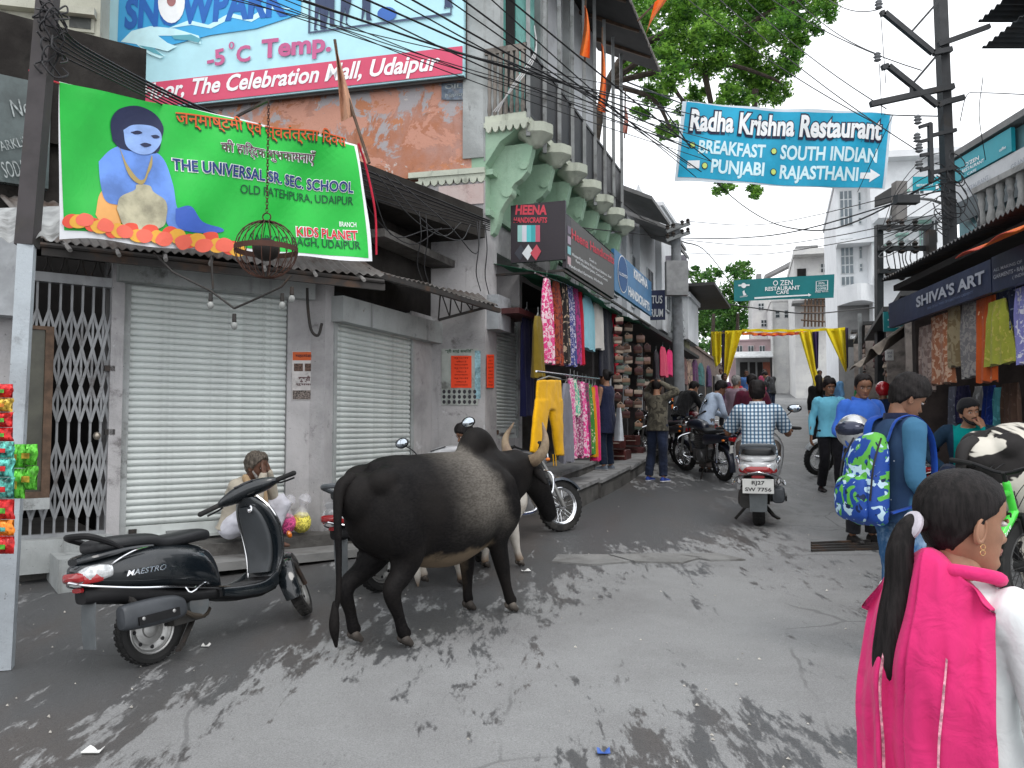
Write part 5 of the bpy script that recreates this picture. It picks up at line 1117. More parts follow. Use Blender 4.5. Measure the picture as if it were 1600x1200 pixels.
# == trees
def leafmat(name, a, b, c):
 m = Mat(name, .55, 0, .35); n = m.ramp(m.noise(1.1, 3), .35, .68); c1 = m.mix(n, a, b); c1 = m.mix(m.ramp(m.noise(6, 2), .4, .65), c1, c); m.set(c1);
 tr = m.N('ShaderNodeBsdfTranslucent'); m.L(c1, tr.inputs['Color']); ms = m.N('ShaderNodeMixShader'); ms.inputs[0].default_value = .5; m.L(m.b.outputs[0], ms.inputs[1]); m.L(tr.outputs[0], ms.inputs[2]); m.L(ms.outputs[0], m.t.nodes['Material Output'].inputs['Surface']); return m.m
LEAF = leafmat('neem leaf', (.13, .33, .04), (.30, .54, .08), (.03, .10, .02)); LEAF2 = leafmat('far leaf', (.06, .18, .03), (.16, .33, .06), (.02, .07, .02))
BARK = mat('dark bark', (.045, .035, .028), .95, var=.4, vs=8, bump=.7, bs=20, bd=.02)
def crown(cl, n, size, seed, mt, parent):
 rs = np.random.RandomState(seed); P0 = []
 for c, r in cl:
  k = int(n * (r ** 2)); q = rs.normal(size=(k, 3)); q /= np.linalg.norm(q, axis=1)[:, None]; rad = rs.rand(k) ** .4
  tuft = np.sin(q @ np.array([3.1, 5.2, 4.1]) * 2 + c[0]) * .18 + 1
  P0.append(np.array(c) + q * (rad * r * tuft)[:, None] * np.array([1, 1, .7]))
 A = np.concatenate(P0); k = len(A); u = rs.normal(size=(k, 3)); u[:, 2] *= .6; u /= np.linalg.norm(u, axis=1)[:, None]; w = np.cross(u, rs.normal(size=(k, 3))); w /= np.linalg.norm(w, axis=1)[:, None]
 s = size * (.6 + .8 * rs.rand(k))[:, None]
 vs = np.stack([A - u * s, A - w * s * .42, A + u * s, A + w * s * .42], 1).reshape(-1, 3)
 me = bpy.data.meshes.new('crown'); me.vertices.add(len(vs)); me.vertices.foreach_set('co', vs.ravel()); me.loops.add(4 * k); me.loops.foreach_set('vertex_index', np.arange(4 * k, dtype=np.int32))
 me.polygons.add(k); me.polygons.foreach_set('loop_start', np.arange(0, 4 * k, 4, dtype=np.int32)); me.update(calc_edges=True)
 o = link('crown', me, mt, parent); o['kind'] = 'stuff'; return o
ty = 21
px_cl = [(985, 10, 45), (1040, 5, 50), (1095, 10, 52), (1150, 5, 55), (1205, 0, 52), (1255, -5, 45), (1290, 12, 28), (1300, -20, 40), (1010, 60, 42), (1065, 62, 46), (1120, 60, 50), (1175, 62, 50), (1225, 48, 40), (1262, 40, 26), (1000, 105, 34), (1050, 115, 36), (1098, 105, 34), (1160, 118, 44), (1205, 112, 38), (1235, 92, 26), (1140, 150, 26), (1190, 145, 34), (1225, 138, 18), (1085, 150, 22), (1020, 150, 26), (1005, 178, 18), (1045, 200, 20), (1036, 212, 14), (1068, 170, 18), (1125, 294, 15), (1140, 290, 10), (1182, 298, 15), (1178, 288, 10), (960, 40, 40), (1330, -40, 40), (1160, 160, 22), (1100, 185, 18)]
tr = thing('neem_tree', 'large feathery green tree rising behind the balcony roof and blue banner', 'tree', V((3.2, ty, 2)))
rs = np.random.RandomState(9); cl = []
for x, y, r in px_cl:
 d = ty + rs.rand() * 4 - 2; k = d / 1280
 cl.append((tuple(P(x, y, d)), r * k * .85))
 for _ in range(3): a = rs.rand() * 6.3; cl.append((tuple(P(x + r * math.cos(a) * .8, y + r * math.sin(a) * .6, d + rs.rand() * 2 - 1)), r * k * .42))
crown(cl, 3000, .066, 3, LEAF, tr)
trunk = [V((1.2, ty, 1.5)), V((1.6, ty, 5)), P(950, 130, ty), P(1060, 40, ty)]; m = MB(); m.tube(trunk, [.3, .22, .12, .08], 10, k=5); m.build('trunk', BARK, tr, smooth=True)
for k, ps_ in enumerate([[(950, 130), (1040, 110), (1130, 100), (1200, 120), (1220, 130)], [(950, 130), (1060, 60), (1180, 50), (1260, 20)], [(950, 130), (1020, 155), (1050, 205)], [(1060, 90), (1050, 130), (1085, 180)], [(1180, 140), (1178, 200), (1180, 290)], [(1100, 110), (1118, 200), (1124, 290)], [(1140, 60), (1200, 20), (1300, -20)]]):
 m = MB(); m.tube([P(x, y, ty) for x, y in ps_], [.07 * (1 - i / len(ps_)) + .015 for i in range(len(ps_))], 7, k=5); m.build('branch', BARK, tr, smooth=True)
def fartree(lab, cxy, cls, d, n, sz, seed, mt=LEAF2):
 t = thing('far_tree', lab, 'tree', P(*cxy, d)); rs = np.random.RandomState(seed); c = []
 for x, y, r in cls:
  dd = d + rs.rand() * 5; c.append((tuple(P(x, y, dd)), r * dd / 1280))
  for _ in range(4): a = rs.rand() * 6.3; c.append((tuple(P(x + r * math.cos(a) * .85, y + r * math.sin(a) * .85, dd)), r * dd / 1280 * .4))
 crown(c, n * 2, sz, seed, mt, t); m = MB(); m.tube([P(cxy[0], cxy[1], d), P(cxy[0] + 3, cxy[1] - 90, d)], [.22, .12], 8); m.build('trunk', BARK, t, smooth=True)
fartree('rounded green tree at the far end of the street left of the teal banner', (1112, 580), [(1090, 432, 16), (1112, 428, 15), (1098, 455, 22), (1120, 480, 24), (1085, 490, 22), (1080, 460, 12)], 62, 130, .2, 4)
fartree('taller green tree at the far end directly behind the teal banner', (1150, 580), [(1148, 420, 15), (1165, 425, 15), (1150, 450, 24), (1160, 480, 24), (1140, 500, 22), (1172, 500, 16)], 66, 130, .2, 5)
fartree('dark bushy tree low behind the far pink house', (1130, 585), [(1110, 505, 22), (1135, 515, 22), (1160, 510, 20), (1090, 510, 18), (1120, 540, 22), (1150, 545, 20), (1095, 545, 20)], 70, 110, .22, 6)
# == vehicles (x forward, y left, z up, rear axle above the origin)
def wheel(parent, x, r, w, rim, spokes=0, S=None, name='wheel', disc=True, y=0):
 def T(m): return (S @ m) if S is not None else m
 M = T(Matrix.Translation((x, y, r)))
 t = MB(); k = r * .19 + .01
 prof = [(r - k * 1.35, -w * .36), (r - k * .6, -w * .5), (r - k * .12, -w * .40), (r, -w * .18), (r, w * .18), (r - k * .12, w * .40), (r - k * .6, w * .5), (r - k * 1.35, w * .36)]
 rs = [[(math.cos(2 * math.pi * i / 40) * a, b, math.sin(2 * math.pi * i / 40) * a) for a, b in prof] for i in range(40)]
 t.rings(rs, close=True, M=M)
 for i in range(34):     # tread blocks
  a = 2 * math.pi * i / 34
  for sgn in (-1, 1):
   Q = M @ Matrix.Rotation(-a, 4, 'Y') @ Matrix.Translation((r - .002, 0, 0)); y0, y1 = sorted((sgn * .006, sgn * w * .36)); t.box(-.002, .006, y0, y1, -.012, .012, Q @ Matrix.Rotation(.3 * sgn, 4, 'X'))
 o = t.build(name, RUBBER, parent, True, smooth=True, ang=35)
 R1 = r - k * 1.35
 m = MB()
 for sgn in (-1, 1): m.torus((0, sgn * w * .33, 0), R1 + .004, .010, 'Y', 32, 6, M)
 pr = [(R1, -w * .3), (R1 - .02, -w * .12), (R1 - .02, w * .12), (R1, w * .3)]
 m.rings([[(math.cos(2 * math.pi * i / 32) * a, b, math.sin(2 * math.pi * i / 32) * a) for a, b in pr] for i in range(32)], close=True, M=M)
 if spokes:
  for i in range(spokes):
   a = 2 * math.pi * i / spokes; b = a + (.35 if i % 2 else -.35); sg = 1 if i % 4 < 2 else -1
   m.bar((math.cos(b) * .045, sg * .035, math.sin(b) * .045), (math.cos(a) * (R1 - .01), 0, math.sin(a) * (R1 - .01)), .004, M=M)
  m.tube([(0, -.07, 0), (0, .07, 0)], .045, 12, M=M)
 else:
  m.lathe([(.01, -w * .30), (.03, -w * .30), (.05, -w * .24), (.055, -w * .12), (R1 - .05, -w * .06), (R1 - .03, -w * .16), (R1 - .015, -w * .16), (R1 - .012, 0), (.02, 0)], 32, M, 'Y')
  m.lathe([(.02, 0), (R1 - .012, .0), (R1 - .015, w * .16), (R1 - .03, w * .16), (.055, w * .12), (.02, w * .2)], 32, M, 'Y')
 rm = m.build('rim', rim, o, True, smooth=True, ang=30)
 if not spokes:
  for i in range(8):
   a = 2 * math.pi * i / 8; d = MB()
   for sg in (-1, 1): d.ell((math.cos(a) * (R1 - .035), sg * (w * .13 + .004), math.sin(a) * (R1 - .035)), (.013, .005, .013), 8, 5, M)
   d.build('vent_hole', INK, rm, True)
 return o
def lofts(secs, n=20, p=2.5, M=None, axis='X'):
 """secs: (x, y, z, half width, half height[, lower half height])"""
 rs = []
 for s_ in secs:
  x, y, z, w, h = s_[:5]; hl = s_[5] if len(s_) > 5 else h; ring = []
  for k in range(n):
   a = 2 * math.pi * k / n; c, q = math.cos(a), math.sin(a); cy = math.copysign(abs(c) ** (2 / p), c) * w; cz = math.copysign(abs(q) ** (2 / p), q) * (h if q > 0 else hl)
   ring.append((x, y + cy, z + cz) if axis == 'X' else (x + cz, y + cy, z) if axis == 'Z' else (x + cy, y, z + cz))
  rs.append(ring)
 return MB().rings(rs, M=M)
def smoothsecs(secs, k=5):
 q = catmull([tuple(s_) if len(s_) > 5 else tuple(s_) + (s_[4],) for s_ in secs], k); return [tuple(x) for x in q]
def plate_text(parent, lines, M, w=.2, h=.14):
 b = MB().box(-.004, .004, -w / 2, w / 2, -h / 2, h / 2, M).build('number_plate', WHITEP, parent, True)
 mm = MB()
 for i, t in enumerate(lines): mm = merge(mm, text_on(t, lambda u, v: M @ V((-.006, -u, v)), 0, (.5 - (i + .5) / len(lines)) * h * .85, None, h / len(lines) * .5, .02, maxw=w * .9))
 mm.build('plate_lettering', INK, b, True)
def scooter(name, lab, paint, mat_, steer=0, plate=None, badge=None, seatm=None, trim=CHROME, mirrors=(False, False), rails='black', front=True, group=None):
 t = thing(name, lab, 'scooter', mat=mat_, group=group); L = True
 piv = V((1.10, 0, .55)); ax = V((-.42, 0, .9)).normalized()
 S = Matrix.Translation(piv) @ Matrix.Rotation(R(steer), 4, ax) @ Matrix.Translation(-piv)
 wheel(t, 0, .215, .10, ALLOY); fw_ = wheel(t, 1.24, .215, .09, ALLOY, S=S)
 # rear body
 secs = smoothsecs([(-.47, 0, .655, .035, .03), (-.43, 0, .65, .085, .055), (-.34, 0, .635, .135, .085, .10), (-.18, 0, .62, .17, .12, .13), (.02, 0, .60, .185, .15, .15), (.2, 0, .565, .18, .165, .15), (.36, 0, .50, .16, .19, .12), (.46, 0, .43, .13, .2, .08), (.50, 0, .38, .10, .12, .05)])
 bd = lofts(secs, 28, 2.6).build('rear_body', paint, t, L, smooth=True, ang=60)
 for sg in (-1, 1):   # chrome trim line along the lower edge
  m = MB(); m.tube([(-.48, 0, .60), (-.44, sg * .09, .575), (-.34, sg * .145, .545), (-.15, sg * .178, .50), (.1, sg * .188, .455), (.3, sg * .18, .41), (.52, sg * .165, .365)], .0075, 6, k=4); m.build('trim_bar', trim, bd, L, smooth=True)
  m = MB(); m.tube([(.16, sg * .187, .44), (.18, sg * .215, .40), (.28, sg * .21, .44), (.34, sg * .18, .43)], .006, 6, k=3); m.build('pillion_rest', CHROME, bd, L, smooth=True)
  m = MB(); m.poly([(-.36, sg * .142, .60), (-.27, sg * .158, .64), (-.12, sg * .176, .64), (.02, sg * .186, .63), (.05, sg * .189, .60), (-.1, sg * .183, .585), (-.25, sg * .168, .57)], (0, sg * .004, 0)); 
  m = MB(); m.tube([(-.40, sg * .11, .60), (-.28, sg * .15, .68), (-.16, sg * .165, .725), (-.06, sg * .165, .735)], [.012, .014, .012, .004], 6, k=4, flat=.5); m.build('chrome_accent', CHROME, bd, L, smooth=True)
  m = lofts(smoothsecs([(-.455, sg * .055, .625, .03, .035), (-.42, sg * .085, .63, .04, .05), (-.36, sg * .115, .635, .04, .05), (-.30, sg * .14, .635, .025, .035)], 3), 14, 2.4); m.build('indicator', CLRLENS, bd, L, smooth=True)
  m = lofts([(-.445, sg * .082, .61, .02, .03), (-.39, sg * .115, .612, .03, .033), (-.355, sg * .128, .612, .022, .03)], 12, 3); m.build('side_lens', REDLENS, bd, L, smooth=True)
 lofts([(-.485, 0, .62, .06, .012), (-.47, 0, .622, .09, .03), (-.44, 0, .622, .1, .034)], 16, 4).build('tail_light', REDLENS, bd, L, smooth=True)
 lofts(smoothsecs([(-.42, 0, .50, .06, .06, .04), (-.32, 0, .50, .12, .06, .06), (-.1, 0, .44, .13, .08, .05), (.2, 0, .37, .13, .05, .05), (.5, 0, .33, .13, .05, .04)]), 16, 3).build('underbody', BLKPL, t, L, smooth=True, ang=60)
 # seat
 lofts(smoothsecs([(-.36, 0, .775, .05, .02), (-.33, 0, .785, .11, .04), (-.2, 0, .79, .14, .045), (0, 0, .775, .145, .045), (.1, 0, .745, .14, .045), (.25, 0, .745, .13, .045), (.38, 0, .75, .11, .045), (.47, 0, .74, .07, .035), (.49, 0, .735, .03, .015)]), 24, 3).build('seat', seatm or mat('black seat vinyl', (.018, .019, .021), .45, dirt=.25, dcol=(.05, .05, .05), bump=.3, bs=120), t, L, smooth=True, ang=60)
 m = MB(); m.tube([(-.2, .125, .75), (-.3, .125, .81), (-.40, .11, .855), (-.45, 0, .865), (-.40, -.11, .855), (-.3, -.125, .81), (-.2, -.125, .75)], [.012, .018, .02, .02, .02, .018, .012], 8, k=5)
 m.build('grab_rail', BLKPL if rails == 'black' else mat('grey rail', (.10, .11, .12), .5), t, L, smooth=True)
 lofts(smoothsecs([(-.45, 0, .715, .05, .02), (-.38, 0, .725, .12, .025), (-.2, 0, .74, .15, .025), (0, 0, .735, .14, .02)]), 16, 3).build('tail_cover', paint, t, L, smooth=True)
 # mudflap and plate
 m = MB(); m.slab(lambda u, v: V((-.36 - .06 * v + .03 * v * v, (u - .5) * (.15 - .02 * v), .52 - .33 * v)), 4, 6, (.006, 0, 0)); m.build('mudflap', GREYPL, t, L, smooth=True)
 if plate: plate_text(t, plate, Matrix.Translation((-.455, 0, .455)) @ Matrix.Rotation(R(-12), 4, 'Y'), .24, .15)
 m = lofts([(-.44, 0, .545, .05, .014), (-.425, 0, .545, .055, .018)], 12, 3); m.build('brake_lens', REDLENS, t, L)
 # engine, exhaust
 lofts(smoothsecs([(-.28, -.155, .34, .03, .05), (-.26, -.155, .34, .05, .075), (-.1, -.155, .335, .055, .085), (.06, -.155, .33, .055, .08), (.14, -.15, .32, .045, .06), (.17, -.15, .31, .02, .03)]), 18, 3.2).build('muffler', mat('scuffed grey cover', (.05, .055, .062), .45, dirt=.35, dcol=(.10, .10, .10)), t, L, smooth=True)
 m = MB(); m.box(-.2, .08, -.222, -.208, .28, .33); m.build('muffler_shield', BLKPL, t, L)
 for q in (-.17, .04): m = MB(); m.ell((q, -.222, .315), (.012, .005, .012), 8, 5); m.build('bolt', ALLOY, t, L)
 m = MB(); m.tube([(.14, -.15, .30), (.24, -.13, .24), (.36, -.08, .22), (.44, -.02, .24)], .018, 8, k=4); m.build('exhaust_pipe', mat('burnt steel', (.12, .10, .08), .5, .6), t, L, smooth=True)
 m = lofts(smoothsecs([(-.08, .10, .25, .05, .07), (.1, .11, .26, .06, .08), (.3, .09, .28, .07, .09), (.42, .05, .3, .06, .07)]), 14, 3); m.box(.12, .36, -.09, .05, .2, .36); m.build('engine', mat('grimy engine', (.07, .068, .065), .7, .4, dirt=.6), t, L, smooth=True, ang=40)
 m = MB(); m.lathe([(.02, -.12), (.075, -.12), (.085, -.09), (.085, -.04), (.02, -.04)], 20, Matrix.Translation((.30, 0, .30)), 'Y'); m.build('fan_cover', GREYPL, t, L, smooth=True)
 m = MB(); m.bar((.3, -.03, .2), (.14, -.12, .08), .03, .02); m.bar((.14, -.12, .08), (.08, -.16, .06), .03, .02); m.bar((.33, .07, .2), (.30, .2, .01), .022, .022); m.build('stand', IRON, t, L)
 m = MB(); m.tube([(-.06, -.13, .28), (-.22, -.10, .50)], .022, 8); m.build('shock_absorber', IRON, t, L)
 # floorboard
 m = lofts([(.44, 0, .34, .155, .035), (.6, 0, .315, .165, .03, .06), (.8, 0, .31, .17, .03, .07), (.93, 0, .34, .16, .03, .08)], 16, 4.5); m.build('floorboard', BLKPL, t, L, smooth=True, ang=50)
 m = MB(); m.box(.5, .9, -.12, .12, .342, .35); m.build('floor_mat', mat('grey ribbed rubber', (.035, .036, .038), .7, dirt=.3), t, L)
 for sg in (-1, 1): lofts(smoothsecs([(.46, sg * .165, .345, .016, .03), (.6, sg * .172, .32, .016, .035), (.8, sg * .178, .31, .016, .04), (.93, sg * .17, .35, .015, .05)]), 10, 3).build('side_strip', paint, t, L, smooth=True)
 # leg shield and front apron
 secs = smoothsecs([(.90, 0, .31, .13, .03), (.955, 0, .38, .165, .035), (.985, 0, .50, .19, .04), (.985, 0, .64, .21, .045), (.96, 0, .76, .21, .05), (.925, 0, .87, .17, .05), (.90, 0, .95, .08, .05)])
 sh = lofts(secs, 26, 2.8, axis='Z').build('leg_shield', paint, t, L, smooth=True, ang=60)
 m = lofts(smoothsecs([(.915, 0, .40, .11, .03), (.935, 0, .5, .13, .025), (.935, 0, .65, .14, .025), (.905, 0, .8, .12, .03), (.875, 0, .88, .08, .03)]), 16, 3.5, axis='Z'); ib = m.build('inner_panel', mat('satin grey panel', (.05, .055, .06), .5, dirt=.2), t, L, smooth=True, ang=60)
 m = MB(); m.lathe([(.028, 0), (.028, .012), (.016, .014), (.016, .008), (.004, .01)], 16, Matrix.Translation((.862, -.05, .865)) @ Matrix.Rotation(R(-80), 4, 'Y')); m.build('ignition_lock', CHROME, ib, L, smooth=True)
 for sg in (-1, 1):
  m = MB(); m.tube([(.93, sg * .14, .36), (.975, sg * .192, .5), (.978, sg * .213, .64), (.955, sg * .214, .76), (.92, sg * .175, .87), (.885, sg * .10, .955)], .008, 6, k=5); m.build('shield_trim', trim, sh, L, smooth=True)
 lofts(smoothsecs([(1.01, 0, .42, .05, .04), (1.04, 0, .52, .08, .05), (1.05, 0, .65, .10, .05), (1.03, 0, .78, .10, .045), (.99, 0, .88, .07, .04)]), 16, 2.4, axis='Z').build('front_apron', paint, t, L, smooth=True, ang=60)
 # front fender and fork, all turning with the bars
 M = S @ Matrix.Translation((1.24, 0, .215)); rs = []
 for i in range(15):
  a = R(195 - i * 10.5); rr_ = .262; cx, cz = math.cos(a) * rr_, math.sin(a) * rr_; w = .075 - .03 * abs(i - 7) / 14; d = V((math.cos(a), 0, math.sin(a)))
  ring = [V((cx, y, cz)) + d * h for y, h in ((-w, -.05), (-w * .95, 0), (-w * .5, .018), (0, .024), (w * .5, .018), (w * .95, 0), (w, -.05), (w * .9, -.045), (0, .012), (-w * .9, -.045))]
  rs.append(ring)
 MB().rings(rs, M=M).build('front_fender', paint, t, L, smooth=True, ang=50)
 m = MB()
 for sg in (-1, 1): m.tube([(1.24, sg * .07, .215), (1.16, sg * .07, .38), (1.13, sg * .03, .47)], .018, 8, M=S)
 m.tube([(1.13, 0, .47), (.93, 0, .95)], .025, 8, M=S); m.build('fork', IRON, t, L, smooth=True)
 m = MB(); m.ell((1.12, -.12, .60), (.03, .02, .03), 10, 6, S); m.ell((1.12, .12, .60), (.03, .02, .03), 10, 6, S); m.build('front_reflector', ORLENS, t, L)
 # handlebar cowl
 def hb(p): return S @ V(p)
 hc = lofts(smoothsecs([(.90, -.24, .985, .012, .012), (.895, -.20, .99, .05, .03), (.91, -.12, 1.0, .085, .05), (.92, 0, 1.01, .10, .06), (.91, .12, 1.0, .085, .05), (.895, .20, .99, .05, .03), (.90, .24, .985, .012, .012)]), 20, 2.4, S, 'Y').build('handlebar_cowl', paint, t, L, smooth=True, ang=60)
 lofts(smoothsecs([(.99, -.10, 1.01, .02, .025), (1.01, -.06, 1.01, .035, .04), (1.02, 0, 1.01, .035, .045), (1.01, .06, 1.01, .035, .04), (.99, .10, 1.01, .02, .025)]), 14, 2.2, S, 'Y').build('headlight', CLRLENS, hc, L, smooth=True)
 m = MB(); m.box(.83, .90, -.07, .07, 1.045, 1.055, S); m.build('speedometer', mat('dial glass', (.03, .03, .035), .1), hc, L)
 for sg in (-1, 1):
  m = MB(); m.limb([(.885, sg * .22, .985), (.87, sg * .30, .98), (.855, sg * .36, .975)], [.019, .018, .019], 10, S); m.build('grip', RUBBER, t, L, smooth=True)
  m = MB(); m.tube([(.93, sg * .20, .975), (.965, sg * .25, .965), (.94, sg * .34, .955)], .007, 6, k=4, M=S); m.build('brake_lever', BLKPL if rails == 'black' else ALLOY, t, L, smooth=True)
  if mirrors[0 if sg < 0 else 1]:
   m = MB(); m.tube([(.90, sg * .2, 1.0), (.90, sg * .24, 1.1), (.88, sg * .3, 1.17)], .006, 6, k=3, M=S); m.ell((.88, sg * .32, 1.2), (.018, .065, .048), 14, 8, S); mr = m.build('mirror', BLKPL, t, L, smooth=True)
   m = MB(); m.ell((.868, sg * .32, 1.2), (.012, .055, .04), 14, 8, S); m.build('mirror_glass', MIRROR, mr, L, smooth=True)
 if badge:
  sg = -1; f = lambda u, v: V((-.30 + u, -(.1665 + .02 * min(u / .3, 1.2)) - .003, .595 + v - .012 * u))
  m = text_on(badge, lambda u, v: V((u - .20, -(.185 - .9 * min(u - .02, 0) ** 2) - .010, .60 + v - .03 * u)), .10, 0, .27, .033, .012, .35)
  m.build('badge_lettering', CHROME, bd, L)
 return t
def motorcycle(name, lab, tank, mat_, steer=0, plate=None, guard=True, group=None, carrier=False, mirrors=True, frontplate=None):
 t = thing(name, lab, 'motorcycle', mat=mat_, group=group); L = True
 piv = V((1.02, 0, .8)); ax = V((-.45, 0, .9)).normalized(); S = Matrix.Translation(piv) @ Matrix.Rotation(R(steer), 4, ax) @ Matrix.Translation(-piv)
 wheel(t, 0, .30, .09, CHROME, 28); wheel(t, 1.27, .30, .08, CHROME, 28, S=S)
 lofts(smoothsecs([(.44, 0, .86, .05, .05), (.5, 0, .88, .09, .08), (.65, 0, .90, .125, .09), (.8, 0, .90, .13, .09), (.93, 0, .89, .10, .07), (.98, 0, .88, .05, .04)]), 20, 2.6).build('fuel_tank', tank, t, L, smooth=True, ang=60)
 lofts(smoothsecs([(-.28, 0, .84, .05, .02), (-.24, 0, .845, .10, .04), (0, 0, .83, .12, .045), (.25, 0, .80, .13, .045), (.42, 0, .82, .10, .04), (.5, 0, .84, .05, .02)]), 18, 3.2).build('seat', mat('black seat vinyl', (.018, .019, .021), .45, dirt=.25), t, L, smooth=True, ang=60)
 for sg in (-1, 1): lofts(smoothsecs([(-.34, sg * .08, .75, .02, .03), (-.2, sg * .12, .74, .03, .06), (.05, sg * .13, .71, .03, .08), (.3, sg * .13, .68, .03, .09), (.4, sg * .11, .66, .02, .06)]), 14, 2.6).build('side_panel', tank, t, L, smooth=True, ang=60)
 m = MB()
 for p, q, r in (((.98, .9), (.35, .72), .02), ((.35, .72), (-.3, .76), .016), ((.98, .82), (.85, .4), .018), ((.85, .4), (.35, .3), .018), ((.35, .72), (.35, .3), .018)):
  for sg in (-1, 1): m.tube([(p[0], sg * .05, p[1]), (q[0], sg * .09, q[1])], r, 8)
 m.tube([(.0, .08, .30), (.38, .07, .33)], .02, 8); m.tube([(.0, -.08, .30), (.38, -.07, .33)], .02, 8); m.build('frame', IRON, t, L, smooth=True)
 m = MB(); m.box(.40, .74, -.12, .12, .28, .48); m.ell((.52, -.12, .38), (.10, .04, .10), 16, 8); m.ell((.52, .12, .38), (.10, .04, .10), 16, 8)
 for i in range(7): m.box(.56, .74, -.085, .085, .50 + i * .032, .518 + i * .032)
 m.box(.59, .71, -.06, .06, .48, .74); m.build('engine', mat('engine metal', (.16, .16, .16), .45, .7, dirt=.5), t, L, smooth=True, ang=40)
 m = MB(); m.tube([(.72, -.08, .55), (.80, -.11, .45), (.74, -.13, .28), (.4, -.14, .26)], .02, 8, k=4); m.tube([(.4, -.14, .26), (.3, -.145, .27), (-.28, -.15, .36)], [.022, .042, .045], 12); m.build('exhaust', CHROME, t, L, smooth=True)
 for sg in (-1, 1): m = MB(); m.tube([(.0, sg * .11, .32), (-.05, sg * .11, .70)], .016, 8); m.tube([(-.012, sg * .11, .40), (-.05, sg * .11, .66)], .03, 10); m.build('shock_absorber', CHROME, t, L, smooth=True)
 def fend(cx, r0, a0, a1, w, mt, nm, S_=None):
  rs = []
  for i in range(15):
   a = R(a0 + (a1 - a0) * i / 14); d = V((math.cos(a), 0, math.sin(a))); c = V((cx, 0, .3)) + d * r0
   rs.append([c + V((0, y, 0)) + d * h for y, h in ((-w, -.03), (-w * .8, 0), (0, .015), (w * .8, 0), (w, -.03), (0, .005))])
  MB().rings(rs, M=S_).build(nm, mt, t, L, smooth=True, ang=50)
 fend(0, .345, 200, 75, .07, BLKPL if not guard else tank, 'rear_fender'); fend(1.27, .335, 165, 30, .065, tank, 'front_fender', S)
 m = MB()
 for sg in (-1, 1): m.tube([(1.27, sg * .085, .30), (1.02, sg * .085, .88)], [.026, .02], 10, M=S)
 m.build('fork', ALLOY, t, L, smooth=True)
 m = MB(); m.tube([(.85, .38, 1.04), (.9, .3, 1.06), (.98, .12, .98), (.99, 0, .96), (.98, -.12, .98), (.9, -.3, 1.06), (.85, -.38, 1.04)], .013, 8, k=4, M=S); m.build('handlebar', BLKPL, t, L, smooth=True)
 for sg in (-1, 1):
  m = MB(); m.tube([(.90, sg * .27, 1.06), (.85, sg * .38, 1.04)], .019, 8, M=S); m.build('grip', RUBBER, t, L, smooth=True)
  if mirrors:
   m = MB(); m.tube([(.93, sg * .22, 1.05), (.92, sg * .27, 1.16), (.9, sg * .33, 1.21)], .006, 6, k=3, M=S); m.ell((.9, sg * .35, 1.23), (.015, .06, .045), 12, 7, S); mr = m.build('mirror', BLKPL, t, L, smooth=True)
   m = MB(); m.ell((.888, sg * .35, 1.23), (.008, .05, .036), 12, 6, S); m.build('mirror_glass', MIRROR, mr, L, smooth=True)
  m = MB(); m.ell((1.06, sg * .17, .86), (.03, .025, .022), 8, 6, S); m.ell((-.3, sg * .15, .72), (.03, .025, .022), 8, 6); m.build('indicator', ORLENS, t, L, smooth=True)
 m = MB(); m.ell((1.08, 0, .90), (.08, .09, .09), 16, 10, S); m.build('headlight', CHROME, t, L, smooth=True); m = MB(); m.ell((1.13, 0, .90), (.035, .078, .078), 16, 8, S); m.build('lens', CLRLENS, t, L, smooth=True)
 m = MB(); m.ell((1.0, .05, 1.0), (.04, .045, .03), 12, 6, S); m.ell((1.0, -.05, 1.0), (.04, .045, .03), 12, 6, S); m.build('gauges', BLKPL, t, L, smooth=True)
 lofts([(-.40, 0, .73, .05, .03), (-.36, 0, .735, .075, .04), (-.3, 0, .74, .07, .035)], 14, 3).build('tail_light', REDLENS, t, L, smooth=True)
 lofts(smoothsecs([(-.38, 0, .78, .04, .02), (-.3, 0, .785, .09, .035), (-.1, 0, .79, .1, .03)]), 14, 3).build('tail_cowl', tank, t, L, smooth=True)
 m = MB(); m.tube([(-.05, .12, .80), (-.25, .13, .84), (-.42, .08, .86), (-.42, -.08, .86), (-.25, -.13, .84), (-.05, -.12, .80)], .012, 8, k=4); m.build('grab_rail', CHROME, t, L, smooth=True)
 plate_text(t, plate or ['RJ 27', '7756'], Matrix.Translation((-.40, 0, .58)) @ Matrix.Rotation(R(-15), 4, 'Y'), .2, .13)
 if guard: m = MB(); m.tube([(.88, -.03, .75), (.95, -.26, .68), (.93, -.29, .5), (.82, -.24, .36), (.75, -.08, .32)], .013, 8, k=4); m.tube([(.88, .03, .75), (.95, .26, .68), (.93, .29, .5), (.82, .24, .36), (.75, .08, .32)], .013, 8, k=4); m.build('crash_guard', CHROME, t, L, smooth=True)
 m = MB(); m.bar((.35, .1, .3), (.28, .28, -.0), .02, .02); m.box(.38, .46, -.25, .25, .26, .29); m.build('stand', IRON, t, L)
 if frontplate: plate_text(t, frontplate, S @ Matrix.Translation((1.17, 0, .70)) @ Matrix.Rotation(math.pi, 4, 'Z'), .2, .09)
 return t
BLACKP = Mat('gloss black paint', .22, 0, .5, .6)
def _bp():
 m = BLACKP; c = m.ramp(m.noise(3, 6), .42, .72, 0, .22); m.set(m.mix(c, (.006, .009, .012), (.055, .06, .062))); m.rough(m.ramp(m.noise(5, 6), .35, .75, .12, .5)); return m.m
BLACKP = _bp()
SILVERP = mat('silver white paint', (.55, .56, .57), .3, .1, var=.06, coat=.5, dirt=.2, dcol=(.3, .3, .3), bump=0)
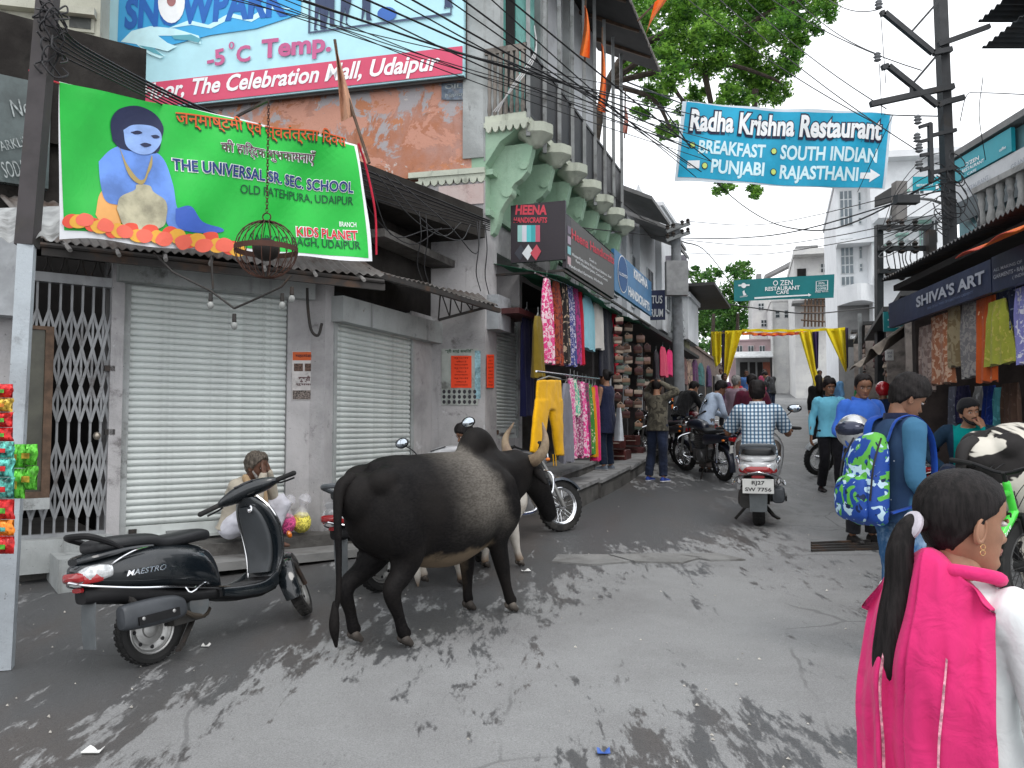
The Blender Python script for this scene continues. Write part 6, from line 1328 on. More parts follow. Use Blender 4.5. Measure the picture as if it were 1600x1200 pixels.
MAROONP = mat('maroon paint', (.12, .01, .015), .3, .1, coat=.5, bump=0); DKP = mat('dark navy paint', (.015, .018, .03), .3, .1, coat=.5, bump=0); DGREYP = mat('graphite paint', (.05, .05, .055), .35, .2, coat=.4, bump=0)
def onroad(px, py, px2=None, py2=None, heading=None, roll=0, wb=1.24, pitch=None):
 q = G(px, py)
 if px2 is not None: p2 = G(px2, py2); heading = math.degrees(math.atan2(p2.x - q.x, p2.y - q.y)); 
 h = R(heading); q2 = q + V((math.sin(h), math.cos(h), 0)) * wb; pitch = math.degrees(math.atan2(gzf(q2.y) - gzf(q.y), wb))
 return pose(q, heading, 1, roll, pitch)
scooter('black_scooter', 'glossy black scooter with MAESTRO badge and chrome trim parked before the wide shutter', BLACKP, onroad(238, 1036, 474, 961, roll=8) @ Matrix.Scale(.91, 4), steer=42, badge='MAESTRO', mirrors=(False, False))
scooter('white_scooter', 'silver white scooter with plate RJ27 SW 7756 ridden by the man in checked shirt', SILVERP, onroad(1186, 820, heading=17) @ Matrix.Diagonal((1.05, 1.38, 1.10, 1)), plate=['RJ27', 'SW 7756'], mirrors=(True, False), rails='grey')
scooter('silver_scooter', 'silver and red tailed scooter half hidden behind the rear of the black bull', mat('silver panel', (.35, .35, .36), .3, .3, coat=.5), pose(V((-1.02, 6.5, gzf(6.5))), 35, 1, 6, 2.8), steer=25, mirrors=(True, True), rails='grey')
motorcycle('parked_motorcycle', 'black motorcycle leaning beyond the bull head with its front wheel by the yellow trousers', mat('dull blue grey fender', (.06, .07, .085), .35, .2, coat=.3), pose(V((-.30, 8.3, gzf(8.4))), 48, .93, 12, 2), steer=-12, mirrors=False)
mc = [('motorcycle with red tail light parked tail out beside the man holding his head', MAROONP, 1110, 724, -9, 8, ['RJ 27', 'S 5277']),
      ('dark motorcycle parked just behind the red tailed one', DKP, 1130, 697, -18, 6, ['RJ 27', '4410']),
      ('motorcycle with chrome engine parked left of the red tailed one by the man in black', DGREYP, 1064, 728, -22, 9, ['RJ 27', '1180'])]
for i, (lab, pt, x, y, hd, rl, pl_) in enumerate(mc): motorcycle('parked_motorcycle', lab, pt, onroad(x, y, heading=hd, roll=rl, wb=1.27), steer=10, plate=pl_, group='motorcycles parked along the left kerb')
motorcycle('ridden_motorcycle', 'maroon motorcycle ridden away up the street by the man in grey white shirt', MAROONP, onroad(1218, 630, heading=14), plate=['RJ 27', '2290'])
far0 = [(1238, 617, -60, DGREYP, 'first far motorcycle right of the distant rider, pale cover on the seat'), (1255, 617, -66, DKP, 'second far motorcycle in the row right of the distant rider'), (1268, 618, -58, DGREYP, 'third far motorcycle in the distant row left of the yellow drape'), (1282, 618, -60, MAROONP, 'red far motorcycle beside the hanging yellow drape')]
for (x, y, hd, pt, lab) in far0: motorcycle('far_motorcycle', lab, pt, onroad(x, y, heading=hd, roll=6), steer=20, group='motorcycles parked at the far end')
motorcycle('parked_motorcycle', 'silver grey motorcycle parked behind the man in the light blue shirt', mat('silver paint', (.4, .42, .43), .3, .3, coat=.4), pose(V((6.6, 14.5, gzf(14.5))), 262, 1, 6, 0), steer=10, group='motorcycles parked on the right')
motorcycle('parked_motorcycle', 'black motorcycle parked facing out in the shade right of the silver grey one', DKP, pose(V((6.5, 12.6, gzf(12.6))), 235, 1, 6, 0), steer=-15, frontplate=['RJ 27', '9915'], group='motorcycles parked on the right')
scooter('dark_scooter', 'dark scooter with small white plate in the shade behind the schoolboy', DGREYP, pose(V((5.0, 10.1, gzf(10.1))), 5, 1, 4, 2), plate=['RJ 27', '6134'])
# -- green bicycle at right
def bicycle():
 GRN = mat('bright green frame paint', (.06, .62, .05), .3, .1, coat=.6, bump=0)
 # rear wheel left (behind the girl), front of the bike to the right
 q = V((2.66, 5.2, gzf(5.2))); t = thing('green_bicycle', 'bright green bicycle with white lettering on its frame standing behind the girl in pink', 'bicycle', mat=pose(q, 60, 1, 0, 2.5)); L = True
 wheel(t, 0, .335, .05, mat('black rim', (.03, .03, .03), .4), 28); wheel(t, 1.05, .335, .05, mat('black rim', (.03, .03, .03), .4), 28)
 bb_, st_, hd_, h2 = V((.42, 0, .31)), V((.28, 0, .80)), V((.88, 0, .86)), V((.93, 0, .72))
 for a, b, r in ((bb_, h2, .032), (st_, hd_, .024), (bb_, st_, .018), (h2, hd_ + V((-.02, 0, .06)), .026)): MB().limb([a, b], [r, r], 12).build('frame_tube', GRN, t, L, smooth=True)
 m = MB()
 for sg in (-1, 1): m.tube([bb_ + V((0, sg * .03, 0)), (0, sg * .06, .335)], .010, 8); m.tube([st_ + V((0, sg * .02, -.08)), (0, sg * .06, .335)], .009, 8)
 m.build('rear_stays', GRN, t, L, smooth=True)
 m = MB()
 for sg in (-1, 1): m.tube([h2 + V((.01, sg * .05, -.03)), (1.05, sg * .055, .335)], .017, 10)
 m.tube([h2 + V((.01, -.06, -.02)), h2 + V((.01, .06, -.02))], .022, 8); m.build('fork', BLKPL, t, L, smooth=True)
 m = MB(); m.tube([hd_, hd_ + V((-.05, 0, .14))], .016, 8); m.tube([(.80, .31, 1.07), (.83, .2, 1.05), (.84, .05, 1.0), (.84, -.05, 1.0), (.83, -.2, 1.05), (.80, -.31, 1.07)], .013, 8, k=4); m.build('handlebar', BLKPL, t, L, smooth=True)
 for sg in (-1, 1): MB().limb([(.82, sg * .22, 1.055), (.795, sg * .34, 1.075)], [.017, .018], 8).build('grip', RUBBER, t, L, smooth=True); MB().tube([(.86, sg * .2, 1.03), (.90, sg * .27, 1.01)], .006, 6).build('brake_lever', BLKPL, t, L)
 for k in range(4): MB().tube([(.84, (-.1, .1, -.06, .06)[k], 1.02), (.98 + .03 * k, (-.14, .14, -.1, .1)[k], 1.02), (.98, 0, .84 - .05 * k), (.9, 0, .7)], .003, 5, k=5).build('brake_cable', CABLE, t, L, smooth=True)
 m = lofts(smoothsecs([(.08, 0, .93, .08, .02), (.16, 0, .94, .08, .03), (.3, 0, .93, .03, .025), (.38, 0, .92, .015, .015)]), 12, 2.4); m.build('saddle', BLKPL, t, L, smooth=True); MB().tube([st_, (.25, 0, .92)], .014, 8).build('seat_post', CHROME, t, L)
 m = MB(); m.torus((.42, -.045, .31), .085, .006, 'Y', 24, 6); m.bar((.42, -.06, .31), (.52, -.06, .18), .018); m.box(.49, .57, -.14, -.06, .165, .185); m.build('crank', IRON, t, L)
 d = (h2 - bb_); dl = d.length; d.normalize(); up = V((0, -1, 0)).cross(d) * -1
 nrm = V((0, -1, 0)); upv = d.cross(nrm) * -1
 if upv.z < 0: upv = -upv
 m = text_on('eurosprint', lambda u, v: bb_ + d * u + upv * v * .9 + nrm * (math.sqrt(max(.032 ** 2 - v * v, 0)) + .002), dl * .5, 0, .40, .026, .01, .2); m.build('lettering', WHITE, t, L)
bicycle()
# == cattle (x forward, y left, z up)
def bullmat():
 m = Mat('black bull hide', .6, 0, .10); x = m.xyz(); n = m.noise(4, 6, .6); n2 = m.noise(90, 3, .6, 0, (.4, 1, 1))
 wx = m.math('ADD', x['X'], m.math('MULTIPLY', m.math('SUBTRACT', n, .5), .22)); wz = m.math('ADD', x['Z'], m.math('MULTIPLY', m.math('SUBTRACT', n, .5), .2))
 a = m.math('MULTIPLY', m.ramp(wx, -.30, .22), m.ramp(m.math('ADD', wx, m.math('MULTIPLY', m.math('SUBTRACT', wz, .8), .5)), .34, .50, 1, 0)); a = m.math('MULTIPLY', a, m.ramp(wz, .52, .86)); 
 c = m.mix(m.ramp(n2, .3, .7), (.004, .0036, .004), (.010, .009, .009)); c = m.mix(m.ramp(m.noise(2.2, 4), .4, .65, 0, .7), c, (.014, .012, .011))
 c = m.mix(m.math('MULTIPLY', a, .72), c, m.mix(m.ramp(n2, .3, .7), (.11, .098, .083), (.21, .192, .17)))
 b = m.math('MULTIPLY', m.ramp(wz, .56, .50), m.math('MULTIPLY', m.ramp(wx, -.42, -.28), m.ramp(wx, .42, .30))); c = m.mix(m.math('MULTIPLY', b, .75), c, (.20, .15, .10))
 b2 = m.math('MULTIPLY', m.ramp(x['Z'], .045, .02), .8); c = m.mix(b2, c, (.05, .035, .03))
 m.set(c); m.bump(m.math('ADD', m.math('MULTIPLY', n2, .25), m.math('MULTIPLY', m.noise(7, 6), 1)), .45, .012); return m.m
def whitehide():
 m = Mat('white cow hide', .7, 0, .25); x = m.xyz(); c = m.mix(m.ramp(m.noise(5, 5), .35, .7), (.55, .52, .47), (.38, .34, .29)); c = m.mix(m.ramp(x['Z'], .2, .05), c, (.20, .13, .08)); c = m.mix(m.ramp(x['Z'], .07, .05), c, (.03, .025, .02)); m.set(c); m.bump(m.noise(30), .3, .01); return m.m
def piedhide():
 m = Mat('pied cow hide', .7, 0, .25); n = m.noise(2.7, 4, .55, .5, (1, .7, 1), (0, 0, .5)); c = m.mix(m.ramp(n, .555, .57), (.60, .57, .50), (.016, .014, .014)); m.set(c); m.bump(m.noise(30), .3, .01); return m.m
HORN = Mat('bull horn', .5, 0, .3)
def _hm():
 m = HORN; c = m.mix(m.ramp(m.noise(12, 5, .6), .3, .7), (.30, .23, .15), (.16, .11, .075)); m.set(c); m.bump(m.noise(50, 4), .4, .005); return m.m
HORN = _hm()
def cattle(name, lab, hide, M, foot, horn=1, hump=1, tailm=None, hornm=None, cat='cow', head=(0, 0), udder=False):
 t = thing(name, lab, cat, mat=M); b = MB(); T = Matrix.Diagonal((1, .88, 1, 1))
 b.limb([(-.72, 0, .93), (-.6, 0, .885), (-.32, 0, .825), (0, 0, .785), (.28, 0, .805), (.5, 0, .86), (.66, 0, .90)], [.16, .29, .35, .385, .36, .30, .20], 24, T)
 b.ell((-.60, .12, 1.02), (.15, .10, .10), 14, 10); b.ell((-.60, -.12, 1.02), (.15, .10, .10), 14, 10); [b.limb([(-.50, s_ * .19, 1.03), (-.40, s_ * .16, 1.08)], [.045, .03], 10) or b.limb([(.42, s_ * .22, 1.05), (.55, s_ * .25, .78)], [.05, .085], 12) for s_ in (-1, 1)]; b.limb([(-.6, 0, 1.10), (-.2, 0, 1.115), (.2, 0, 1.10), (.45, 0, 1.1)], [.05, .04, .045, .08], 10)
 b.limb([(.5, 0, .93), (.72, 0, .93), (.90, 0, .97), (.98, 0, .98)], [.26, .215, .175, .135], 18, Matrix.Diagonal((1, .8, 1, 1)))
 if hump: b.limb([(.28, 0, 1.08), (.38, 0, 1.20), (.47, 0, 1.205), (.55, 0, 1.13)], [.10, .115, .105, .10], 16, Matrix.Diagonal((1, .85, 1, 1)))
 hx, hy = head
 b.limb([(.98, hy * .3, .99), (1.06, hy * .5, .92), (1.15, hy * .8, .80), (1.22, hy, .69), (1.25, hy, .63)], [.12, .12, .10, .082, .075], 18, Matrix.Diagonal((1, .85, 1, 1)))
 b.ell((1.0, hy * .3, 1.03), (.07, .10, .05), 12, 8); b.ell((1.26, hy, .625), (.055, .065, .05), 12, 8)
 for sg in (-1, 1): b.ell((1.09, hy * .5 + sg * .085, .93), (.03, .02, .025), 8, 6)
 for k in range(7): b.ell((.60 + k * .055, 0, .66 + k * .035 - .06 * math.sin(k * .5)), (.07, .028, .15 - k * .012), 10, 8)
 f = foot
 for (sx, sg, key) in ((1, -1, 'fr'), (1, 1, 'fl'), (-1, -1, 'rr'), (-1, 1, 'rl')):
  fx, fz = f[key]; y = sg * .145
  if sx > 0:
   kx = .47 + (fx - .5) * .45
   b.limb([(.50, sg * .17, .90), (.52, sg * .17, .72), (.46, sg * .155, .54), (kx, y, .35 + fz * .6), (kx + (fx - kx) * .5, y, .20 + fz * .8), (fx, y, .09 + fz)], [.12, .135, .085, .060, .042, .046], 14)
  else:
   kx = -.635 + (fx + .55) * .8
   b.limb([(-.55, sg * .13, .92), (-.52, sg * .14, .74), (-.46, sg * .145, .58), (-.53 + (fx + .55) * .4, y, .45 + fz * .5), (kx, y, .36 + fz * .7), (kx + (fx - kx) * .6, y, .20 + fz), (fx, y, .09 + fz)], [.14, .165, .125, .074, .058, .040, .046], 14)
  b.ell((fx + .012, y, .085 + fz), (.055, .048, .04), 10, 7)
 b.ell((.22, 0, .52), (.13, .055, .075), 12, 8); b.ell((.0, 0, .52), (.2, .1, .06), 12, 8)
 if udder: b.ell((-.35, 0, .50), (.15, .13, .12), 14, 8)
 me = remesh(b, .014, 11, 'body', disp=lambda a: .004 * wob(a, 9, 3) + .006 * wob(a, 4.5, 8)); bo = link('body', me, hide, t, True)
 for key, sg in (('fr', -1), ('fl', 1), ('rr', -1), ('rl', 1)):
  fx, fz = f[key]; h = MB()
  for q in (-.022, .022): h.limb([(fx + .0, sg * .145 + q, .055 + fz), (fx + .045, sg * .145 + q, .018 + fz)], [.030, .020], 10)
  h.build('hoof', mat('horny hoof', (.05, .042, .036), .7, dirt=.4, dcol=(.14, .12, .1)), t, True, smooth=True)
 for sg in (-1, 1):
  if horn:
   h = MB(); bx, by = .985, hy * .3; s = horn; h.limb([(bx, by + sg * .06, 1.045), (bx - .01, by + sg * .125, 1.065), (bx - .0, by + sg * .19 * s, 1.13), (bx + .01, by + sg * .205 * s, 1.22), (bx + .05, by + sg * .15 * s, 1.33)], [.05, .047, .039, .026, .006], 14, k=6); h.build('horn', HORN, t, True, smooth=True)
  h = MB(); h.limb([(.99, hy * .3 + sg * .10, .97), (.955, hy * .3 + sg * .17, .95), (.93, hy * .3 + sg * .25, .89)], [.022, .038, .012], 12, Matrix.Identity(4)); h.build('ear', hide, t, True, smooth=True)
  h = MB(); h.ell((1.10, hy * .5 + sg * .10, .915), (.016, .012, .014), 10, 6); h.build('eye', INK, t, True, smooth=True)
  h = MB(); h.ell((1.295, hy + sg * .03, .645), (.012, .012, .010), 8, 6); h.build('nostril', INK, t, True, smooth=True)
 h = MB(); h.limb([(-.80, 0, 1.05), (-.88, 0, 1.0), (-.915, -.01, .85), (-.92, -.02, .6), (-.93, -.02, .38), (-.94, 0, .30)], [.045, .04, .028, .02, .018, .02], 12, k=6)
 h.limb([(-.94, 0, .33), (-.95, 0, .2), (-.93, .01, .08)], [.02, .034, .010], 12, k=6); h.build('tail', tailm or hide, t, True, smooth=True)
 return t
BC = V((-.47, 5.52, 0))
def gpose(c, heading, sc=1): h = R(heading); a = c - V((math.sin(h), math.cos(h), 0)) * .5; b = c + V((math.sin(h), math.cos(h), 0)) * .5; return pose((c.x, c.y, gzf(c.y)), heading, sc, 0, math.degrees(math.atan2(gzf(b.y) - gzf(a.y), 1)))
BULLH = bullmat()
cattle('black_bull', 'big black humped bull with pale grey flank and curved horns walking up the street', BULLH, gpose(BC, 40, .92) @ Matrix.Diagonal((1, 1.02, 1.08, 1)), {'fr': (.60, 0), 'fl': (.44, 0), 'rr': (-.50, 0), 'rl': (-.68, .02)}, 1.0, 1, cat='bull', head=(0, -.05))
cattle('white_cow', 'white cow walking hidden behind the black bull, only its pale legs showing', whitehide(), gpose(V((-.30, 7.0, 0)), 34, .80), {'fr': (.60, 0), 'fl': (.35, .0), 'rr': (-.45, .0), 'rl': (-.70, .05)}, 0, 0)
cattle('pied_cow', 'white cow with black blotches seen from behind at the right edge', piedhide(), gpose(V((4.2, 6.2, 0)), 72, 1.14), {'fr': (.55, 0), 'fl': (.5, 0), 'rr': (-.5, 0), 'rl': (-.58, 0)}, 0, 0, tailm=mat('black tail hair', (.015, .013, .013), .7), udder=True)
# == people (x forward, y left, z up)
def skinmat(name, c):
 m = Mat(name, .5, 0, .35); m.b.inputs['Subsurface Weight'].default_value = .12; m.b.inputs['Subsurface Radius'].default_value = (.02, .008, .005); m.b.inputs['Subsurface Scale'].default_value = .3
 m.set(m.mix(m.ramp(m.noise(14, 4), .35, .65), tuple(x * .88 for x in c), tuple(x * 1.1 for x in c))); m.bump(m.noise(180, 3), .15, .002); return m.m
SK1 = skinmat('brown skin', (.20, .098, .058)); SK2 = skinmat('light brown skin', (.30, .155, .095)); SK3 = skinmat('dark brown skin', (.115, .056, .036)); SK4 = skinmat('fair skin', (.42, .25, .18))
def hairmat(name, c, g=.3):
 m = Mat(name, .55, 0, .15); n = m.noise(30, 4, .6, .2, (3, 3, .35)); m.set(m.mix(m.ramp(n, .35, .65), tuple(x * .5 for x in c), tuple(x * 1.5 for x in c))); m.bump(m.noise(60, 4, .6, .2, (3, 3, .25)), .5, .006); return m.m
HB = hairmat('black hair', (.011, .009, .009)); HG = hairmat('grey hair', (.22, .21, .20)); HBR = hairmat('wiry brown grey hair', (.10, .085, .07))
def ip(x, tab): xs, ys = zip(*tab); return float(np.interp(x, xs, ys))
FR_ = [(0, .055), (.04, .078), (.12, .090), (.2, .084), (.25, .088), (.30, .086), (.36, .087), (.45, .086), (.55, .084), (.63, .091), (.72, .092), (.8, .087), (.88, .073), (.94, .052), (.98, .028), (1, .003)]
BK_ = [(0, .03), (.1, .038), (.2, .055), (.3, .072), (.4, .086), (.5, .097), (.62, .103), (.72, .101), (.82, .09), (.9, .072), (.95, .052), (.98, .03), (1, .003)]
WD_ = [(0, .026), (.04, .036), (.12, .046), (.2, .055), (.3, .062), (.4, .067), (.5, .071), (.62, .0745), (.72, .074), (.8, .069), (.88, .057), (.94, .04), (.98, .022), (1, .003)]
HLN = [(0, .86), (35, .84), (55, .72), (68, .58), (80, .44), (96, .44), (104, .36), (120, .24), (180, .17)]
def headpt(t, ph, H, off=0.0, fem=0):
 c, s_ = math.cos(ph), math.sin(ph); k = H / .23
 F, B, W = ip(t, FR_), ip(t, BK_), ip(t, WD_) * (1 - .04 * fem); x = (F if c > 0 else B) * math.copysign(abs(c) ** .92, c); y = W * math.copysign(abs(s_) ** .92, s_)
 if c > 0:
  nz_ = np.interp(t, [.30, .325, .36, .40, .50, .56], [0, .018, .028, .022, .008, 0]); wn = np.interp(t, [.3, .36, .45, .56], [.016, .015, .009, .008])
  x += nz_ * math.exp(-(y / wn) ** 2)
  x += .005 * math.exp(-((t - .355) / .03) ** 2) * (math.exp(-((abs(y) - .014) / .007) ** 2))
  x -= .0105 * math.exp(-((abs(y) - .031) / .016) ** 2 - ((t - .52) / .045) ** 2)
  x += .004 * math.exp(-((abs(y) - .03) / .022) ** 2 - ((t - .60) / .025) ** 2)
  x += .005 * math.exp(-(y / .022) ** 2 - ((t - .255) / .018) ** 2) + .0055 * math.exp(-(y / .019) ** 2 - ((t - .215) / .016) ** 2) - .004 * math.exp(-(y / .024) ** 2 - ((t - .235) / .008) ** 2)
  x += .003 * math.exp(-((abs(y) - .042) / .016) ** 2 - ((t - .40) / .06) ** 2)
  x += .006 * math.exp(-(y / .022) ** 2 - ((t - .10) / .05) ** 2)
 r = math.hypot(x, y) + 1e-6; x, y = x * (1 + off / r), y * (1 + off / r); z = (t - .5) * .23 + (off * max(0, (t - .72) / .28) if off else 0)
 return V((x * k, y * k, z * k))
def headshell(H, n=40, m=36, fem=0):
 b = MB(); ts = [.5 - .5 * math.cos(math.pi * (i + .15) / (m + .3)) for i in range(m + 1)]; b.rings([[headpt(t, 2 * math.pi * k / n, H, 0, fem) for k in range(n)] for t in ts]); return b
def hairshell(H, th=.014, line=HLN, n=48, m=34, seed=1, top=0, shag=.004, back=0):
 b = MB(); rs = np.random.RandomState(seed); ph0 = rs.rand() * 6; out = []
 for i in range(m + 1):
  t = .05 + .95 * (.5 - .5 * math.cos(math.pi * (i + .15) / (m + .3))); ring = []
  for k in range(n):
   ph = 2 * math.pi * k / n; d = abs((math.degrees(ph) + 180) % 360 - 180); hl = ip(d, line) + .012 * math.sin(ph * 9 + ph0) + .01 * math.sin(ph * 17 + ph0)
   f = min(max((t - hl) / .045, 0), 1); f = f * f * (3 - 2 * f)
   o = (th + top * max(0, (t - .75) / .25) + back * max(0, -math.cos(ph)) + shag * .5 * (math.sin(ph * 7 + t * 19 + ph0) * math.sin(ph * 3 - t * 11) + math.sin(ph * 23 + 9 * math.sin(t * 13 + ph0) + t * 5) * .6)) * f - .010 * (1 - f); ring.append(headpt(t, ph, H, o))
  out.append(ring)
 b.rings(out); return b
def xf(M, b): a = MB(); a.add(b.v, b.f, M); return a
def hand(w, d, palm, sz=1.0, curl=.5, left=True):
 """palm and five separate fingers from the wrist w; d along the hand, palm = palm normal"""
 d = V(d).normalized(); p = V(palm); p = (p - d * p.dot(d)).normalized(); s = d.cross(p) * (1 if left else -1); b = MB(); L = .19 * sz
 for k in range(4): q = (k - 1.5) * .0175 * sz; b.limb([w + s * q * .6, w + d * L * .25 + s * q * .9, w + d * L * .47 + s * q], [.0135 * sz, .015 * sz, .0125 * sz], 8)
 ln = (.34, .42, .45, .40); ra = (.0078, .0085, .009, .0085)
 for k in range(4):
  q = (k - 1.5) * .0185 * sz; a = w + d * L * .47 + s * q; an = 0; pts = [a]; l = ln[k] * L
  for j, f in enumerate((.45, .32, .23)): an += curl * (.45, .8, .6)[j]; a = a + (d * math.cos(an) + p * math.sin(an)) * l * f + s * q * .05; pts.append(a)
  b.limb(pts, [ra[k] * sz * 1.12, ra[k] * sz * 1.05, ra[k] * sz, ra[k] * sz * .85], 8, k=3)
 a = w + d * L * .12 + s * .022 * sz; b.limb([a, a + d * .03 * sz + s * .022 * sz + p * .012 * sz, a + d * .058 * sz + s * .030 * sz + p * .026 * sz, a + d * .078 * sz + s * .028 * sz + p * .034 * sz], [.014 * sz, .0125 * sz, .0105 * sz, .0085 * sz], 8, k=3)
 return b
BASE = dict(pelvis=(0, 0, .95), waist=(0, 0, 1.08), chest=(.01, 0, 1.28), neck=(-.015, 0, 1.44), head=(.015, 0, 1.585),
   shL=(-.01, .175, 1.385), elL=(-.03, .225, 1.10), wrL=(.03, .235, .86), shR=(-.01, -.175, 1.385), elR=(-.03, -.225, 1.10), wrR=(.03, -.235, .86),
   hipL=(0, .09, .92), knL=(.02, .10, .50), anL=(-.02, .11, .085), hipR=(0, -.09, .92), knR=(.02, -.10, .50), anR=(-.02, -.11, .085))
def person(lab, M, skin=SK1, height=1.70, pose_=None, look=(0, 0, 0), hair='short', hm=HB, shirt=None, sleeve='long', hem=.80, tuck=False, trous=None, legs='long', shoes=None, fat=1.0, shw=1.0, fem=0, hi=0, hands=True,
           collar=None, beard=None, group=None, curl=.5, toes=(None, None), palmL=(0, -1, 0), palmR=(0, 1, 0), handdL=None, handdR=None, hairth=.014, loose=.017, flare=1.04, belt=None, name='person', bare=False, H=None, sock=False, cat='person', vox=None, wr=1.0):
 t = thing(name, lab, cat, mat=M, group=group); s = height / 1.70; J = {k: V(v) for k, v in BASE.items()}
 for k, v in (pose_ or {}).items(): J[k] = V(v)
 J = {k: v * s for k, v in J.items()}
 f = fat * s; vx = vox or (.009 if hi else .013)
 side = ((J['shL'] - J['shR']).normalized(), (J['hipL'] - J['hipR']).normalized())
 def torso(off, top=True, hemz=None, extra=0):
  pts = [J['pelvis'] - (J['waist'] - J['pelvis']).normalized() * .07 * s, J['pelvis'], J['waist'], J['chest'], J['chest'].lerp(J['neck'], .58), J['neck']]
  hw = [(.145, .105), (.165, .118), (.142, .105), (.165, .118), (.150, .098), (.066, .062)]
  if hemz is not None:
   dn = (J['pelvis'] - J['waist']).normalized() if abs((J['pelvis'] - J['waist']).normalized().z) > .6 else V((0, 0, -1)); pts[0] = J['pelvis'] + dn * (.95 - hemz) * s; hw[0] = (.172 * flare, .128 * flare)
  q = catmull([tuple(p) + h + (i / 5,) for i, (p, h) in enumerate(zip(pts, hw))], 5); rs = []
  n = len(q); P_ = [V(a[:3]) for a in q]
  for i in range(n):
   d = (P_[min(i + 1, n - 1)] - P_[max(i - 1, 0)]).normalized(); y = side[1].lerp(side[0], float(q[i][5])); y = (y - d * y.dot(d)).normalized(); x = y.cross(d); w, dd = float(q[i][3]) * f * (shw if q[i][5] > .5 else 1) + off, float(q[i][4]) * f + off
   rs.append([P_[i] + y * math.copysign(abs(math.sin(2 * math.pi * k / 24)) ** .8, math.sin(2 * math.pi * k / 24)) * w + x * math.copysign(abs(math.cos(2 * math.pi * k / 24)) ** .85, math.cos(2 * math.pi * k / 24)) * dd for k in range(24)])
  return rs
 # body as one skin
 b = MB(); b.rings(torso(-.004)); arm = {}
 for S_ in 'LR':
  sh, el, wr_ = J['sh' + S_], J['el' + S_], J['wr' + S_]; m1 = sh.lerp(el, .5); m2 = el.lerp(wr_, .35); arm[S_] = (sh, m1, el, m2, wr_)
  b.limb([J['chest'].lerp(sh, .7), sh, m1, el, m2, wr_], [.06 * s, .056 * s, .047 * s * (1 - .1 * fem), .040 * s, .041 * s, .027 * s], 14)
  hp, kn, an = J['hip' + S_], J['kn' + S_], J['an' + S_]; m1 = hp.lerp(kn, .5); m2 = kn.lerp(an, .35)
  b.limb([J['pelvis'].lerp(hp, .6), hp, m1, kn, m2, an], [.09 * f, .092 * f, .080 * f, .057 * s, .058 * s, .038 * s], 14)
 hd = J['head']; lk = Matrix.Rotation(R(look[0]), 4, 'Z') @ Matrix.Rotation(R(look[1]), 4, 'Y') @ Matrix.Rotation(R(look[2]), 4, 'X'); HH = (H or .235) * s ** .5; HM = Matrix.Translation(hd) @ lk
 nb = HM @ V((-.018, 0, -.085)); b.limb([J['neck'] - V((0, 0, .05)), J['neck'], nb, HM @ V((-.02, 0, -.03))], [.07 * s, .060 * s, .054 * s * (1 - .08 * fem), .058 * s], 16)
 me = remesh(b, vx, 3, 'body')
 hs = headshell(HH, 56 if hi else 36, 48 if hi else 30, fem); hb = MB(); hb.add(hs.v, hs.f, HM)
 for sg in (-1, 1):
  k = HH / .23; E = HM @ Matrix.Translation((-.008 * k, sg * .072 * k, -.012 * k)) @ Matrix.Rotation(R(-sg * 22), 4, 'Z') @ Matrix.Rotation(R(12), 4, 'Y')
  hb.ell((0, 0, 0), (.017 * k, .007 * k, .030 * k), 14, 10, E); hb.torus((0, sg * .004 * k, .002), .0175 * k, .0042 * k, 'Y', 18, 6, E @ Matrix.Diagonal((.85, 1, 1.5, 1)))
 if hands:
  for S_ in 'LR':
   w = J['wr' + S_]; d = V(handdL if S_ == 'L' else handdR) if (handdL if S_ == 'L' else handdR) else (w - J['el' + S_]); h = hand(w, d, palmL if S_ == 'L' else palmR, s * (.92 if fem else 1), curl, S_ == 'L'); hb.add(h.v, h.f)
 if bare or not shoes:
  for S_ in 'LR':
   an = J['an' + S_]; td = V(toes['LR'.index(S_)] or (1, 0, 0)).normalized(); b2 = MB().limb([an + V((0, 0, -.02)), an + V((0, 0, -.05)) * s + td * .04 * s, an + V((0, 0, -.062)) * s + td * .12 * s, an + V((0, 0, -.07)) * s + td * .19 * s], [.036 * s, .034 * s, .03 * s, .016 * s], 12); hb.add(b2.v, b2.f)
 hm_ = hb.mesh('h', True, 180); me = joinmesh(me, hm_); bo = link('body', me, skin, t, True)
 # face
 k = HH / .23
 for sg in (-1, 1):
  e = V((.0755 * k, sg * .031 * k, .006 * k)); m = MB(); m.ell(e, (.0115 * k, .0135 * k, .0065 * k), 14, 9, HM); eye = m.build('eye', mat('eye white', (.55, .52, .5), .2, bump=0), t, True, smooth=True)
  m = MB(); m.ell(e + V((.0075 * k, 0, 0)), (.0052 * k, .0062 * k, .0058 * k), 12, 8, HM); m.build('iris', mat('dark iris', (.012, .008, .006), .1, bump=0), eye, True, smooth=True)
  m = MB(); m.limb([V((.0815 * k, sg * .043 * k, .0105 * k)), V((.0885 * k, sg * .031 * k, .0145 * k)), V((.086 * k, sg * .019 * k, .0095 * k))], [.0020, .0034, .0018], 8, HM, 5); m.build('eyelid', skin, t, True, smooth=True)
  m = MB(); m.limb([V((.083 * k, sg * .049 * k, .0235 * k)), V((.0925 * k, sg * .034 * k, .0305 * k)), V((.0935 * k, sg * .016 * k, .0255 * k))], [.0016, .0036 - .001 * fem, .0026], 8, HM, 4); m.build('eyebrow', hm, t, True, smooth=True)
 lip = {SK1: 'brown lips', SK2: 'rose brown lips', SK3: 'dark lips', SK4: 'pink lips'}.get(skin, 'brown lips'); lc = {'brown lips': (.15, .055, .045), 'rose brown lips': (.26, .095, .08), 'dark lips': (.08, .035, .03), 'pink lips': (.4, .15, .13)}[lip]
 m = MB(); z1, z2 = (.257 - .5) * .23 * k, (.214 - .5) * .23 * k
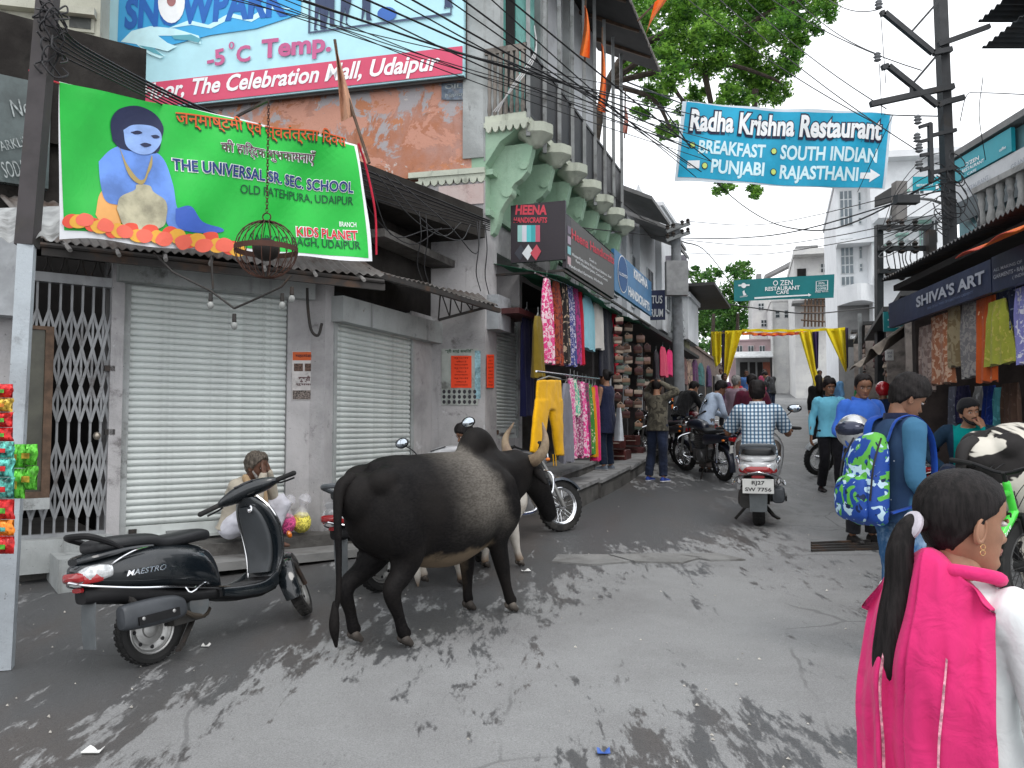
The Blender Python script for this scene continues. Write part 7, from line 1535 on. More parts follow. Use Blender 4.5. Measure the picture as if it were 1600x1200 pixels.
 m.limb([V((.0815 * k, -.024 * k, (z1 + z2) / 2)), V((.0935 * k, -.007 * k, z1)), V((.0925 * k, 0, z1 - .001)), V((.0935 * k, .007 * k, z1)), V((.0815 * k, .024 * k, (z1 + z2) / 2))], [.0015, .004, .0035, .004, .0015], 8, HM, 4)
 m.limb([V((.0815 * k, -.022 * k, (z1 + z2) / 2)), V((.0925 * k, 0, z2)), V((.0815 * k, .022 * k, (z1 + z2) / 2))], [.0015, .0052, .0015], 8, HM, 4); m.build('lips', mat(lip, lc, .45, bump=.1), t, True, smooth=True)
 if hair in ('short', 'thick', 'pulled', 'grey', 'shag'):
  th, top, shag = {'short': (.010, .008, .003), 'thick': (.016, .022, .005), 'pulled': (.006, .004, .001), 'grey': (.010, .004, .003), 'shag': (.016, .012, .009)}[hair]
  line = HLN if hair != 'pulled' else [(0, .86), (35, .82), (60, .70), (78, .56), (95, .47), (104, .38), (125, .26), (180, .16)]
  if hair == 'thick': line = [(0, .76), (30, .74), (50, .66), (70, .56), (85, .48), (98, .48), (108, .36), (125, .26), (180, .18)]
  hh = hairshell(HH, th, line, 72 if hi else 40, 44 if hi else 26, int(height * 977) % 50, top, shag); m = MB(); m.add(hh.v, hh.f, HM); ho = m.build('hair', hm, t, True, smooth=True, ang=180)
 else: ho = None
 if beard:
  m = MB()
  m.limb([V((.02, -.066, -.035)) * k, V((.055, -.052, -.075)) * k, V((.083, -.02, -.098)) * k, V((.09, 0, -.103)) * k, V((.083, .02, -.098)) * k, V((.055, .052, -.075)) * k, V((.02, .066, -.035)) * k], [.008, .014, .018, .018, .018, .014, .008], 10, HM, 5)
  m.limb([V((.082, -.028, -.052)) * k, V((.095, 0, -.045)) * k, V((.082, .028, -.052)) * k], [.003, .0055, .003], 8, HM, 5); m.build('beard', beard, t, True, smooth=True)
 # clothes
 if shirt:
  b = MB(); b.rings(torso(loose, hemz=None if tuck else hem))
  for S_ in 'LR':
   sh, m1, el, m2, wr_ = arm[S_]; r0 = .058 * s + loose * .8
   if sleeve == 'long': b.limb([J['chest'].lerp(sh, .65), sh, m1, el, m2, el.lerp(wr_, .93)], [r0, r0, .050 * s + loose * .6, .044 * s + loose * .6, .043 * s + loose * .5, .036 * s], 16)
   elif sleeve == 'short': b.limb([J['chest'].lerp(sh, .65), sh, m1, sh.lerp(el, .82)], [r0, r0, .058 * s + loose, .057 * s + loose], 16, round_=False)
   elif sleeve == 'rolled': b.limb([J['chest'].lerp(sh, .65), sh, m1, el, el.lerp(wr_, .25)], [r0, r0, .055 * s + loose, .05 * s + loose, .05 * s + loose], 16)
   else: b.limb([J['chest'].lerp(sh, .65), sh.lerp(J['neck'], .12)], [r0 * .9, r0 * .8], 16)
  me = remesh(b, vx, 2, 'shirt', disp=lambda a: (.006 * wob(a * np.array([1, 1, .75]), 14 / s, 5) + .0055 * wob(a * np.array([1, 1, .45]), 34, 2)) * wr); so = link('shirt', me, shirt, t, True)
  if collar:
   nk = J['neck']; m = MB(); d = (nb - nk).normalized()
   rs = []
   for q, (rr_, hh_) in enumerate(((.074, -.012), (.078, .012), (.073, .036), (.066, .034), (.069, .01), (.068, -.01))):
    rs.append([nk + V((math.cos(a) * rr_ * 1.05 * s, math.sin(a) * rr_ * 1.1 * s, (hh_ - .026 * max(0, math.cos(a)) + .004) * s)) for a in [2 * math.pi * j / 28 for j in range(28)]])
   m.rings(rs, close=True); m.build('collar', collar, so, True, smooth=True)
 if trous:
  b = MB(); rs = torso(loose * .3)[:9 if not tuck else 10]; b.rings(rs)
  for S_ in 'LR':
   hp, kn, an = J['hip' + S_], J['kn' + S_], J['an' + S_]; m1 = hp.lerp(kn, .5); m2 = kn.lerp(an, .4); e = {'long': .98, 'short': .0, 'cap': .6}[legs]; fl = {'long': 1}.get(legs, 1)
   pt = [J['pelvis'].lerp(hp, .7), hp, m1, kn]; rd = [.098 * f, .102 * f, .088 * f + .004, .068 * s + loose * .6]
   if e: pt += [m2, kn.lerp(an, e)]; rd += [.063 * s + loose * .8, .052 * s + loose * 1.1]
   b.limb(pt, rd, 16, round_=False)
  me = remesh(b, vx, 2, 'trousers', disp=lambda a: (.004 * wob(a * np.array([1, 1, .8]), 15, 7) + .004 * wob(a * np.array([1, 1, 1.6]), 26, 4)) * wr); tr_ = link('trousers', me, trous, t, True)
 if shoes:
  for i, S_ in enumerate('LR'):
   an = J['an' + S_]; td = V(toes[i] or (1, 0, 0)).normalized(); sd, up = basis(td); b = V(an) - up * (.085 * s) + td * 0
   secs = [(-.075, .022, .035), (-.06, .034, .06), (-.02, .036, .072), (.03, .036, .06), (.09, .042, .042), (.14, .045, .034), (.175, .036, .028), (.195, .016, .018)]; rs = []
   for x, w, h in catmull(secs, 4): rs.append([b + td * x * s + sd * math.copysign(abs(math.cos(a)) ** .8, math.cos(a)) * w * s + up * ((max(math.sin(a), 0) * h * 1.0 + (0 if math.sin(a) > 0 else .0) + .012) if math.sin(a) > -.01 else .004 ) * s for a in [2 * math.pi * j / 16 for j in range(16)]])
   o = MB().rings(rs).build('shoe', shoes[0], t, True, smooth=True, ang=60)
   if len(shoes) > 1:
    rs = [[b + td * x * s * 1.01 + sd * q * (w + .002) * s + up * z * s for q, z in ((1, .0), (1, .018), (-1, .018), (-1, 0))] for x, w, h in catmull(secs, 3)]; MB().rings(rs).build('sole', shoes[1], o, True, smooth=True, ang=40)
 return t, J, HM, s
def foot(px, py, heading, dz=0): q = G(px, py); return pose((q.x, q.y, q.z + dz), heading)
def standat(x, y, heading, dz=0): return pose((x, y, gzf(y) + dz), heading)
BLKSHOE = mat('black shoe leather', (.012, .011, .011), .4); WSOLE = mat('white rubber sole', (.6, .6, .6), .6); BROWNSH = mat('brown sandal', (.10, .06, .04), .6)
JEAN = cloth('dark blue jeans', (.018, .025, .05), .5, sc=4); BLKTR = cloth('black trousers', (.010, .010, .013), .3)
# ---- girl in pink shawl, foreground right
def girl():
 gx, gy = .985, 1.82; M = standat(gx, gy, 48)
 PINK = cloth('magenta cotton', (.60, .028, .15), .12, wr=.6); WH = cloth('white kurta cotton', (.68, .71, .71), .05, wr=.4)
 t, J, HM, s = person('girl seen from behind in bright pink shawl over white kurta with long black ponytail', M, SK2, 1.405, dict(shL=(-.01, .145, 1.35), shR=(-.01, -.145, 1.35), elL=(-.05, .20, 1.08), elR=(-.02, -.215, 1.08), wrL=(.06, .2, .84), wrR=(.08, -.225, .84), head=(.02, 0, 1.57)), look=(-36, 4, 0), hair='pulled', shirt=WH, sleeve='long', hem=.45, loose=.010, trous=WH, shoes=(BROWNSH,), fem=1, hi=1, fat=.74, shw=.86, flare=1.15, H=.245, vox=.008, wr=.9)
 def h(p): return HM @ V(p)
 k = 1.0
 # ponytail
 m = MB(); m.limb([h((-.085, 0, .0)), h((-.125, 0, -.015)), h((-.142, 0, -.07)), h((-.138, 0, -.14)), h((-.150, 0, -.23)), h((-.160, .0, -.32)), h((-.163, .0, -.40))], [.022, .022, .028, .033, .035, .031, .010], 26, k=6)
 rs = np.array([tuple(v) for v in m.v]); m2 = MB(); m2.add((rs + .0015 * wob(rs * np.array([1, 1, .05]), 160, 3)[:, None]).tolist(), m.f); m2.build('ponytail', HB, t, True, smooth=True, ang=180)
 m = MB()
 for i in range(26):
  a = 2 * math.pi * i / 26; r0 = .022; m.tube([h((-.138 + r0 * math.cos(a), r0 * math.sin(a), -.18)), h((-.158 + r0 * 1.15 * math.cos(a), r0 * 1.1 * math.sin(a), -.30)), h((-.165 + r0 * .7 * math.cos(a), r0 * .6 * math.sin(a), -.39 - .03 * ((i * 7) % 5) / 5))], [.004, .003, .0005], 5, k=3)
 o = m.build('hair_strands', HB, t, True, smooth=True); o['kind'] = 'stuff'
 m = MB(); m.torus((0, 0, 0), .024, .010, 'X', 20, 8, HM @ Matrix.Translation((-.118, 0, -.012)) @ Matrix.Rotation(R(20), 4, 'Y')); m.build('hair_band', cloth('white hair band', (.5, .47, .52), .1), t, True, smooth=True)
 GOLD = mat('gold', (.8, .55, .25), .25, 1, bump=0)
 for i, z in enumerate((-.042, -.054)): m = MB(); m.torus((0, 0, 0), .0055, .0009, 'Y', 16, 5, HM @ Matrix.Translation((-.004, -.078, z))); m.build('earring', GOLD, t, True, smooth=True)
 # shawl: both shoulders, hanging down the back in folds
 sh = s; nk = J['neck']
 def shawl(u, v, off=0):
  """u 0..1 across the back right to left; v 0 front over shoulder to 1 hem at the back"""
  y = (u - .5) * 2; yw = .040 + y * .132
  # shoulder height under the cloth
  top = (1.182 - .030 * abs(y) ** 1.8 - (.17 if y > 0 else .09) * max(0, abs(y) - .45) ** 1.3 + .040 * math.exp(-(y / .35) ** 2)) * 1.0
  if v < .22:
   q = v / .22; a = (1 - q) * 1.5; x = .055 * math.sin(a) * 1.1 - .03 - .055 * q; z = top + .028 - .055 * (1 - q) ** 2 * (1 + .3 * abs(y))
  else:
   q = (v - .22) / .78; x = -.086 - .075 * min(1, q * 3.2) ** .7 + .05 * abs(y) ** 2.4; z = top + .028 - .74 * q
   x += -.02 * q
  fold = .008 * math.sin(u * 17 + v * 2.2 + 1.5 * math.sin(u * 9)) * (.4 + 1.3 * v) + .0035 * math.sin(u * 41 - v * 7 + 1) + .003 * math.sin(v * 33 + u * 13 + 2 * math.sin(u * 19))
  return V((x - fold * min(1, v * 4 + .15) - off, yw * (1 + .16 * v) + .008 * math.sin(v * 9 + u * 5), z))
 for (u0, u1, off) in ((.0, .50, .010), (.50, 1.0, .0)):
  m = MB(); m.slab(lambda u, v: shawl(u0 + (u1 - u0) * u, v, off), 40, 60, (-.0, 0, .005)); m.build('shawl', PINK, t, True, smooth=True, ang=180)
 SLV = mat('silver pink trim', (.62, .30, .36), .5, .3, var=.6, vs=60)
 for u in (.27, .68):
  m = MB(); m.slab(lambda a, v: shawl(u + .014 * a * (1 if u < .5 else 1), .40 + .60 * v, .016 if u < .5 else .006), 2, 50, (-.0, 0, .002)); m.build('trim_stripe', SLV, t, True, smooth=True)
 m = MB(); m.torus((0, 0, 0), .072, .015, 'Z', 28, 10, Matrix.Translation(V(nk) + V((-.005, 0, .0))) @ Matrix.Rotation(R(14), 4, 'Y') @ Matrix.Diagonal((1, 1.12, 1, 1))); m.build('neck_fold', PINK, t, True, smooth=True)
girl()
# ---- schoolboy with backpack
def boy():
 SH = Mat('dotted denim blue shirt', .9, 0, .15)
 def f():
  m = SH; v = m.N('ShaderNodeTexVoronoi'); v.inputs['Scale'].default_value = 14; m.L(m.c, v.inputs['Vector']); x = m.xyz(); c = m.mix(m.ramp(m.noise(3), .4, .6), (.022, .045, .10), (.03, .06, .12)); c = m.mix(m.ramp(v.outputs['Distance'], .05, .08, 1, 0), c, (.5, .55, .6))
  sl = m.ramp(m.math('ABSOLUTE', x['Y']), .155, .165); m.set(m.mix(sl, c, (.045, .135, .23))); m.bump(m.noise(12, 5), .4, .015); return m.m
 JN = Mat('washed ripped jeans', .9, 0, .15)
 def g():
  m = JN; n = m.noise(5, 8, .7, .8, (1, 1, .6)); m.set(m.mix(m.ramp(n, .42, .66), (.035, .10, .22), (.30, .42, .55))); m.bump(m.noise(25, 5, .7, .5, (1, 1, 2)), .6, .01); return m.m
 t, J, HM, s = person('teenage boy in blue sleeved shirt and washed jeans looking down, wearing a patterned backpack', standat(2.25, 4.8, 80), SK1, 1.66,
  dict(elL=(-.02, .24, 1.10), wrL=(.17, .15, .90), elR=(-.05, -.23, 1.10), wrR=(.15, -.17, .92), head=(.075, 0, 1.565), neck=(.01, 0, 1.44), chest=(.0, 0, 1.28), knL=(.05, .11, .50), anL=(-.03, .13, .085), knR=(.0, -.11, .5), anR=(-.1, -.12, .085)), look=(-8, 27, 0), hair='thick', shirt=f(), hem=.84, trous=g(), shoes=(BLKSHOE, WSOLE), hi=1, fat=.92, collar=cloth('navy collar', (.015, .02, .05)))
 BP = Mat('blue green camouflage nylon', .6, 0, .3)
 def h():
  m = BP; c = (.012, .055, .28); n1 = m.noise(9, 2, .4, 1); n2 = m.noise(13, 2, .4, 1.2, None, (1, 2, 0)); n3 = m.noise(17, 2, .4, .8, None, (2, 0, 1)); c = m.mix(m.ramp(n1, .55, .57), c, (.10, .38, .05)); c = m.mix(m.ramp(n2, .59, .61), c, (.45, .62, .72)); c = m.mix(m.ramp(n3, .62, .64), c, (.005, .015, .06)); m.set(c); m.bump(m.noise(9, 4), .5, .02); return m.m
 BPM = h(); bg = thing('backpack', 'blue, green and white camouflage patterned backpack hanging low on the boy', 'backpack', mat=standat(2.25, 4.8, 76))
 b = lofts(smoothsecs([(-.20, 0, .80, .10, .03), (-.215, 0, .84, .145, .07), (-.225, 0, .95, .155, .085), (-.215, 0, 1.1, .15, .08), (-.195, 0, 1.22, .135, .07), (-.175, 0, 1.30, .09, .05), (-.16, 0, 1.33, .03, .02)]), 26, 3, axis='Z'); v = np.array(b.v); b.v = (v + .006 * wob(v, 18, 3)[:, None]).tolist(); b.build('main_bag', BPM, bg, True, smooth=True, ang=180)
 b = lofts(smoothsecs([(-.30, 0, .83, .09, .02), (-.315, 0, .87, .12, .04), (-.32, 0, .98, .12, .045), (-.305, 0, 1.06, .11, .035), (-.29, 0, 1.09, .06, .015)]), 22, 3, axis='Z'); b.build('front_pocket', BPM, bg, True, smooth=True, ang=180)
 STR = cloth('royal blue webbing', (.012, .06, .32))
 for sg in (-1, 1):
  MB().tube([(-.14, sg * .09, 1.28), (-.09, sg * .11, 1.40), (.02, sg * .12, 1.42), (.115, sg * .125, 1.33), (.14, sg * .13, 1.18), (.10, sg * .155, 1.02), (-.02, sg * .17, .93), (-.16, sg * .14, .88)], .024, 10, k=5, flat=.28).build('strap', STR, bg, True, smooth=True)
  MB().tube([(-.20, sg * .12, 1.30), (-.27, sg * .14, 1.15), (-.29, sg * .13, .95)], .006, 6, k=3).build('zip', INK, bg, True, smooth=True)
boy()
# ---- walkers and bystanders
LBL = cloth('light blue shirt cloth', (.15, .47, .63), .1); RBL = cloth('royal blue shirt cloth', (.035, .12, .48), .1)
person('man in light turquoise blue shirt and black trousers walking towards the camera', foot(1299, 770, 184), SK1, 1.70, dict(elL=(-.04, .25, 1.12), elR=(-.05, -.25, 1.12), wrL=(.02, .29, .87), wrR=(.0, -.28, .87), knL=(.10, .09, .50), anL=(.10, .1, .09), knR=(.02, -.09, .50), anR=(-.16, -.1, .10)), look=(4, 4, 0), hair='thick', hairth=.01, shirt=LBL, hem=.84, trous=BLKTR, shoes=(BLKSHOE,), hi=1, collar=cloth('navy collar', (.015, .02, .05)), curl=.6)
person('man in royal blue shirt looking down, standing behind the schoolboy', standat(3.62, 8.5, 170), SK1, 1.72, dict(elL=(0, .27, 1.12), wrL=(.22, .15, 1.02), elR=(.0, -.27, 1.12), wrR=(.24, -.10, 1.04), head=(.05, 0, 1.58)), look=(-18, 18, 0), hair='short', shirt=RBL, hem=.82, trous=BLKTR, shoes=(BLKSHOE,), hi=1, collar=RBL, fat=1.0)
# helmet on the mirror or arm beside the boy
g = thing('silver_helmet', 'silver and blue motorcycle helmet held beside the schoolboy', 'helmet', P(1348, 672, 6.6))
c = P(1334, 674, 6.7); m = MB(); m.ell(c, (.135, .15, .14), 24, 14); m.build('shell', mat('silver helmet paint', (.42, .43, .44), .25, .5, var=.3, vs=4, coat=.5, bump=0), g, smooth=True)
m = MB(); m.ell(c + V((-.03, -.03, .02)), (.125, .14, .075), 20, 10); m.build('visor', mat('dark visor', (.03, .035, .06), .1, .3, bump=0), g, smooth=True); m = MB(); m.tube([c + V((-.1, -.06, -.02)), c + V((-.06, -.06, -.13)), c + V((.06, -.05, -.13))], .012, 8, k=4); m.build('chin_bar', mat('blue helmet trim', (.03, .08, .3), .3), g, smooth=True)
# seated man with cap
TQS = Mat('navy raglan with teal chest', .9, 0, .15)
def _r():
 m = TQS; x = m.xyz(); f = m.math('MULTIPLY', m.ramp(m.math('ABSOLUTE', x['Y']), .135, .125), m.ramp(x['X'], -.02, .0)); m.set(m.mix(f, (.012, .03, .055), (.0, .20, .19))); m.bump(m.noise(12, 5), .4, .015); return m.m
sitJ = dict(pelvis=(0, 0, .55), waist=(.03, 0, .68), chest=(.12, 0, .87), neck=(.17, 0, 1.02), head=(.235, .01, 1.15), shL=(.13, .18, .97), shR=(.13, -.18, .97), elL=(.40, .24, .74), wrL=(.335, .115, 1.0), elR=(.08, -.38, .76), wrR=(.30, -.22, .60), hipL=(0, .1, .53), hipR=(0, -.1, .53), knL=(.42, .2, .58), knR=(.42, -.2, .58), anL=(.38, .2, .12), anR=(.40, -.2, .12))
q = P(1520, 668, 8.0)
t, J, HM, s = person('seated bearded man in black cap, navy and teal shirt, resting his cheek on his hand', pose((q.x + .05, 8.2, 1.6 - .70 - .50 + .18), 205), SK2, 1.72, sitJ, look=(22, 2, 8), hair='short', shirt=_r(), hem=.9, tuck=True, trous=JEAN, shoes=(BLKSHOE, WSOLE), hi=1, beard=HB, handdL=(-.35, -.2, .8), palmL=(-.5, -.6, -.1), curl=.75)
CAPM = cloth('black cap cloth', (.012, .012, .014)); cb = MB(); hh = hairshell(.236, .020, [(0, .74), (60, .70), (90, .62), (120, .52), (180, .42)], 40, 26, 3, .01, 0); cb.add(hh.v, hh.f, HM); cb.build('cap', CAPM, t, True, smooth=True, ang=180)
g = tag(MB().box(-.25, .25, -.22, .22, 0, .44).build('stool', WOOD), 'low wooden box stool under the seated man in the cap', 'stool'); g.location = (q.x + .05, 8.25, gzf(8.2)); g.rotation_euler = (0, 0, .3)
# scooter rider
CHK2 = Mat('blue white checked shirt', .9, 0, .15)
def _c():
 m = CHK2; x = m.xyz(); a = m.ramp(m.math('FRACT', m.math('MULTIPLY', x['Y'], 24)), .52, .6); b = m.ramp(m.math('FRACT', m.math('MULTIPLY', x['Z'], 24)), .52, .6); c = m.mix(m.math('MULTIPLY', a, 1), (.58, .66, .72), (.10, .19, .28)); c = m.mix(m.math('MULTIPLY', b, .75), c, (.035, .07, .13)); m.set(c); m.bump(m.noise(12, 5), .4, .015); return m.m
rj = dict(pelvis=(.12, 0, .84), waist=(.14, 0, .96), chest=(.20, 0, 1.15), neck=(.25, 0, 1.30), head=(.30, 0, 1.425), shL=(.22, .19, 1.24), shR=(.22, -.19, 1.24), elL=(.38, .32, .98), wrL=(.68, .33, 1.0), elR=(.38, -.32, .98), wrR=(.68, -.33, 1.0), hipL=(.14, .10, .82), hipR=(.14, -.10, .82), knL=(.56, .17, .80), knR=(.56, -.17, .80), anL=(.62, .14, .42), anR=(.62, -.14, .42))
KHK = cloth('khaki brown trousers', (.095, .072, .055))
person('scooter rider in blue and white checked short sleeved shirt seen from behind', onroad(1186, 820, heading=17) @ Matrix.Scale(1.05, 4), SK1, 1.72, rj, hair='thick', shirt=_c(), sleeve='short', hem=.86, trous=KHK, shoes=(BLKSHOE,), hi=1, fat=1.02, curl=.9, collar=mat('pale collar', (.55, .6, .66), .9), palmL=(0, 0, -1), palmR=(0, 0, -1), loose=.026)
# far rider
fj = dict(rj); person('far rider in pale grey shirt on the maroon motorcycle', onroad(1218, 630, heading=14), SK1, 1.75, fj, hair='grey', hm=HG, shirt=cloth('pale grey shirt', (.5, .5, .52)), sleeve='short', hem=.86, trous=BLKTR, shoes=(BLKSHOE,), vox=.016, palmL=(0, 0, -1), palmR=(0, 0, -1))
# man holding his head
CAMO = cloth('olive checked jacket', (.11, .10, .075), .5, sc=12, col2=[(.05, .045, .035)], thr=.52)
person('man in olive patterned jacket and dark jeans with both hands clasped on his head', foot(1028, 752, 38), SK2, 1.70, dict(elL=(.16, .30, 1.50), wrL=(-.02, .07, 1.66), elR=(.10, -.32, 1.49), wrR=(-.03, -.06, 1.66), shL=(0, .17, 1.41), shR=(0, -.17, 1.41), knL=(.03, .13, .5), anL=(0, .17, .085), knR=(.0, -.10, .5), anR=(-.05, -.13, .085)), look=(0, 8, 0), hair='short', shirt=CAMO, hem=.84, trous=JEAN, shoes=(mat('blue sneaker', (.02, .05, .26), .7), WSOLE), hi=1, handdL=(-.05, -1, .25), palmL=(0, 0, -1), handdR=(-.05, 1, .25), palmR=(0, 0, -1), curl=.5)
person('man in black shirt and navy trousers leaning over a motorcycle', foot(1064, 722, 60), SK2, 1.72, dict(waist=(.05, 0, 1.07), chest=(.16, 0, 1.24), neck=(.26, 0, 1.38), head=(.36, 0, 1.47), shL=(.2, .17, 1.33), shR=(.2, -.17, 1.33), elL=(.35, .2, 1.08), wrL=(.5, .12, .95), elR=(.35, -.2, 1.08), wrR=(.5, -.1, .95)), look=(0, 25, 0), shirt=cloth('black cotton', (.009, .009, .010)), hem=.86, trous=JEAN, shoes=(BROWNSH,), hair='short')
OLDP = cloth('dusty mauve shirt', (.30, .215, .26), .1)
person('grey haired old man in mauve shirt and dark trousers looking up', foot(1152, 717, 50), SK2, 1.70, dict(elL=(-.04, .23, 1.1), wrL=(.08, .2, .88), elR=(-.05, -.22, 1.1), wrR=(.1, -.18, .9)), look=(-8, -12, 0), hair='grey', hm=HG, shirt=OLDP, tuck=True, trous=cloth('brown black trousers', (.018, .014, .012)), shoes=(BLKSHOE, WSOLE), hi=1, fat=1.12)
person('man in maroon shirt with a camera strap seen from behind', foot(1176, 697, 20), SK4, 1.78, dict(elR=(.05, -.27, 1.12), wrR=(.22, -.2, 1.15), elL=(.05, .25, 1.12), wrL=(.2, .15, 1.1)), look=(0, 10, 0), shirt=cloth('maroon cotton', (.085, .012, .028)), hem=.84, sleeve='short', trous=cloth('mid blue jeans', (.03, .06, .14)), shoes=(BLKSHOE,), hair='short')
person('man in dark grey T-shirt bending his head over a camera', foot(1206, 690, -40), SK2, 1.74, dict(chest=(.06, 0, 1.27), neck=(.12, 0, 1.41), head=(.22, 0, 1.50), elR=(.1, -.24, 1.1), wrR=(.3, -.12, 1.12), elL=(.1, .24, 1.1), wrL=(.3, .12, 1.12)), look=(0, 32, 0), shirt=cloth('charcoal print cotton', (.035, .036, .04), .5, col2=(.12, .13, .14), sc=9, thr=.6), hem=.86, sleeve='short', trous=JEAN, shoes=(BLKSHOE,), hair='short')
person('man in pale blue shirt and grey trousers leaning forward by the motorcycles', foot(1104, 692, 75), SK1, 1.72, dict(waist=(.03, 0, 1.07), chest=(.12, 0, 1.25), neck=(.2, 0, 1.39), head=(.29, 0, 1.49), shL=(.15, .17, 1.34), shR=(.15, -.17, 1.34), elL=(.25, .2, 1.08), wrL=(.42, .1, 1.0), elR=(.22, -.22, 1.08), wrR=(.36, -.12, .9)), look=(-10, 20, 0), shirt=cloth('pale blue cotton', (.40, .48, .60)), hem=.84, trous=cloth('grey brown trousers', (.12, .10, .095)), shoes=(BLKSHOE,), hair='thick')
person('man in red shirt half hidden behind the man in pale blue', standat(5.35, 19.6, 60), SK1, 1.65, dict(elR=(.12, -.22, 1.12), wrR=(.34, -.08, 1.12)), shirt=cloth('scarlet cotton', (.42, .015, .03)), hem=.86, trous=JEAN, shoes=(BLKSHOE,), hair='short')
person('person in purple clothes standing by the goods on the far left pavement', standat(6.35, 24.5, 160), SK3, 1.62, shirt=cloth('plum cotton', (.06, .015, .06)), hem=.7, trous=BLKTR, shoes=(BLKSHOE,), hair='short', vox=.016)
# woman at the clothes rack
DKN = cloth('dark navy cotton', (.014, .018, .045))
z0 = float(gz(13.0)) + .28
t, J, HM, s = person('woman in sleeveless dark navy top and capri trousers browsing the hanging clothes', pose((1.50, 13.1, z0), -52), SK2, 1.58, dict(elR=(.02, -.2, 1.1), wrR=(.16, -.12, 1.0), elL=(.03, .2, 1.1), wrL=(.2, .1, 1.1)), look=(0, 5, 0), hair='short', shirt=DKN, sleeve='none', hem=.62, trous=cloth('blue black jeans', (.012, .02, .04)), shoes=(mat('grey sneaker', (.10, .12, .15), .7), mat('grey sole', (.25, .25, .26), .7)), fem=1, flare=1.15, hi=1)
o = MB().limb([HM @ V((-.09, 0, .04)), HM @ V((-.13, 0, .045))], [.045, .035], 14).build('hair_bun', HB, t, True, smooth=True)
g = tag(MB().slab(lambda u, v: V((1.66 + .06 * u + .10 * (u - .5) * v, 13.0 - .14 * math.sin(u * 3.1) - .02 * math.sin(v * 5), z0 + .98 - v * .52)), 10, 10, (0, .05, 0)).build('white_bag', cloth('white plastic bag', (.55, .58, .62), .1), smooth=True), 'white carrier bag hanging from the shoulder of the woman in navy', 'bag')
# old man sitting behind the scooter
q = FA.w(SA(352)[0], .34, 0); zl = zf - .02
oj = dict(pelvis=(-.02, 0, .12), waist=(.0, 0, .24), chest=(.07, 0, .42), neck=(.13, 0, .56), head=(.20, 0, .68), shL=(.09, .17, .51), shR=(.09, -.17, .51), elL=(.28, .2, .38), wrL=(.30, .06, .64), elR=(.30, -.2, .36), wrR=(.31, -.06, .63), hipL=(0, .1, .11), hipR=(0, -.1, .11), knL=(.36, .24, .34), knR=(.36, -.24, .34), anL=(.28, .14, .0), anR=(.28, -.14, .0))
WDH = cloth('white dhoti cotton', (.60, .60, .66), .08)
t, J, HM, s = person('old man with wiry hair squatting on the ledge in white dhoti, hands at his face', pose((q.x, q.y, zl + .02), 100), SK3, 1.62, oj, look=(-6, 12, 0), hair='shag', hm=HBR, shirt=cloth('cream kurta cotton', (.42, .38, .31), .1), hem=.92, trous=WDH, hi=1, beard=HG, handdL=(-.25, -.3, .75), palmL=(-1, 0, 0), handdR=(-.25, .3, .75), palmR=(-1, 0, 0), loose=.016)
o = MB().limb([(.15, -.12, .56), (.22, -.09, .40), (.27, -.05, .22)], [.03, .045, .03], 12, Matrix.Identity(4)); o.limb([(.15, .12, .56), (.22, .07, .42), (.27, .04, .25)], [.03, .04, .03], 12); o.build('scarf', cloth('ochre scarf', (.38, .27, .16)), t, True, smooth=True)
# person behind the bull
person('person crouched behind the bull showing only dark hair above its back', standat(-.44, 7.9, 250, .0), SK1, 1.21, look=(10, 20, 0), hair='thick', shirt=cloth('cream cotton', (.45, .4, .35)), hem=.8, trous=JEAN, shoes=(BLKSHOE,))
# people at the right middle distance
person('man in blue shirt bending by the far right motorcycles', standat(8.9, 22.5, 250), SK1, 1.7, dict(chest=(.1, 0, 1.25), neck=(.18, 0, 1.38), head=(.26, 0, 1.47)), look=(0, 20, 0), shirt=cloth('sky cotton', (.16, .35, .6)), hem=.84, trous=JEAN, shoes=(BLKSHOE,), vox=.016)
person('man in green shirt at the craft shop right of the yellow drape', standat(9.75, 22.6, 200), SK3, 1.72, shirt=cloth('green cotton', (.04, .22, .08)), hem=.84, trous=BLKTR, shoes=(BLKSHOE,), vox=.016)
t, J, HM, s = person('long haired woman in dark clothes behind the man in light blue', standat(7.35, 19.6, 10), SK2, 1.66, shirt=cloth('black cotton', (.009, .009, .010)), hem=.6, trous=BLKTR, shoes=(BLKSHOE,), vox=.016, fem=1)
MB().limb([HM @ V((-.05, 0, .08)), HM @ V((-.09, 0, -.05)), HM @ V((-.1, 0, -.25)), HM @ V((-.1, 0, -.38))], [.06, .075, .09, .04], 16).build('long_hair', HB, t, True, smooth=True)
t, J, HM, s = person('motorcyclist in navy jacket and glossy red helmet facing away at the right shops', standat(5.85, 12.9, 30), SK1, 1.66, shirt=cloth('navy jacket', (.012, .02, .05)), hem=.8, trous=BLKTR, shoes=(BLKSHOE,), hair=None)
MB().ell(HM @ V((-.005, 0, .015)), (.125, .115, .125), 24, 14).build('helmet', mat('glossy red helmet', (.42, .012, .02), .12, .1, coat=1, bump=0), t, True, smooth=True)
person('man in teal green shirt among the goods at the right shops', standat(7.0, 14.9, 230), SK3, 1.68, shirt=cloth('sea green cotton', (.03, .2, .13)), hem=.84, trous=BLKTR, shoes=(BLKSHOE,), vox=.016)
for i, (x, y, h, c, lab) in enumerate([(9.2, 36, 200, (.5, .5, .5), 'tiny far walker in white near the white wall'), (10.2, 33, 180, (.3, .05, .1), 'tiny far walker in dark red left of the hanging drape'), (8.6, 30, 190, (.05, .12, .3), 'tiny far walker in blue beyond the parked motorcycles'), (10.9, 29, 170, (.35, .3, .2), 'tiny far walker in tan at the right shop edge')]):
 person(lab, standat(x, y, h), SK3, 1.66, shirt=cloth('far shirt %s' % 'abcd'[i], c), hem=.82, trous=BLKTR, shoes=(BLKSHOE,), vox=.02, hands=False)
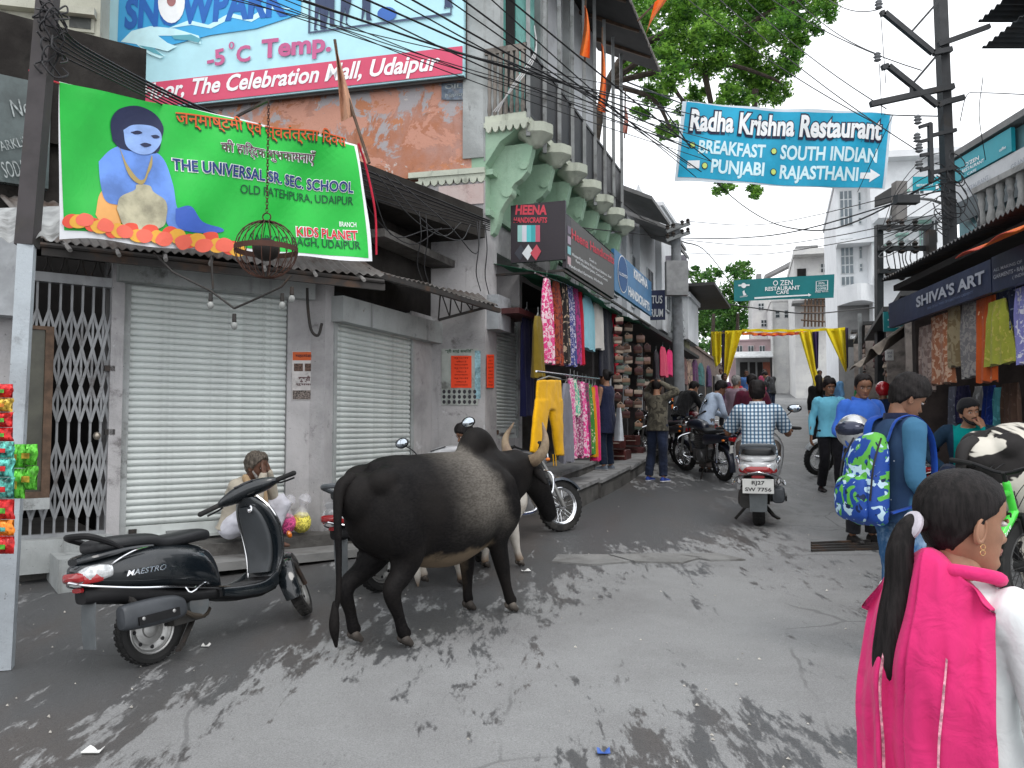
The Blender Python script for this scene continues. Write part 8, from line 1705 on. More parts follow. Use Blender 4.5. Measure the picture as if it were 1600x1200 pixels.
# == goods, poles, wires
def garment(F, n, x0, x1, y0, y1, mt, lab, cat='garment', top=.5, seed=0, depth=.07, hang=True, group=None, name='hanging_garment', flare=1.0):
 xm = (x0 + x1) / 2; s0, z1 = F.hit(x0, y0, n); s1, _ = F.hit(x1, y0, n); _, z0 = F.hit(xm, y1, n); sm = (s0 + s1) / 2; w = (s1 - s0) / 2
 if z1 < z0: z0, z1 = z1, z0
 t = thing(name, lab, cat, F.w(sm, n, z0), group=group); rs = []; rr = np.random.RandomState(seed + int(x0)); p = rr.rand() * 6; k = rr.randint(4, 7)
 for i in range(13):
  v = i / 12; ww = abs(w) * (top + (1 - top) * min(1, v * 6) if v < .17 else 1 * (1 + (flare - 1) * v)); ring = []
  for j in range(32):
   a = 2 * math.pi * j / 32; q = math.cos(a); dd = depth * (.35 + .5 * v) * math.sin(a) + .018 * math.sin(q * k * 1.6 + p) * min(1, v * 3) + .008 * math.sin(q * k * 4 + p * 2 + v * 3)
   ring.append(F.w(sm + q * ww + .008 * math.sin(v * 5 + p), n + dd, z1 + (z0 - z1) * v + .012 * math.sin(q * 6 + p) * v))
  rs.append(ring)
 MB().rings(rs).build('cloth', mt, t, smooth=True, ang=70)
 if hang: m = MB(); m.tube([F.w(sm - w * .4, n, z1 - .02), F.w(sm, n, z1 + .05), F.w(sm + w * .4, n, z1 - .02)], .006, 5); m.tube([F.w(sm, n, z1 + .05), F.w(sm, n, z1 + .12)], .004, 4); m.build('hanger', GREYM, t)
 return t
def pr(nm, a, b, sc=16, thr=.5, kind='noise', c3=None): return cloth(nm, a, .15, .9, [b] + ([c3] if c3 else []), sc, thr, .6, kind)
TOPR = [(834, 847, 492, 590, cloth('olive yellow cotton', (.16, .11, .012)), 'dull olive yellow cloth at the shaded left end of the upper clothes row'),
 (847, 862, 432, 568, pr('pink white print', (.62, .05, .20), (.75, .55, .60), 22), 'long pink and white printed kurta, first of the upper row'),
 (862, 876, 437, 570, pr('rust red print', (.30, .05, .02), (.12, .02, .02), 18, .5), 'rust red printed kurta beside the long pink one'),
 (876, 886, 441, 567, pr('black gold print', (.02, .015, .015), (.38, .28, .2), 14, .56), 'black kurta with gold flowers in the upper row'),
 (886, 896, 445, 572, pr('blue violet print', (.06, .07, .22), (.45, .42, .55), 26, .52), 'blue violet dotted kurta in the upper row'),
 (896, 903, 450, 570, pr('magenta print', (.40, .05, .2), (.15, .05, .12), 24, .5), 'dark magenta printed kurta in the upper row'),
 (903, 908, 455, 570, cloth('crimson cotton', (.45, .01, .03)), 'narrow crimson cloth between the magenta and pale blue garments'),
 (908, 926, 458, 546, cloth('pale turquoise cotton', (.22, .46, .54)), 'plain pale turquoise shirt hanging under the green valance'),
 (927, 941, 464, 546, cloth('off white cotton', (.50, .48, .45)), 'off white shirt hanging next to the turquoise one'),
 (936, 956, 478, 589, cloth('ink navy cotton', (.008, .009, .018)), 'long ink navy skirt at the right of the upper row'),
 (956, 963, 487, 587, cloth('crimson cotton', (.45, .01, .03)), 'narrow red pink cloth at the right end of the upper row')]
for i, (x0, x1, y0, y1, mt, lab) in enumerate(TOPR): garment(FC, .72, x0, x1, y0, y1, mt, lab, seed=i, group='clothes in the upper hanging row')
garment(FC, .3, 814, 832, 482, 650, cloth('deep indigo cloth', (.01, .012, .05)), 'deep indigo cloth hanging in the dark doorway of the clothes shop', seed=40)
LOWR = [(878, 892, 598, 722, cloth('grey cotton', (.17, .17, .20)), 'plain grey trousers beside the yellow pair'),
 (887, 895, 590, 716, pr('rose print', (.60, .10, .28), (.7, .5, .55), 28), 'rose printed dress in the lower row'),
 (894, 900, 592, 650, pr('mint print', (.12, .42, .28), (.6, .6, .5), 26), 'short mint green printed dress in the lower row'),
 (897, 907, 594, 712, pr('wine dotted print', (.25, .04, .12), (.55, .4, .45), 30, .52), 'wine coloured dotted dress in the lower row'),
 (906, 914, 596, 714, pr('hot pink print', (.70, .04, .25), (.75, .5, .6), 24), 'hot pink and white printed dress in the lower row'),
 (912, 919, 598, 712, pr('berry print', (.30, .03, .12), (.08, .05, .07), 22), 'dark berry printed dress in the lower row'),
 (917, 924, 600, 710, pr('leaf green print', (.05, .22, .04), (.5, .5, .3), 20, .6), 'leaf green dress in the lower row'),
 (922, 929, 604, 714, cloth('marigold cotton', (.62, .25, .01)), 'marigold orange dress in the lower row'),
 (926, 934, 602, 720, cloth('bright pink cotton', (.68, .015, .14)), 'bright pink dress at the right end of the lower row')]
for i, (x0, x1, y0, y1, mt, lab) in enumerate(LOWR): garment(FC, .95, x0, x1, y0, y1, mt, lab, seed=20 + i, group='clothes in the lower hanging row')
# yellow trousers
def ylw():
 n = 1.0; A = lambda x, y: (lambda h: FC.w(h[0], n, h[1]))(FC.hit(x, y, n)); mt = cloth('mustard yellow cotton', (.72, .38, .005), .08); t = thing('yellow_trousers', 'pair of bright mustard yellow trousers on a hanger, lowest at the shop corner', 'trousers', A(855, 712), group='clothes in the lower hanging row'); b = MB()
 def leg(pts): 
  rs = []
  for (xa, xb, y) in catmull(pts, 4): 
   p, q = A(xa, y), A(xb, y); c = (p + q) / 2; h = (q - p) / 2; rs.append([c + h * math.cos(2 * math.pi * k / 20) + FC.n * .05 * math.sin(2 * math.pi * k / 20) for k in range(20)])
  b.rings(rs)
 leg([(839, 876, 594), (838, 877, 610), (837, 878, 640)]); leg([(837, 858, 625), (834, 855, 655), (831, 849, 690), (829, 847, 707)]); leg([(857, 878, 625), (861, 878, 655), (866, 878, 685), (869, 879, 712)])
 me = remesh(b, .014, 2, 'cloth', disp=lambda a: .006 * wob(a, 14, 3)); link('cloth', me, mt, t)
 for x in (864, 868): MB().tube([A(x, 710), A(x + 1, 728)], .006, 5).build('cord', mt, t)
 MB().tube([A(840, 594), A(857, 588), A(876, 592)], .01, 6).build('hanger', GREYM, t)
ylw()
rk = thing('clothes_rack', 'thin chrome rails carrying the two rows of clothes', 'rack', FC.w(3, .8, 3))
for (x0, y0, x1, y1, n) in ((836, 426, 965, 474, .72), (838, 580, 936, 592, .98)):
 h0, h1 = FC.hit(x0, y0, n), FC.hit(x1, y1, n); MB().tube([FC.w(h0[0], n, h0[1]), FC.w(h1[0], n, h1[1])], .012, 8).build('rail', CHROME, rk)
 for q in (.97,): a = FC.w(h0[0] * (1 - q) + h1[0] * q, n, h0[1] * (1 - q) + h1[1] * q); MB().tube([a, a - FC.n * (n - .05)], .01, 6).build('arm', CHROME, rk)
# bags and cases
TAN = [mat('tan leather', (.24, .14, .09), .5, dirt=.2), mat('brown leather', (.10, .05, .035), .5, dirt=.2), mat('pinkish leather', (.32, .20, .17), .5), mat('dark wine leather', (.07, .02, .02), .45), mat('grey green leather', (.11, .14, .11), .5), mat('cream leather', (.42, .34, .27), .5)]
CN = ['tan', 'brown', 'pinkish tan', 'dark wine', 'grey green', 'cream']; OR_ = ['topmost', 'second', 'third', 'fourth', 'fifth', 'sixth', 'seventh', 'eighth', 'ninth', 'tenth', 'eleventh']
rr = np.random.RandomState(12)
def bag(F, n, x, y, wpx, hpx, ci, lab, grp):
 s, z = F.hit(x, y, n); d = F.w(s, n, z).y; w, h = wpx * d / 1280, hpx * d / 1280; t = thing('leather_bag', lab, 'bag', F.w(s, n, z), group=grp)
 M = Matrix.Translation(F.w(s, n, z)) @ Matrix.Rotation(rr.rand() * .5 - .25, 4, 'Z') @ Matrix.Rotation(rr.rand() * .2 - .1, 4, 'Y')
 lofts([(-w / 2, 0, 0, .035, h * .46), (-w / 2 + .02, 0, 0, .055, h * .5), (w / 2 - .02, 0, 0, .055, h * .5), (w / 2, 0, 0, .035, h * .46)], 12, 5, M).build('body', TAN[ci], t, smooth=True, ang=40)
 m = MB(); m.slab(lambda u, v: V(((u - .5) * w * .96, -.062 - .004 * math.sin(v * 3), h * (.5 - v * .55))), 3, 3, (0, -.005, 0), M); m.build('flap', TAN[(ci + 2) % 6], t)
 m = MB(); m.tube([(-w * .3, 0, h * .48), (0, 0, h * .8), (w * .3, 0, h * .48)], .008, 5, k=3, M=M); m.build('handle', TAN[(ci + 1) % 6], t)
for c, (x, ys, n, wn) in enumerate([(966, range(502, 660, 15), .85, 'nearest'), (979, range(512, 650, 17), .7, 'second'), (998, range(530, 670, 17), .75, 'third'), (1012, range(545, 660, 19), .7, 'farthest')]):
 for k, y in enumerate(ys): ci = rr.randint(6); bag(FC, n, x + rr.rand() * 5 - 2, y, 13 if c < 3 else 11, 11, ci, f'{CN[ci]} leather bag, {OR_[k]} in the {wn} hanging bag column', 'leather bags hanging at the bag shop')
WINE = mat('wine red leather', (.075, .018, .016), .4, var=.4, dirt=.2)
for k, (x, y, w, h, lab) in enumerate([(957, 734, 30, 22, 'large wine red trunk lowest in the case pile'), (985, 732, 28, 20, 'wine red case beside the lowest trunk, white stitching'), (966, 712, 34, 20, 'wine red case in the middle of the pile'), (992, 708, 30, 20, 'brown wine case at the back of the pile'), (960, 692, 28, 18, 'wine red case topmost, below the white carrier bag'), (985, 688, 26, 16, 'dark brown case topmost at the right of the pile')]):
 s, z = FC.hit(x, y, .55); q = FC.w(s, .55, z); sc = q.y / 1280; t = thing('leather_case', lab, 'suitcase', q, group='pile of leather cases'); M = Matrix.Translation(q) @ Matrix.Rotation(rr.rand() * .3 - .15 - .35, 4, 'Z'); w, h = w * sc / 2, h * sc / 2
 lofts([(-w, 0, 0, .15, h * .9), (-w + .02, 0, 0, .17, h), (w - .02, 0, 0, .17, h), (w, 0, 0, .15, h * .9)], 16, 7, M).build('case', WINE if k % 3 else TAN[3], t, smooth=True, ang=40)
 MB().box(-w * .95, w * .95, -.178, -.172, -.006, .006, M).build('stitching', mat('pale stitching', (.5, .42, .36), .7), t); MB().tube([(-.08, -.18, h * .5), (0, -.21, h * .7), (.08, -.18, h * .5)], .009, 6, k=3, M=M).build('handle', TAN[1], t)
garment(FC, .8, 1031, 1040, 540, 588, cloth('coral pink cotton', (.62, .05, .12)), 'left coral pink dress hanging over the bag shop pavement', seed=51, flare=1.4)
garment(FC, .8, 1042, 1051, 545, 587, cloth('bright pink cotton', (.68, .015, .14)), 'right bright pink dress hanging over the bag shop pavement', seed=52, flare=1.5)
garment(FC, .85, 1050, 1062, 600, 640, pr('orange batik', (.62, .28, .02), (.5, .04, .03), 8, .5), 'orange and red batik shirt hung behind the man in black', seed=53)
for k, (x0, x1, y0, y1, c) in enumerate([(1022, 1028, 548, 600, (.05, .04, .05)), (1056, 1064, 552, 598, (.22, .14, .10)), (1064, 1072, 556, 600, (.16, .07, .06)), (1072, 1080, 562, 600, (.3, .2, .15)), (1082, 1090, 560, 600, (.10, .03, .1)), (1092, 1099, 566, 602, (.05, .16, .16)), (1066, 1076, 500, 548, (.10, .10, .05)), (1050, 1058, 470, 520, (.35, .38, .38)), (1062, 1070, 478, 525, (.42, .45, .46)), (1104, 1110, 570, 604, (.07, .03, .12))]):
 garment(FC, .75, x0, x1, y0, y1, cloth('far cloth %s' % 'abcdefghij'[k], c, .3, col2=tuple(v * .3 + .02 for v in c), sc=9, thr=.55), ['black', 'tan', 'rust', 'beige', 'plum', 'teal', 'olive', 'pale grey', 'whitish', 'violet'][k] + ' cloth hung along the far left shops, number %s from the bag shop' % ['one', 'two', 'three', 'four', 'five', 'six', 'seven', 'eight', 'nine', 'ten'][k], seed=60 + k, group='clothes hung along the far left shops')
# rugs and dresses at the right shop (s runs away from the camera there)
RUG = [(1438, 1457, 512, 612, pr('tan lattice rug', (.24, .19, .17), (.14, .10, .09), 14), 'tan lattice patterned runner, leftmost hanging at the rug shop', 1.0),
 (1455, 1483, 497, 600, pr('orange brown rug', (.26, .10, .05), (.42, .28, .2), 16, .52), 'flared orange brown embroidered skirt cloth, second from the left', 1.35),
 (1481, 1500, 484, 573, pr('olive tan rug', (.22, .18, .11), (.15, .11, .06), 12), 'olive tan wall cloth, third from the left', 1.0),
 (1503, 1526, 477, 590, pr('grey rug', (.13, .125, .13), (.22, .21, .2), 24, .5), 'dark grey finely woven runner beside the rust orange one', 1.0),
 (1526, 1556, 470, 597, pr('rust orange rug', (.38, .07, .015), (.6, .35, .2), 9, .66), 'rust orange wall hanging with pale motifs', 1.0),
 (1545, 1573, 474, 570, pr('yellow green silk', (.28, .30, .04), (.4, .35, .08), 20, .6), 'yellow green pleated skirt with gold hem in front of the rust hanging', 1.7),
 (1560, 1588, 455, 546, pr('midnight print', (.015, .02, .05), (.12, .14, .2), 18, .58), 'midnight blue patterned kurta at the rug shop', 1.0),
 (1588, 1612, 452, 568, pr('violet white print', (.22, .22, .5), (.6, .6, .7), 22, .55), 'violet and white dotted cloth at the right edge', 1.0)]
for i, (x0, x1, y0, y1, mt, lab, fl) in enumerate(RUG): garment(FS, .15 + .05 * (i == 5), x0, x1, y0, y1, mt, lab, 'cloth', .95, 80 + i, .05, False, 'cloths hanging at the rug shop', 'hanging_cloth', fl)
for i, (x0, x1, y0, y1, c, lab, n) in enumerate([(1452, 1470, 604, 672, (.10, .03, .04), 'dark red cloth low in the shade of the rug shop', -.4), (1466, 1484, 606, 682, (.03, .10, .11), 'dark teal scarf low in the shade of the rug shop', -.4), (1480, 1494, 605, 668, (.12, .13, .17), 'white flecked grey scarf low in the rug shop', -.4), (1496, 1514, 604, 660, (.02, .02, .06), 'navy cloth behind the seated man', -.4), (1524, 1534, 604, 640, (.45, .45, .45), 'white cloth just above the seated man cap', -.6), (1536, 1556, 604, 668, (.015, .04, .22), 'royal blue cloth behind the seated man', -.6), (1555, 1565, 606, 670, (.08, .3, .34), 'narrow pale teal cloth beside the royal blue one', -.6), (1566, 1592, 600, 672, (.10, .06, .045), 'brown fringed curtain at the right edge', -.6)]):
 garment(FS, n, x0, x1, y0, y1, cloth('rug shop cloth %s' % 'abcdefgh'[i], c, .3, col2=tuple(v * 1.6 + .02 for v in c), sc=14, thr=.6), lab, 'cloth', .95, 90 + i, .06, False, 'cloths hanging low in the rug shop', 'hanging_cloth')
# craft goods in the right market row
for k in range(46):
 x = 1345 + (k % 9) * 5.2 + rr.rand() * 3; y = 538 + (k // 9) * 11 + rr.rand() * 4; s, z = FRt.hit(x, y, -.1); c = FRt.w(s, -.1, z); r = 4.2 * c.y / 1280; ci = [0, 1, 3, 5, 1, 3][rr.randint(6)]
 o = MB().lathe([(.2 * r, -r), (r, -.5 * r), (.8 * r, .4 * r), (.35 * r, .9 * r), (.5 * r, 1.2 * r)], 10, Matrix.Translation(c)).build('craft_pot', TAN[ci], smooth=True); tag(o, f'{CN[ci]} craft pot, {OR_[k % 9]} from left in the {OR_[k // 9]} wall row', 'pot', 'craft goods on the wall of the right shops')
# snack packets at the far left
PK = [mat('red foil', (.50, .02, .02), .25, .3, var=.5, vs=30), mat('orange foil', (.68, .20, .02), .25, .3, var=.5, vs=30), mat('green foil', (.10, .42, .04), .22, .3, var=.6, vs=30), mat('teal white foil', (.10, .42, .36), .22, .3, var=.9, vs=25), mat('gold foil', (.6, .4, .06), .22, .4, var=.6, vs=30)]
def strip(lab, x0, x1, ys, cols, d):
 t = thing('snack_packet_strip', lab, 'snack packets', P(x0, ys[-1], d), group='strips of snack packets')
 for i in range(len(ys) - 1):
  y0, y1 = ys[i], ys[i + 1]; a, b = P(x0, y0, d), P(x1, y1, d); w, h = b.x - a.x, a.z - b.z; m = MB(); m.grid(lambda u, v: V((a.x + w * u + .006 * math.sin(v * 5 + i), a.y - .035 * math.sin(math.pi * u) * math.sin(math.pi * v) ** .5 - .006 * math.sin(u * 25 + v * 9 + i * 3), a.z - h * v * .98)), 10, 10); m.grid(lambda u, v: V((a.x + w * u, a.y + .004 + .02 * math.sin(math.pi * u) * math.sin(math.pi * v), a.z - h * v * .98)), 4, 4); o = m.build('packet', PK[cols[i]], t, smooth=True, fix=False)
  MB().box(a.x + w * .2, a.x + w * .8, a.y - .046, a.y - .043, b.z + h * .35, b.z + h * .6).build('label_print', PK[(cols[i] + 2) % 5], o)
strip('long strip of red, orange and teal snack packets at the left edge', -4, 21, [690, 716, 746, 780, 812, 838, 866], [3, 3, 3, 0, 1, 0], 4.2)
strip('twisted cluster of red and gold sachets at the left edge above the green packets', -6, 19, [600, 622, 644, 668, 690], [0, 4, 0, 0], 4.25)
strip('two bright green snack packets hanging right of the long strip', 16, 38, [694, 732, 780], [2, 2], 4.3); strip('second pair of green snack packets nearest the show case', 38, 57, [694, 728, 766], [2, 2], 4.32)
# bags of petals by the squatting man
for (x, y, r, c, lab) in ((447, 806, 15, (.55, .08, .22), 'clear plastic bag of pink petals beside the squatting man'), (471, 818, 15, (.62, .55, .10), 'knotted clear plastic bag of yellow petals right of the pink one')):
 s, z = FA.hit(x, y, .3); q = FA.w(s, .3, zf + .10); r = r * q.y / 1280; t = thing('petal_bag', lab, 'plastic bag', q); b = MB().ell(q, (r, r * .8, r * 1.1), 20, 14); v = np.array(b.v); b.v = (v + .006 * wob(v, 40, 2)[:, None]).tolist(); b.build('petals', cloth('petals %s' % ('a' if x < 460 else 'b'), c, .5, col2=tuple(min(1, k * 1.6) for k in c), sc=60, thr=.5), t, smooth=True, ang=180)
 m = MB(); m.limb([q + V((0, 0, r * .8)), q + V((.01, 0, r * 1.7)), q + V((.03, 0, r * 2.3))], [r * .8, r * .3, r * .7], 14); m.build('clear_plastic', glassy('clear plastic' + lab[-3:], (.7, .7, .75), .35), t, smooth=True)
# hanging cage with chain
cc = P(416, 390, 6.0); g = thing('hanging_cage', 'round rusty iron cage hanging on a chain in front of the green banner', 'cage', cc); r = 48 * 6 / 1280; RUST = mat('rusty iron', (.07, .03, .02), .75, .2, dirt=.4, dcol=(.03, .02, .018))
for i in range(22):
 a = 2 * math.pi * i / 22; MB().tube([cc + V((math.cos(a) * math.cos(b) * r, math.sin(a) * math.cos(b) * r, math.sin(b) * r * .95)) for b in [R(-88 + k * 16) for k in range(12)]], .0035, 5).build('rib', RUST, g, smooth=True)
m = MB(); ring = []
m.rings([[cc + V((math.cos(2 * math.pi * k / 40) * q, math.sin(2 * math.pi * k / 40) * q, z)) for k in range(40)] for q, z in ((r + .004, -.02), (r + .004, .02), (r - .002, .02), (r - .002, -.02))], close=True); m.build('band', RUST, g, smooth=True, ang=30)
MB().ell(cc + V((0, 0, -.0)), (.10, .10, .085), 18, 10).build('inner_pot', mat('dark clay pot', (.02, .016, .014), .8), g, smooth=True); MB().torus(cc + V((0, 0, r * .95 + .03)), .03, .005, 'Y', 20, 6).build('top_ring', RUST, g, smooth=True)
top = P(420, 160, 6.0); n = 34
for i in range(n): q = (cc + V((0, 0, r + .06))).lerp(V((cc.x, cc.y, top.z)), (i + .5) / n); m = MB(); m.torus((0, 0, 0), .013, .0035, 'Y', 10, 5, Matrix.Translation(q) @ Matrix.Rotation(R(90 * (i % 2)), 4, 'Z') @ Matrix.Diagonal((.7, 1, 1.3, 1))); m.build('chain_link', RUST, g)
tag(MB().bar(V((cc.x, cc.y, top.z + .02)), P(370, 182, 7.6), .02).build('bracket_arm', IRON), 'thin iron arm carrying the chain of the round cage', 'bracket')
# bulbs and junk wiring under the canopy
wt = thing('lamp_arm', 'black bent lamp arm with bulb holders in front of the wide shutter', 'lamp arm', P(365, 480, 6.5))
for pts in ([(240, 395), (270, 425), (300, 440), (330, 455), (366, 482)], [(366, 482), (400, 467), (440, 448), (455, 430)], [(330, 400), (333, 452)]): MB().tube([P(x, y, 6.5) for x, y in pts], .009, 6).build('arm', IRON, wt)
for (x, y) in ((329, 470), (366, 502), (441, 470), (456, 460)):
 c = P(x, y, 6.5); MB().lathe([(.015, .06), (.018, .0), (.012, -.01)], 10, Matrix.Translation(c)).build('bulb_holder', IRON, wt); MB().ell(c - V((0, 0, .035)), (.026, .026, .032), 14, 10).build('bulb', mat('dusty bulb', (.3, .31, .3), .15, bump=0), wt, smooth=True)
tag(MB().tube([P(x, y, 7.9) for x, y in ((480, 450), (481, 480), (486, 515), (497, 524), (503, 505))], .014, 8, k=5).build('hose', IRON, smooth=True), 'black hose looped against the wall between the two wide shutters', 'hose')
# flags
FLG = cloth('saffron cloth', (.78, .16, .02), .1)
for k, (x, y0, y1, w, d, lab, mt) in enumerate([(915, 8, 86, 14, 12.4, 'large saffron pennant hanging before the balcony posts', FLG), (941, 68, 172, 11, 13.0, 'long saffron pennant lower and right of the large one', FLG), (1012, 3, 55, 24, 12, 'saffron pennant blowing free against the tree', FLG), (977, 165, 206, 8, 16, 'small faded pennant below the balcony roof', cloth('faded pink cloth', (.5, .2, .15)))]):
 g = thing('saffron_flag', lab, 'flag', P(x, y1, d), group='saffron flags'); m = MB(); a = 1 if k != 2 else 0; f = lambda u, v: P(x + (u - .5) * w * (.25 + .9 * v if a else 1.25 - v) + (14 - 26 * v + 12 if k == 2 else 2 * math.sin(v * 4)), y0 + (y1 - y0) * v + (4 * u * w * .1 if a else -u * 18), d + .06 * math.sin(u * 7 + v * 3)); m.slab(f, 10, 12, (0, .004, 0)); m.build('cloth', mt, g, smooth=True)
 m = MB(); p0, p1 = ((x, y0 - 25), (x - 1, y1 + 10)) if k != 2 else ((x - 16, y0 + 30), (x + 28, y0 - 14)); m.tube([P(*p0, d + .08), P(*p1, d + .08)], .016, 6); m.build('pole', WOOD, g)
g = thing('faded_flag', 'faded tan pennant on a leaning pole in front of the billboard', 'flag', P(560, 250, 8.6)); MB().tube([P(577, 255, 8.6), P(530, 110, 8.8), P(523, 62, 8.8)], .017, 7).build('pole', WOOD, g)
m = MB(); m.slab(lambda u, v: P(523 + 14 * v * u * 1.6 + 10 * v + (.0), 65 + 125 * v - 10 * u * v, 8.7 - .05 * math.sin(u * 8 + v * 4)), 8, 14, (0, .004, 0)); m.build('cloth', cloth('faded tan cloth', (.50, .27, .17), .2), g, smooth=True)
# ---- poles
g = thing('iron_pole', 'leaning dark iron pole painted white below at the left edge', 'pole', P(6, 1045, 4.75)); a, b, c = P(6, 1046, 4.72), P(42, 385, 4.95), P(80, -60, 5.15)
MB().bar(b, c, .105, .10).build('upper_shaft', mat('dark oxide iron', (.045, .040, .042), .65, .2, dirt=.4), g); MB().bar(a, b, .088, .09).build('painted_shaft', plaster('worn white paint', (.38, .42, .45), (.28, .3, .32), (.06, .05, .045), [((.1, .09, .08), 4, .66)], .6), g)
m = MB(); rw = np.random.RandomState(6)
for i in range(11):
 y = 5 + rw.rand() * 100; c0 = P(82 + rw.rand() * 12 - 6, y, 5.05); m = MB(); m.tube([c0 + V(((.03 + .05 * rw.rand()) * math.cos(k * (.5 + .2 * (i % 4)) + i), .07 * math.sin(k * 1.3 + i), (.03 + .12 * rw.rand()) * math.sin(k * .8 + i * 2))) for k in range(7)], .006, 5, k=4); m.build('wire_tangle', CABLE, g, smooth=True)
def armpole(name, lab, base, topz, r, mt, lean=(0, 0)):
 g = thing(name, lab, 'pole', base); m = MB(); m.tube([base, base + V((lean[0], lean[1], topz - base.z))], [r, r * .75], 10); m.build('shaft', mt, g, smooth=True); return g
CP = mat('weathered concrete pole', (.22, .23, .24), .85, dirt=.4, dcol=(.09, .09, .09))
q = FC.w(FC.hit(1062, 600, 1.35)[0], 1.35, 0); q.z = gzf(q.y); tz = P(1058, 350, q.y).z; g = armpole('concrete_pole', 'weathered concrete power pole with cross arms at the left kerb', q, tz, .13, CP, (-.05, 0)); k = q.y / 1280
for y in (358, 372): m = MB(); c = P(1058, y, q.y - .15); m.bar(c + V((-17 * k, 0, -.05)), c + V((20 * k, 0, .12)), .07); a_ = m.build('cross_arm', GREYM, g); [MB().lathe([(.03, 0), (.05, .03), (.03, .06), (.045, .09), (.02, .12)], 8, Matrix.Translation(c + V((x * k, 0, .03 + x * .004)))).build('insulator', IRON, a_) for x in (-15, -6, 8, 17)]
MB().box(-.22, .22, -.3, -.1, -.35, .35, Matrix.Translation(P(1054, 438, q.y))).build('junction_box', mat('pale box', (.3, .3, .3), .6), g)
RP = mat('dark rail steel', (.04, .042, .045), .55, .4, dirt=.3); d = 11.6
g = thing('rail_pole', 'tall dark steel rail pole with bracketed cross arms at upper right', 'pole', P(1499, 760, d)); b0, b1 = P(1500, 760, d), P(1467, -60, d); MB().bar(b0, b1, .16, .13).build('shaft', RP, g)
for (p, r_) in (([(1506, 152), (1476, 160), (1465, 165), (1388, 103), (1378, 106)], .055), ([(1487, 77), (1468, 81), (1458, 83), (1382, 20), (1376, 22)], .055), ([(1490, 135), (1360, 163)], .06), ([(1546, 41), (1466, 70)], .05), ([(1465, 85), (1425, 132)], .022), ([(1468, 0), (1424, 50)], .022), ([(1424, 132), (1424, 147)], .03), ([(1494, 203), (1455, 212)], .04), ([(1453, 193), (1455, 285)], .045), ([(1455, 193), (1436, 199)], .035), ([(1455, 217), (1436, 222)], .035), ([(1455, 240), (1438, 243)], .035), ([(1455, 262), (1438, 266)], .035), ([(1494, 262), (1455, 270)], .04)):
 m = MB(); pp = [P(x, y, d - .15) for x, y in p]
 for i in range(len(pp) - 1): m.bar(pp[i], pp[i + 1], r_ * 1.3)
 m.build('cross_arm', RP, g)
for (x, y) in ((1373, 8), (1371, 90), (1434, 188), (1433, 216), (1436, 232), (1436, 258)): MB().lathe([(.02, -.06), (.055, -.04), (.03, -.015), (.06, .01), (.03, .03), (.05, .05), (.02, .08)], 10, Matrix.Translation(P(x, y, d - .15))).build('insulator', CP, g, smooth=True)
m = MB()
for i in range(16):
 y = 240 + rw.rand() * 130; c0 = P(1484 + rw.rand() * 26 - 13, y, d - .2); m = MB(); R0 = .05 + .14 * rw.rand(); m.tube([c0 + V((R0 * math.cos(k * .9 + i), .1 * math.sin(k + i), R0 * 1.2 * math.sin(k * .9 + i))) for k in range(8)], .008, 5, k=4); m.build('wire_coil', CABLE, g, smooth=True)
g = thing('street_lamp', 'grey street lamp head on an arm left of the rail pole', 'street lamp', P(1420, 312, d)); MB().box(-.32, .0, -.07, .07, -.07, .05, Matrix.Translation(P(1434, 311, d))).build('lamp_head', RP, g); MB().tube([P(1434, 310, d), P(1455, 312, d), P(1478, 320, d)], .02, 6).build('arm', GREYM, g)
g = thing('twin_pole_frame', 'twin steel poles joined by insulator beams carrying the transformer lines', 'pole frame', P(1376, 520, 17.5)); d = 17.5
for x in (1374, 1451): MB().bar(P(x, 600, d), P(x - 1, 352, d), .14).build('upright', RP, g)
for y in (356, 388, 424): MB().bar(P(1372, y, d - .1), P(1454, y, d - .1), .10).build('beam', RP, g)
for y in (352, 386, 428):
 for x in (1389, 1409, 1430): MB().lathe([(.03, -.14), (.08, -.1), (.04, -.06), (.09, -.01), (.04, .03), (.07, .08), (.02, .14)], 8, Matrix.Translation(P(x, y, d - .1))).build('insulator', IRON, g, smooth=True)
for i in range(8): x = 1386 + i * 8; tag(MB().tube([P(x, 384, d), P(x + 4 * math.sin(i), 405, d - .2), P(x + 6, 424, d)], .012, 5, k=4).build('cable', CABLE), 'thin jumper cable looped between the beams of the twin pole frame', 'cable', 'jumper cables on the twin pole frame')
MB().box(-.08, .08, -.08, .08, -.3, .3, Matrix.Translation(P(1455, 382, d - .3))).build('switch_gear', IRON, g)
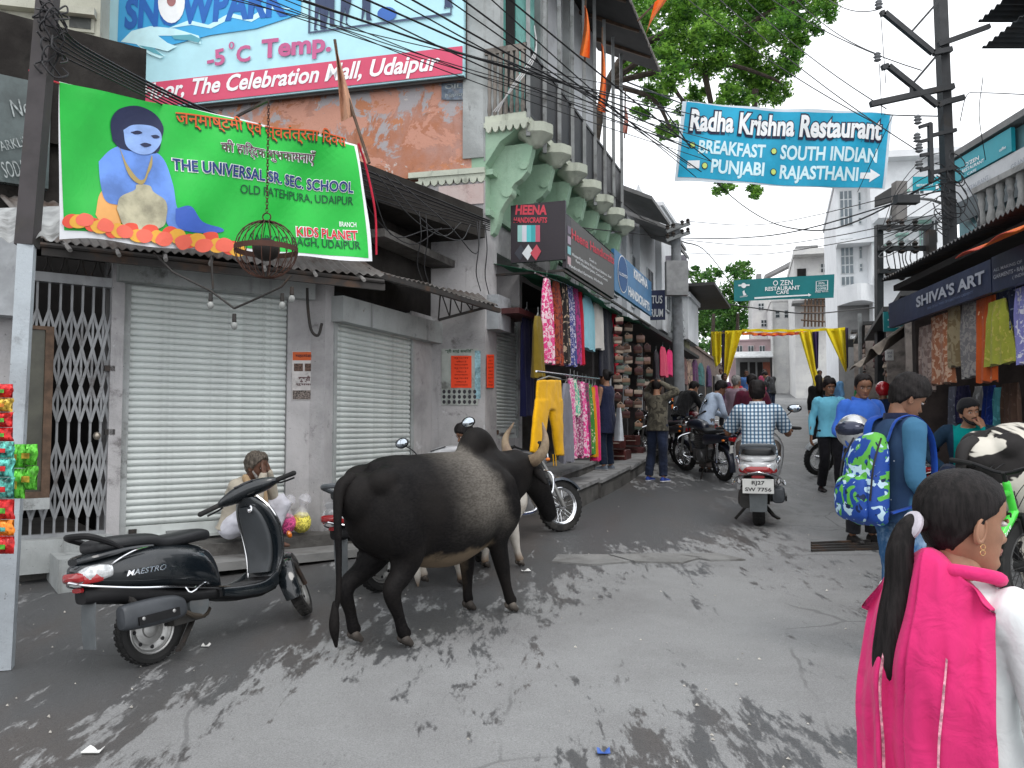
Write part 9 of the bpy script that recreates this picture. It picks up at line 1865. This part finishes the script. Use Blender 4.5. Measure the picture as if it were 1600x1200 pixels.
# ---- yellow festival drapes
d = 25.5; YEL = cloth('lemon yellow cloth', (.70, .55, .01), .1); PUR = cloth('purple cloth', (.05, .02, .13)); ORG = cloth('orange cloth', (.75, .19, .03))
g = thing('festival_drape_line', 'line of yellow and orange cloth stretched over the far street', 'drape line', P(1220, 516, d))
for (x0, y0, x1, y1, mt, h) in ((1112, 518, 1160, 516, YEL, 3), (1160, 514, 1320, 512, YEL, 4), (1158, 519, 1255, 518, ORG, 4), (1175, 522, 1245, 521, mat('red cloth', (.55, .02, .05), .8), 2)): m = MB(); m.slab(lambda u, v: P(x0 + (x1 - x0) * u, y0 + (y1 - y0) * u + h * v + 1.5 * math.sin(u * 3.14) + .6 * math.sin(u * 30), d - .05 * math.sin(u * 40)), 30, 2, (0, .02, 0)); m.build('band', mt, g, smooth=True)
for k, (p, mt, lab) in enumerate([([(1133, 517), (1160, 516), (1136, 593), (1131, 594)], YEL, 'large yellow triangular drape, leftmost over the street'), ([(1111, 519), (1127, 518), (1127, 560), (1113, 556)], YEL, 'short yellow drape at the left shops'), ([(1114, 556), (1128, 548), (1126, 566), (1118, 574)], YEL, 'small yellow drape tip below the short one'), ([(1248, 519), (1269, 518), (1279, 604), (1273, 604)], YEL, 'narrow yellow drape falling in the street centre'), ([(1289, 514), (1321, 512), (1323, 580), (1321, 581)], YEL, 'large yellow triangular drape, rightmost'), ([(1128, 517), (1132, 517), (1131, 590), (1128, 570)], PUR, 'purple strip beside the leftmost large drape'), ([(1269, 518), (1279, 518), (1278, 575), (1275, 578)], PUR, 'purple strip beside the centre drape'), ([(1320, 512), (1325, 512), (1325, 575), (1323, 576)], PUR, 'purple strip beside the rightmost drape')]):
 m = MB(); f = lambda u, v: P((p[0][0] * (1 - u) + p[1][0] * u) * (1 - v) + (p[3][0] * (1 - u) + p[2][0] * u) * v, (p[0][1] * (1 - u) + p[1][1] * u) * (1 - v) + (p[3][1] * (1 - u) + p[2][1] * u) * v, d + .10 * math.sin(u * 11 + k) * (1 - .6 * v)); m.slab(f, 14, 10, (0, .02, 0)); tag(m.build('festival_drape', mt, smooth=True), lab, 'drape', 'festival drapes over the far street')
# ---- overhead cables
def cb(pts, r=.008, lab=None, m=None, sag=.0): 
 P3 = [P(*p) for p in pts]; cable(P3, r, lab or 'thin black overhead cable strung along the street', m=m, sag=sag) if len(P3) == 2 else cable(P3, r, lab or 'thin black overhead cable strung along the street', m=m)
DW = 'cable descending from the billboard corner past the balcony'; rs = np.random.RandomState(21)
for i in range(15):
 x0 = 420 + i * 26 + rs.rand() * 20; y0 = -10 + rs.rand() * 12; x1 = 1060 + rs.rand() * 60; y1 = 160 + i * 5 + rs.rand() * 60
 if i % 3 == 0: x0, y0 = 330 + i * 8, -8
 cb([(x0, y0, 7.6), ((x0 + x1) / 2 + 10, (y0 + y1) / 2 + 8 + rs.rand() * 8, 9.3), (x1, y1, 13.5)], .006 + .003 * (i % 3), 'black ' + DW, sag=.1)
for i in range(3): cb([(770 + i * 4, 175, 9.9), (800, 140 - i * 3, 9.9), (836, 90 - i * 5, 10.2), (835, 40, 10.4)], .007, 'pale cable pinned to the corner of the green house', PALEC)
for i in range(6): cb([(90, 40 + i * 9, 5.1), (150 + i * 5, 85 + i * 8, 5.6), (330, 175 + i * 5, 7.2), (560, 262 + i * 8, 8.2), (765, 345 + i * 3, 9.8)], .007 + .004 * (i < 2), 'cable running from the left iron pole along the roof parapet')
for i in range(5): cb([(560 + i * 14, 262 + i * 4, 8.1), (580 + i * 30, 330 + rs.rand() * 40, 8.3), (640 + i * 26, 350 + rs.rand() * 50, 8.7), (690 + i * 15, 340 + rs.rand() * 20, 9.2)], .006, 'loose cable loop hanging under the roof parapet')
for i, (x, y) in enumerate([(655, 330), (665, 335), (745, 345), (758, 350)]): cb([(x, y, 8.6), (x + 3, y + 40, 8.6), (x - 3 + i, y + 80, 8.7), (x + 6, y + 110, 8.8)], .006, 'vertical loose cable dangling before the sooty wall')
for (x0, y0, x1, y1) in [(1160, -5, 1385, 170), (1200, -5, 1440, 110), (1240, -5, 1372, 85), (1070, -5, 1372, 195), (1290, -5, 1372, 15), (1120, -5, 1433, 235)]: cb([(x0, y0, 14), (x1, y1, 11.5)], .008, 'straight cable across the white sky to the rail pole', sag=.12)
for (p, r_) in [([(1060, 372, 20), (1150, 372, 18), (1250, 360, 15), (1440, 305, 12), (1480, 300, 11.6)], .012), ([(1030, 160, 13), (1125, 290, 16), (1200, 345, 18), (1270, 360, 16), (1340, 345, 14), (1484, 270, 11.6)], .014), ([(1060, 374, 20), (1180, 384, 18), (1300, 370, 15), (1484, 330, 11.6)], .008), ([(1060, 345, 20), (1200, 350, 18), (1484, 285, 11.6)], .008), ([(1065, 395, 20), (1180, 398, 17), (1310, 380, 14), (1480, 345, 11.6)], .007), ([(1075, 465, 24), (1170, 480, 25), (1260, 490, 25), (1374, 480, 17.5)], .02), ([(1060, 375, 20), (1110, 400, 30), (1160, 470, 50)], .02), ([(1064, 380, 20), (1090, 450, 35), (1140, 480, 50)], .02), ([(1000, 340, 15), (1030, 352, 18), (1058, 362, 20)], .01), ([(950, 300, 14), (1010, 345, 18), (1058, 372, 20)], .01), ([(800, 345, 10.4), (900, 355, 12.5), (1055, 372, 20)], .009), ([(1382, 178, 14), (1400, 180, 12.5), (1486, 182, 11.6)], .01), ([(980, 128, 12), (1066, 162, 14.5)], .014), ([(1500, 190, 11), (1510, 150, 10.5), (1530, 145, 10), (1610, 148, 9)], .006), ([(1540, 250, 11), (1530, 180, 10.5), (1536, 120, 10)], .005), ([(1340, 300, 13), (1395, 180, 12)], .006), ([(1376, 20, 11.5), (1384, 130, 11.5)], .006), ([(1374, 100, 11.5), (1378, 180, 11.5)], .006)]: cb(p, r_, 'sagging cable between the poles above the far street')
for i in range(9): cb([(1486, 235 + i * 12, 11.5), (1440 - i * 5, 250 + i * 18, 12.5), (1400 - i * 3, 300 + i * 12, 14.5), (1380 + i * 8, 352, 17.4)], .007, 'slack service cable fanning from the rail pole to the twin pole frame')
for i in range(5): cb([(1500, 270 + i * 18, 11.4), (1530, 330 + i * 12, 10.8), (1515 + i * 6, 385 + i * 4, 10.2)], .008, 'drooping service cable right of the rail pole')
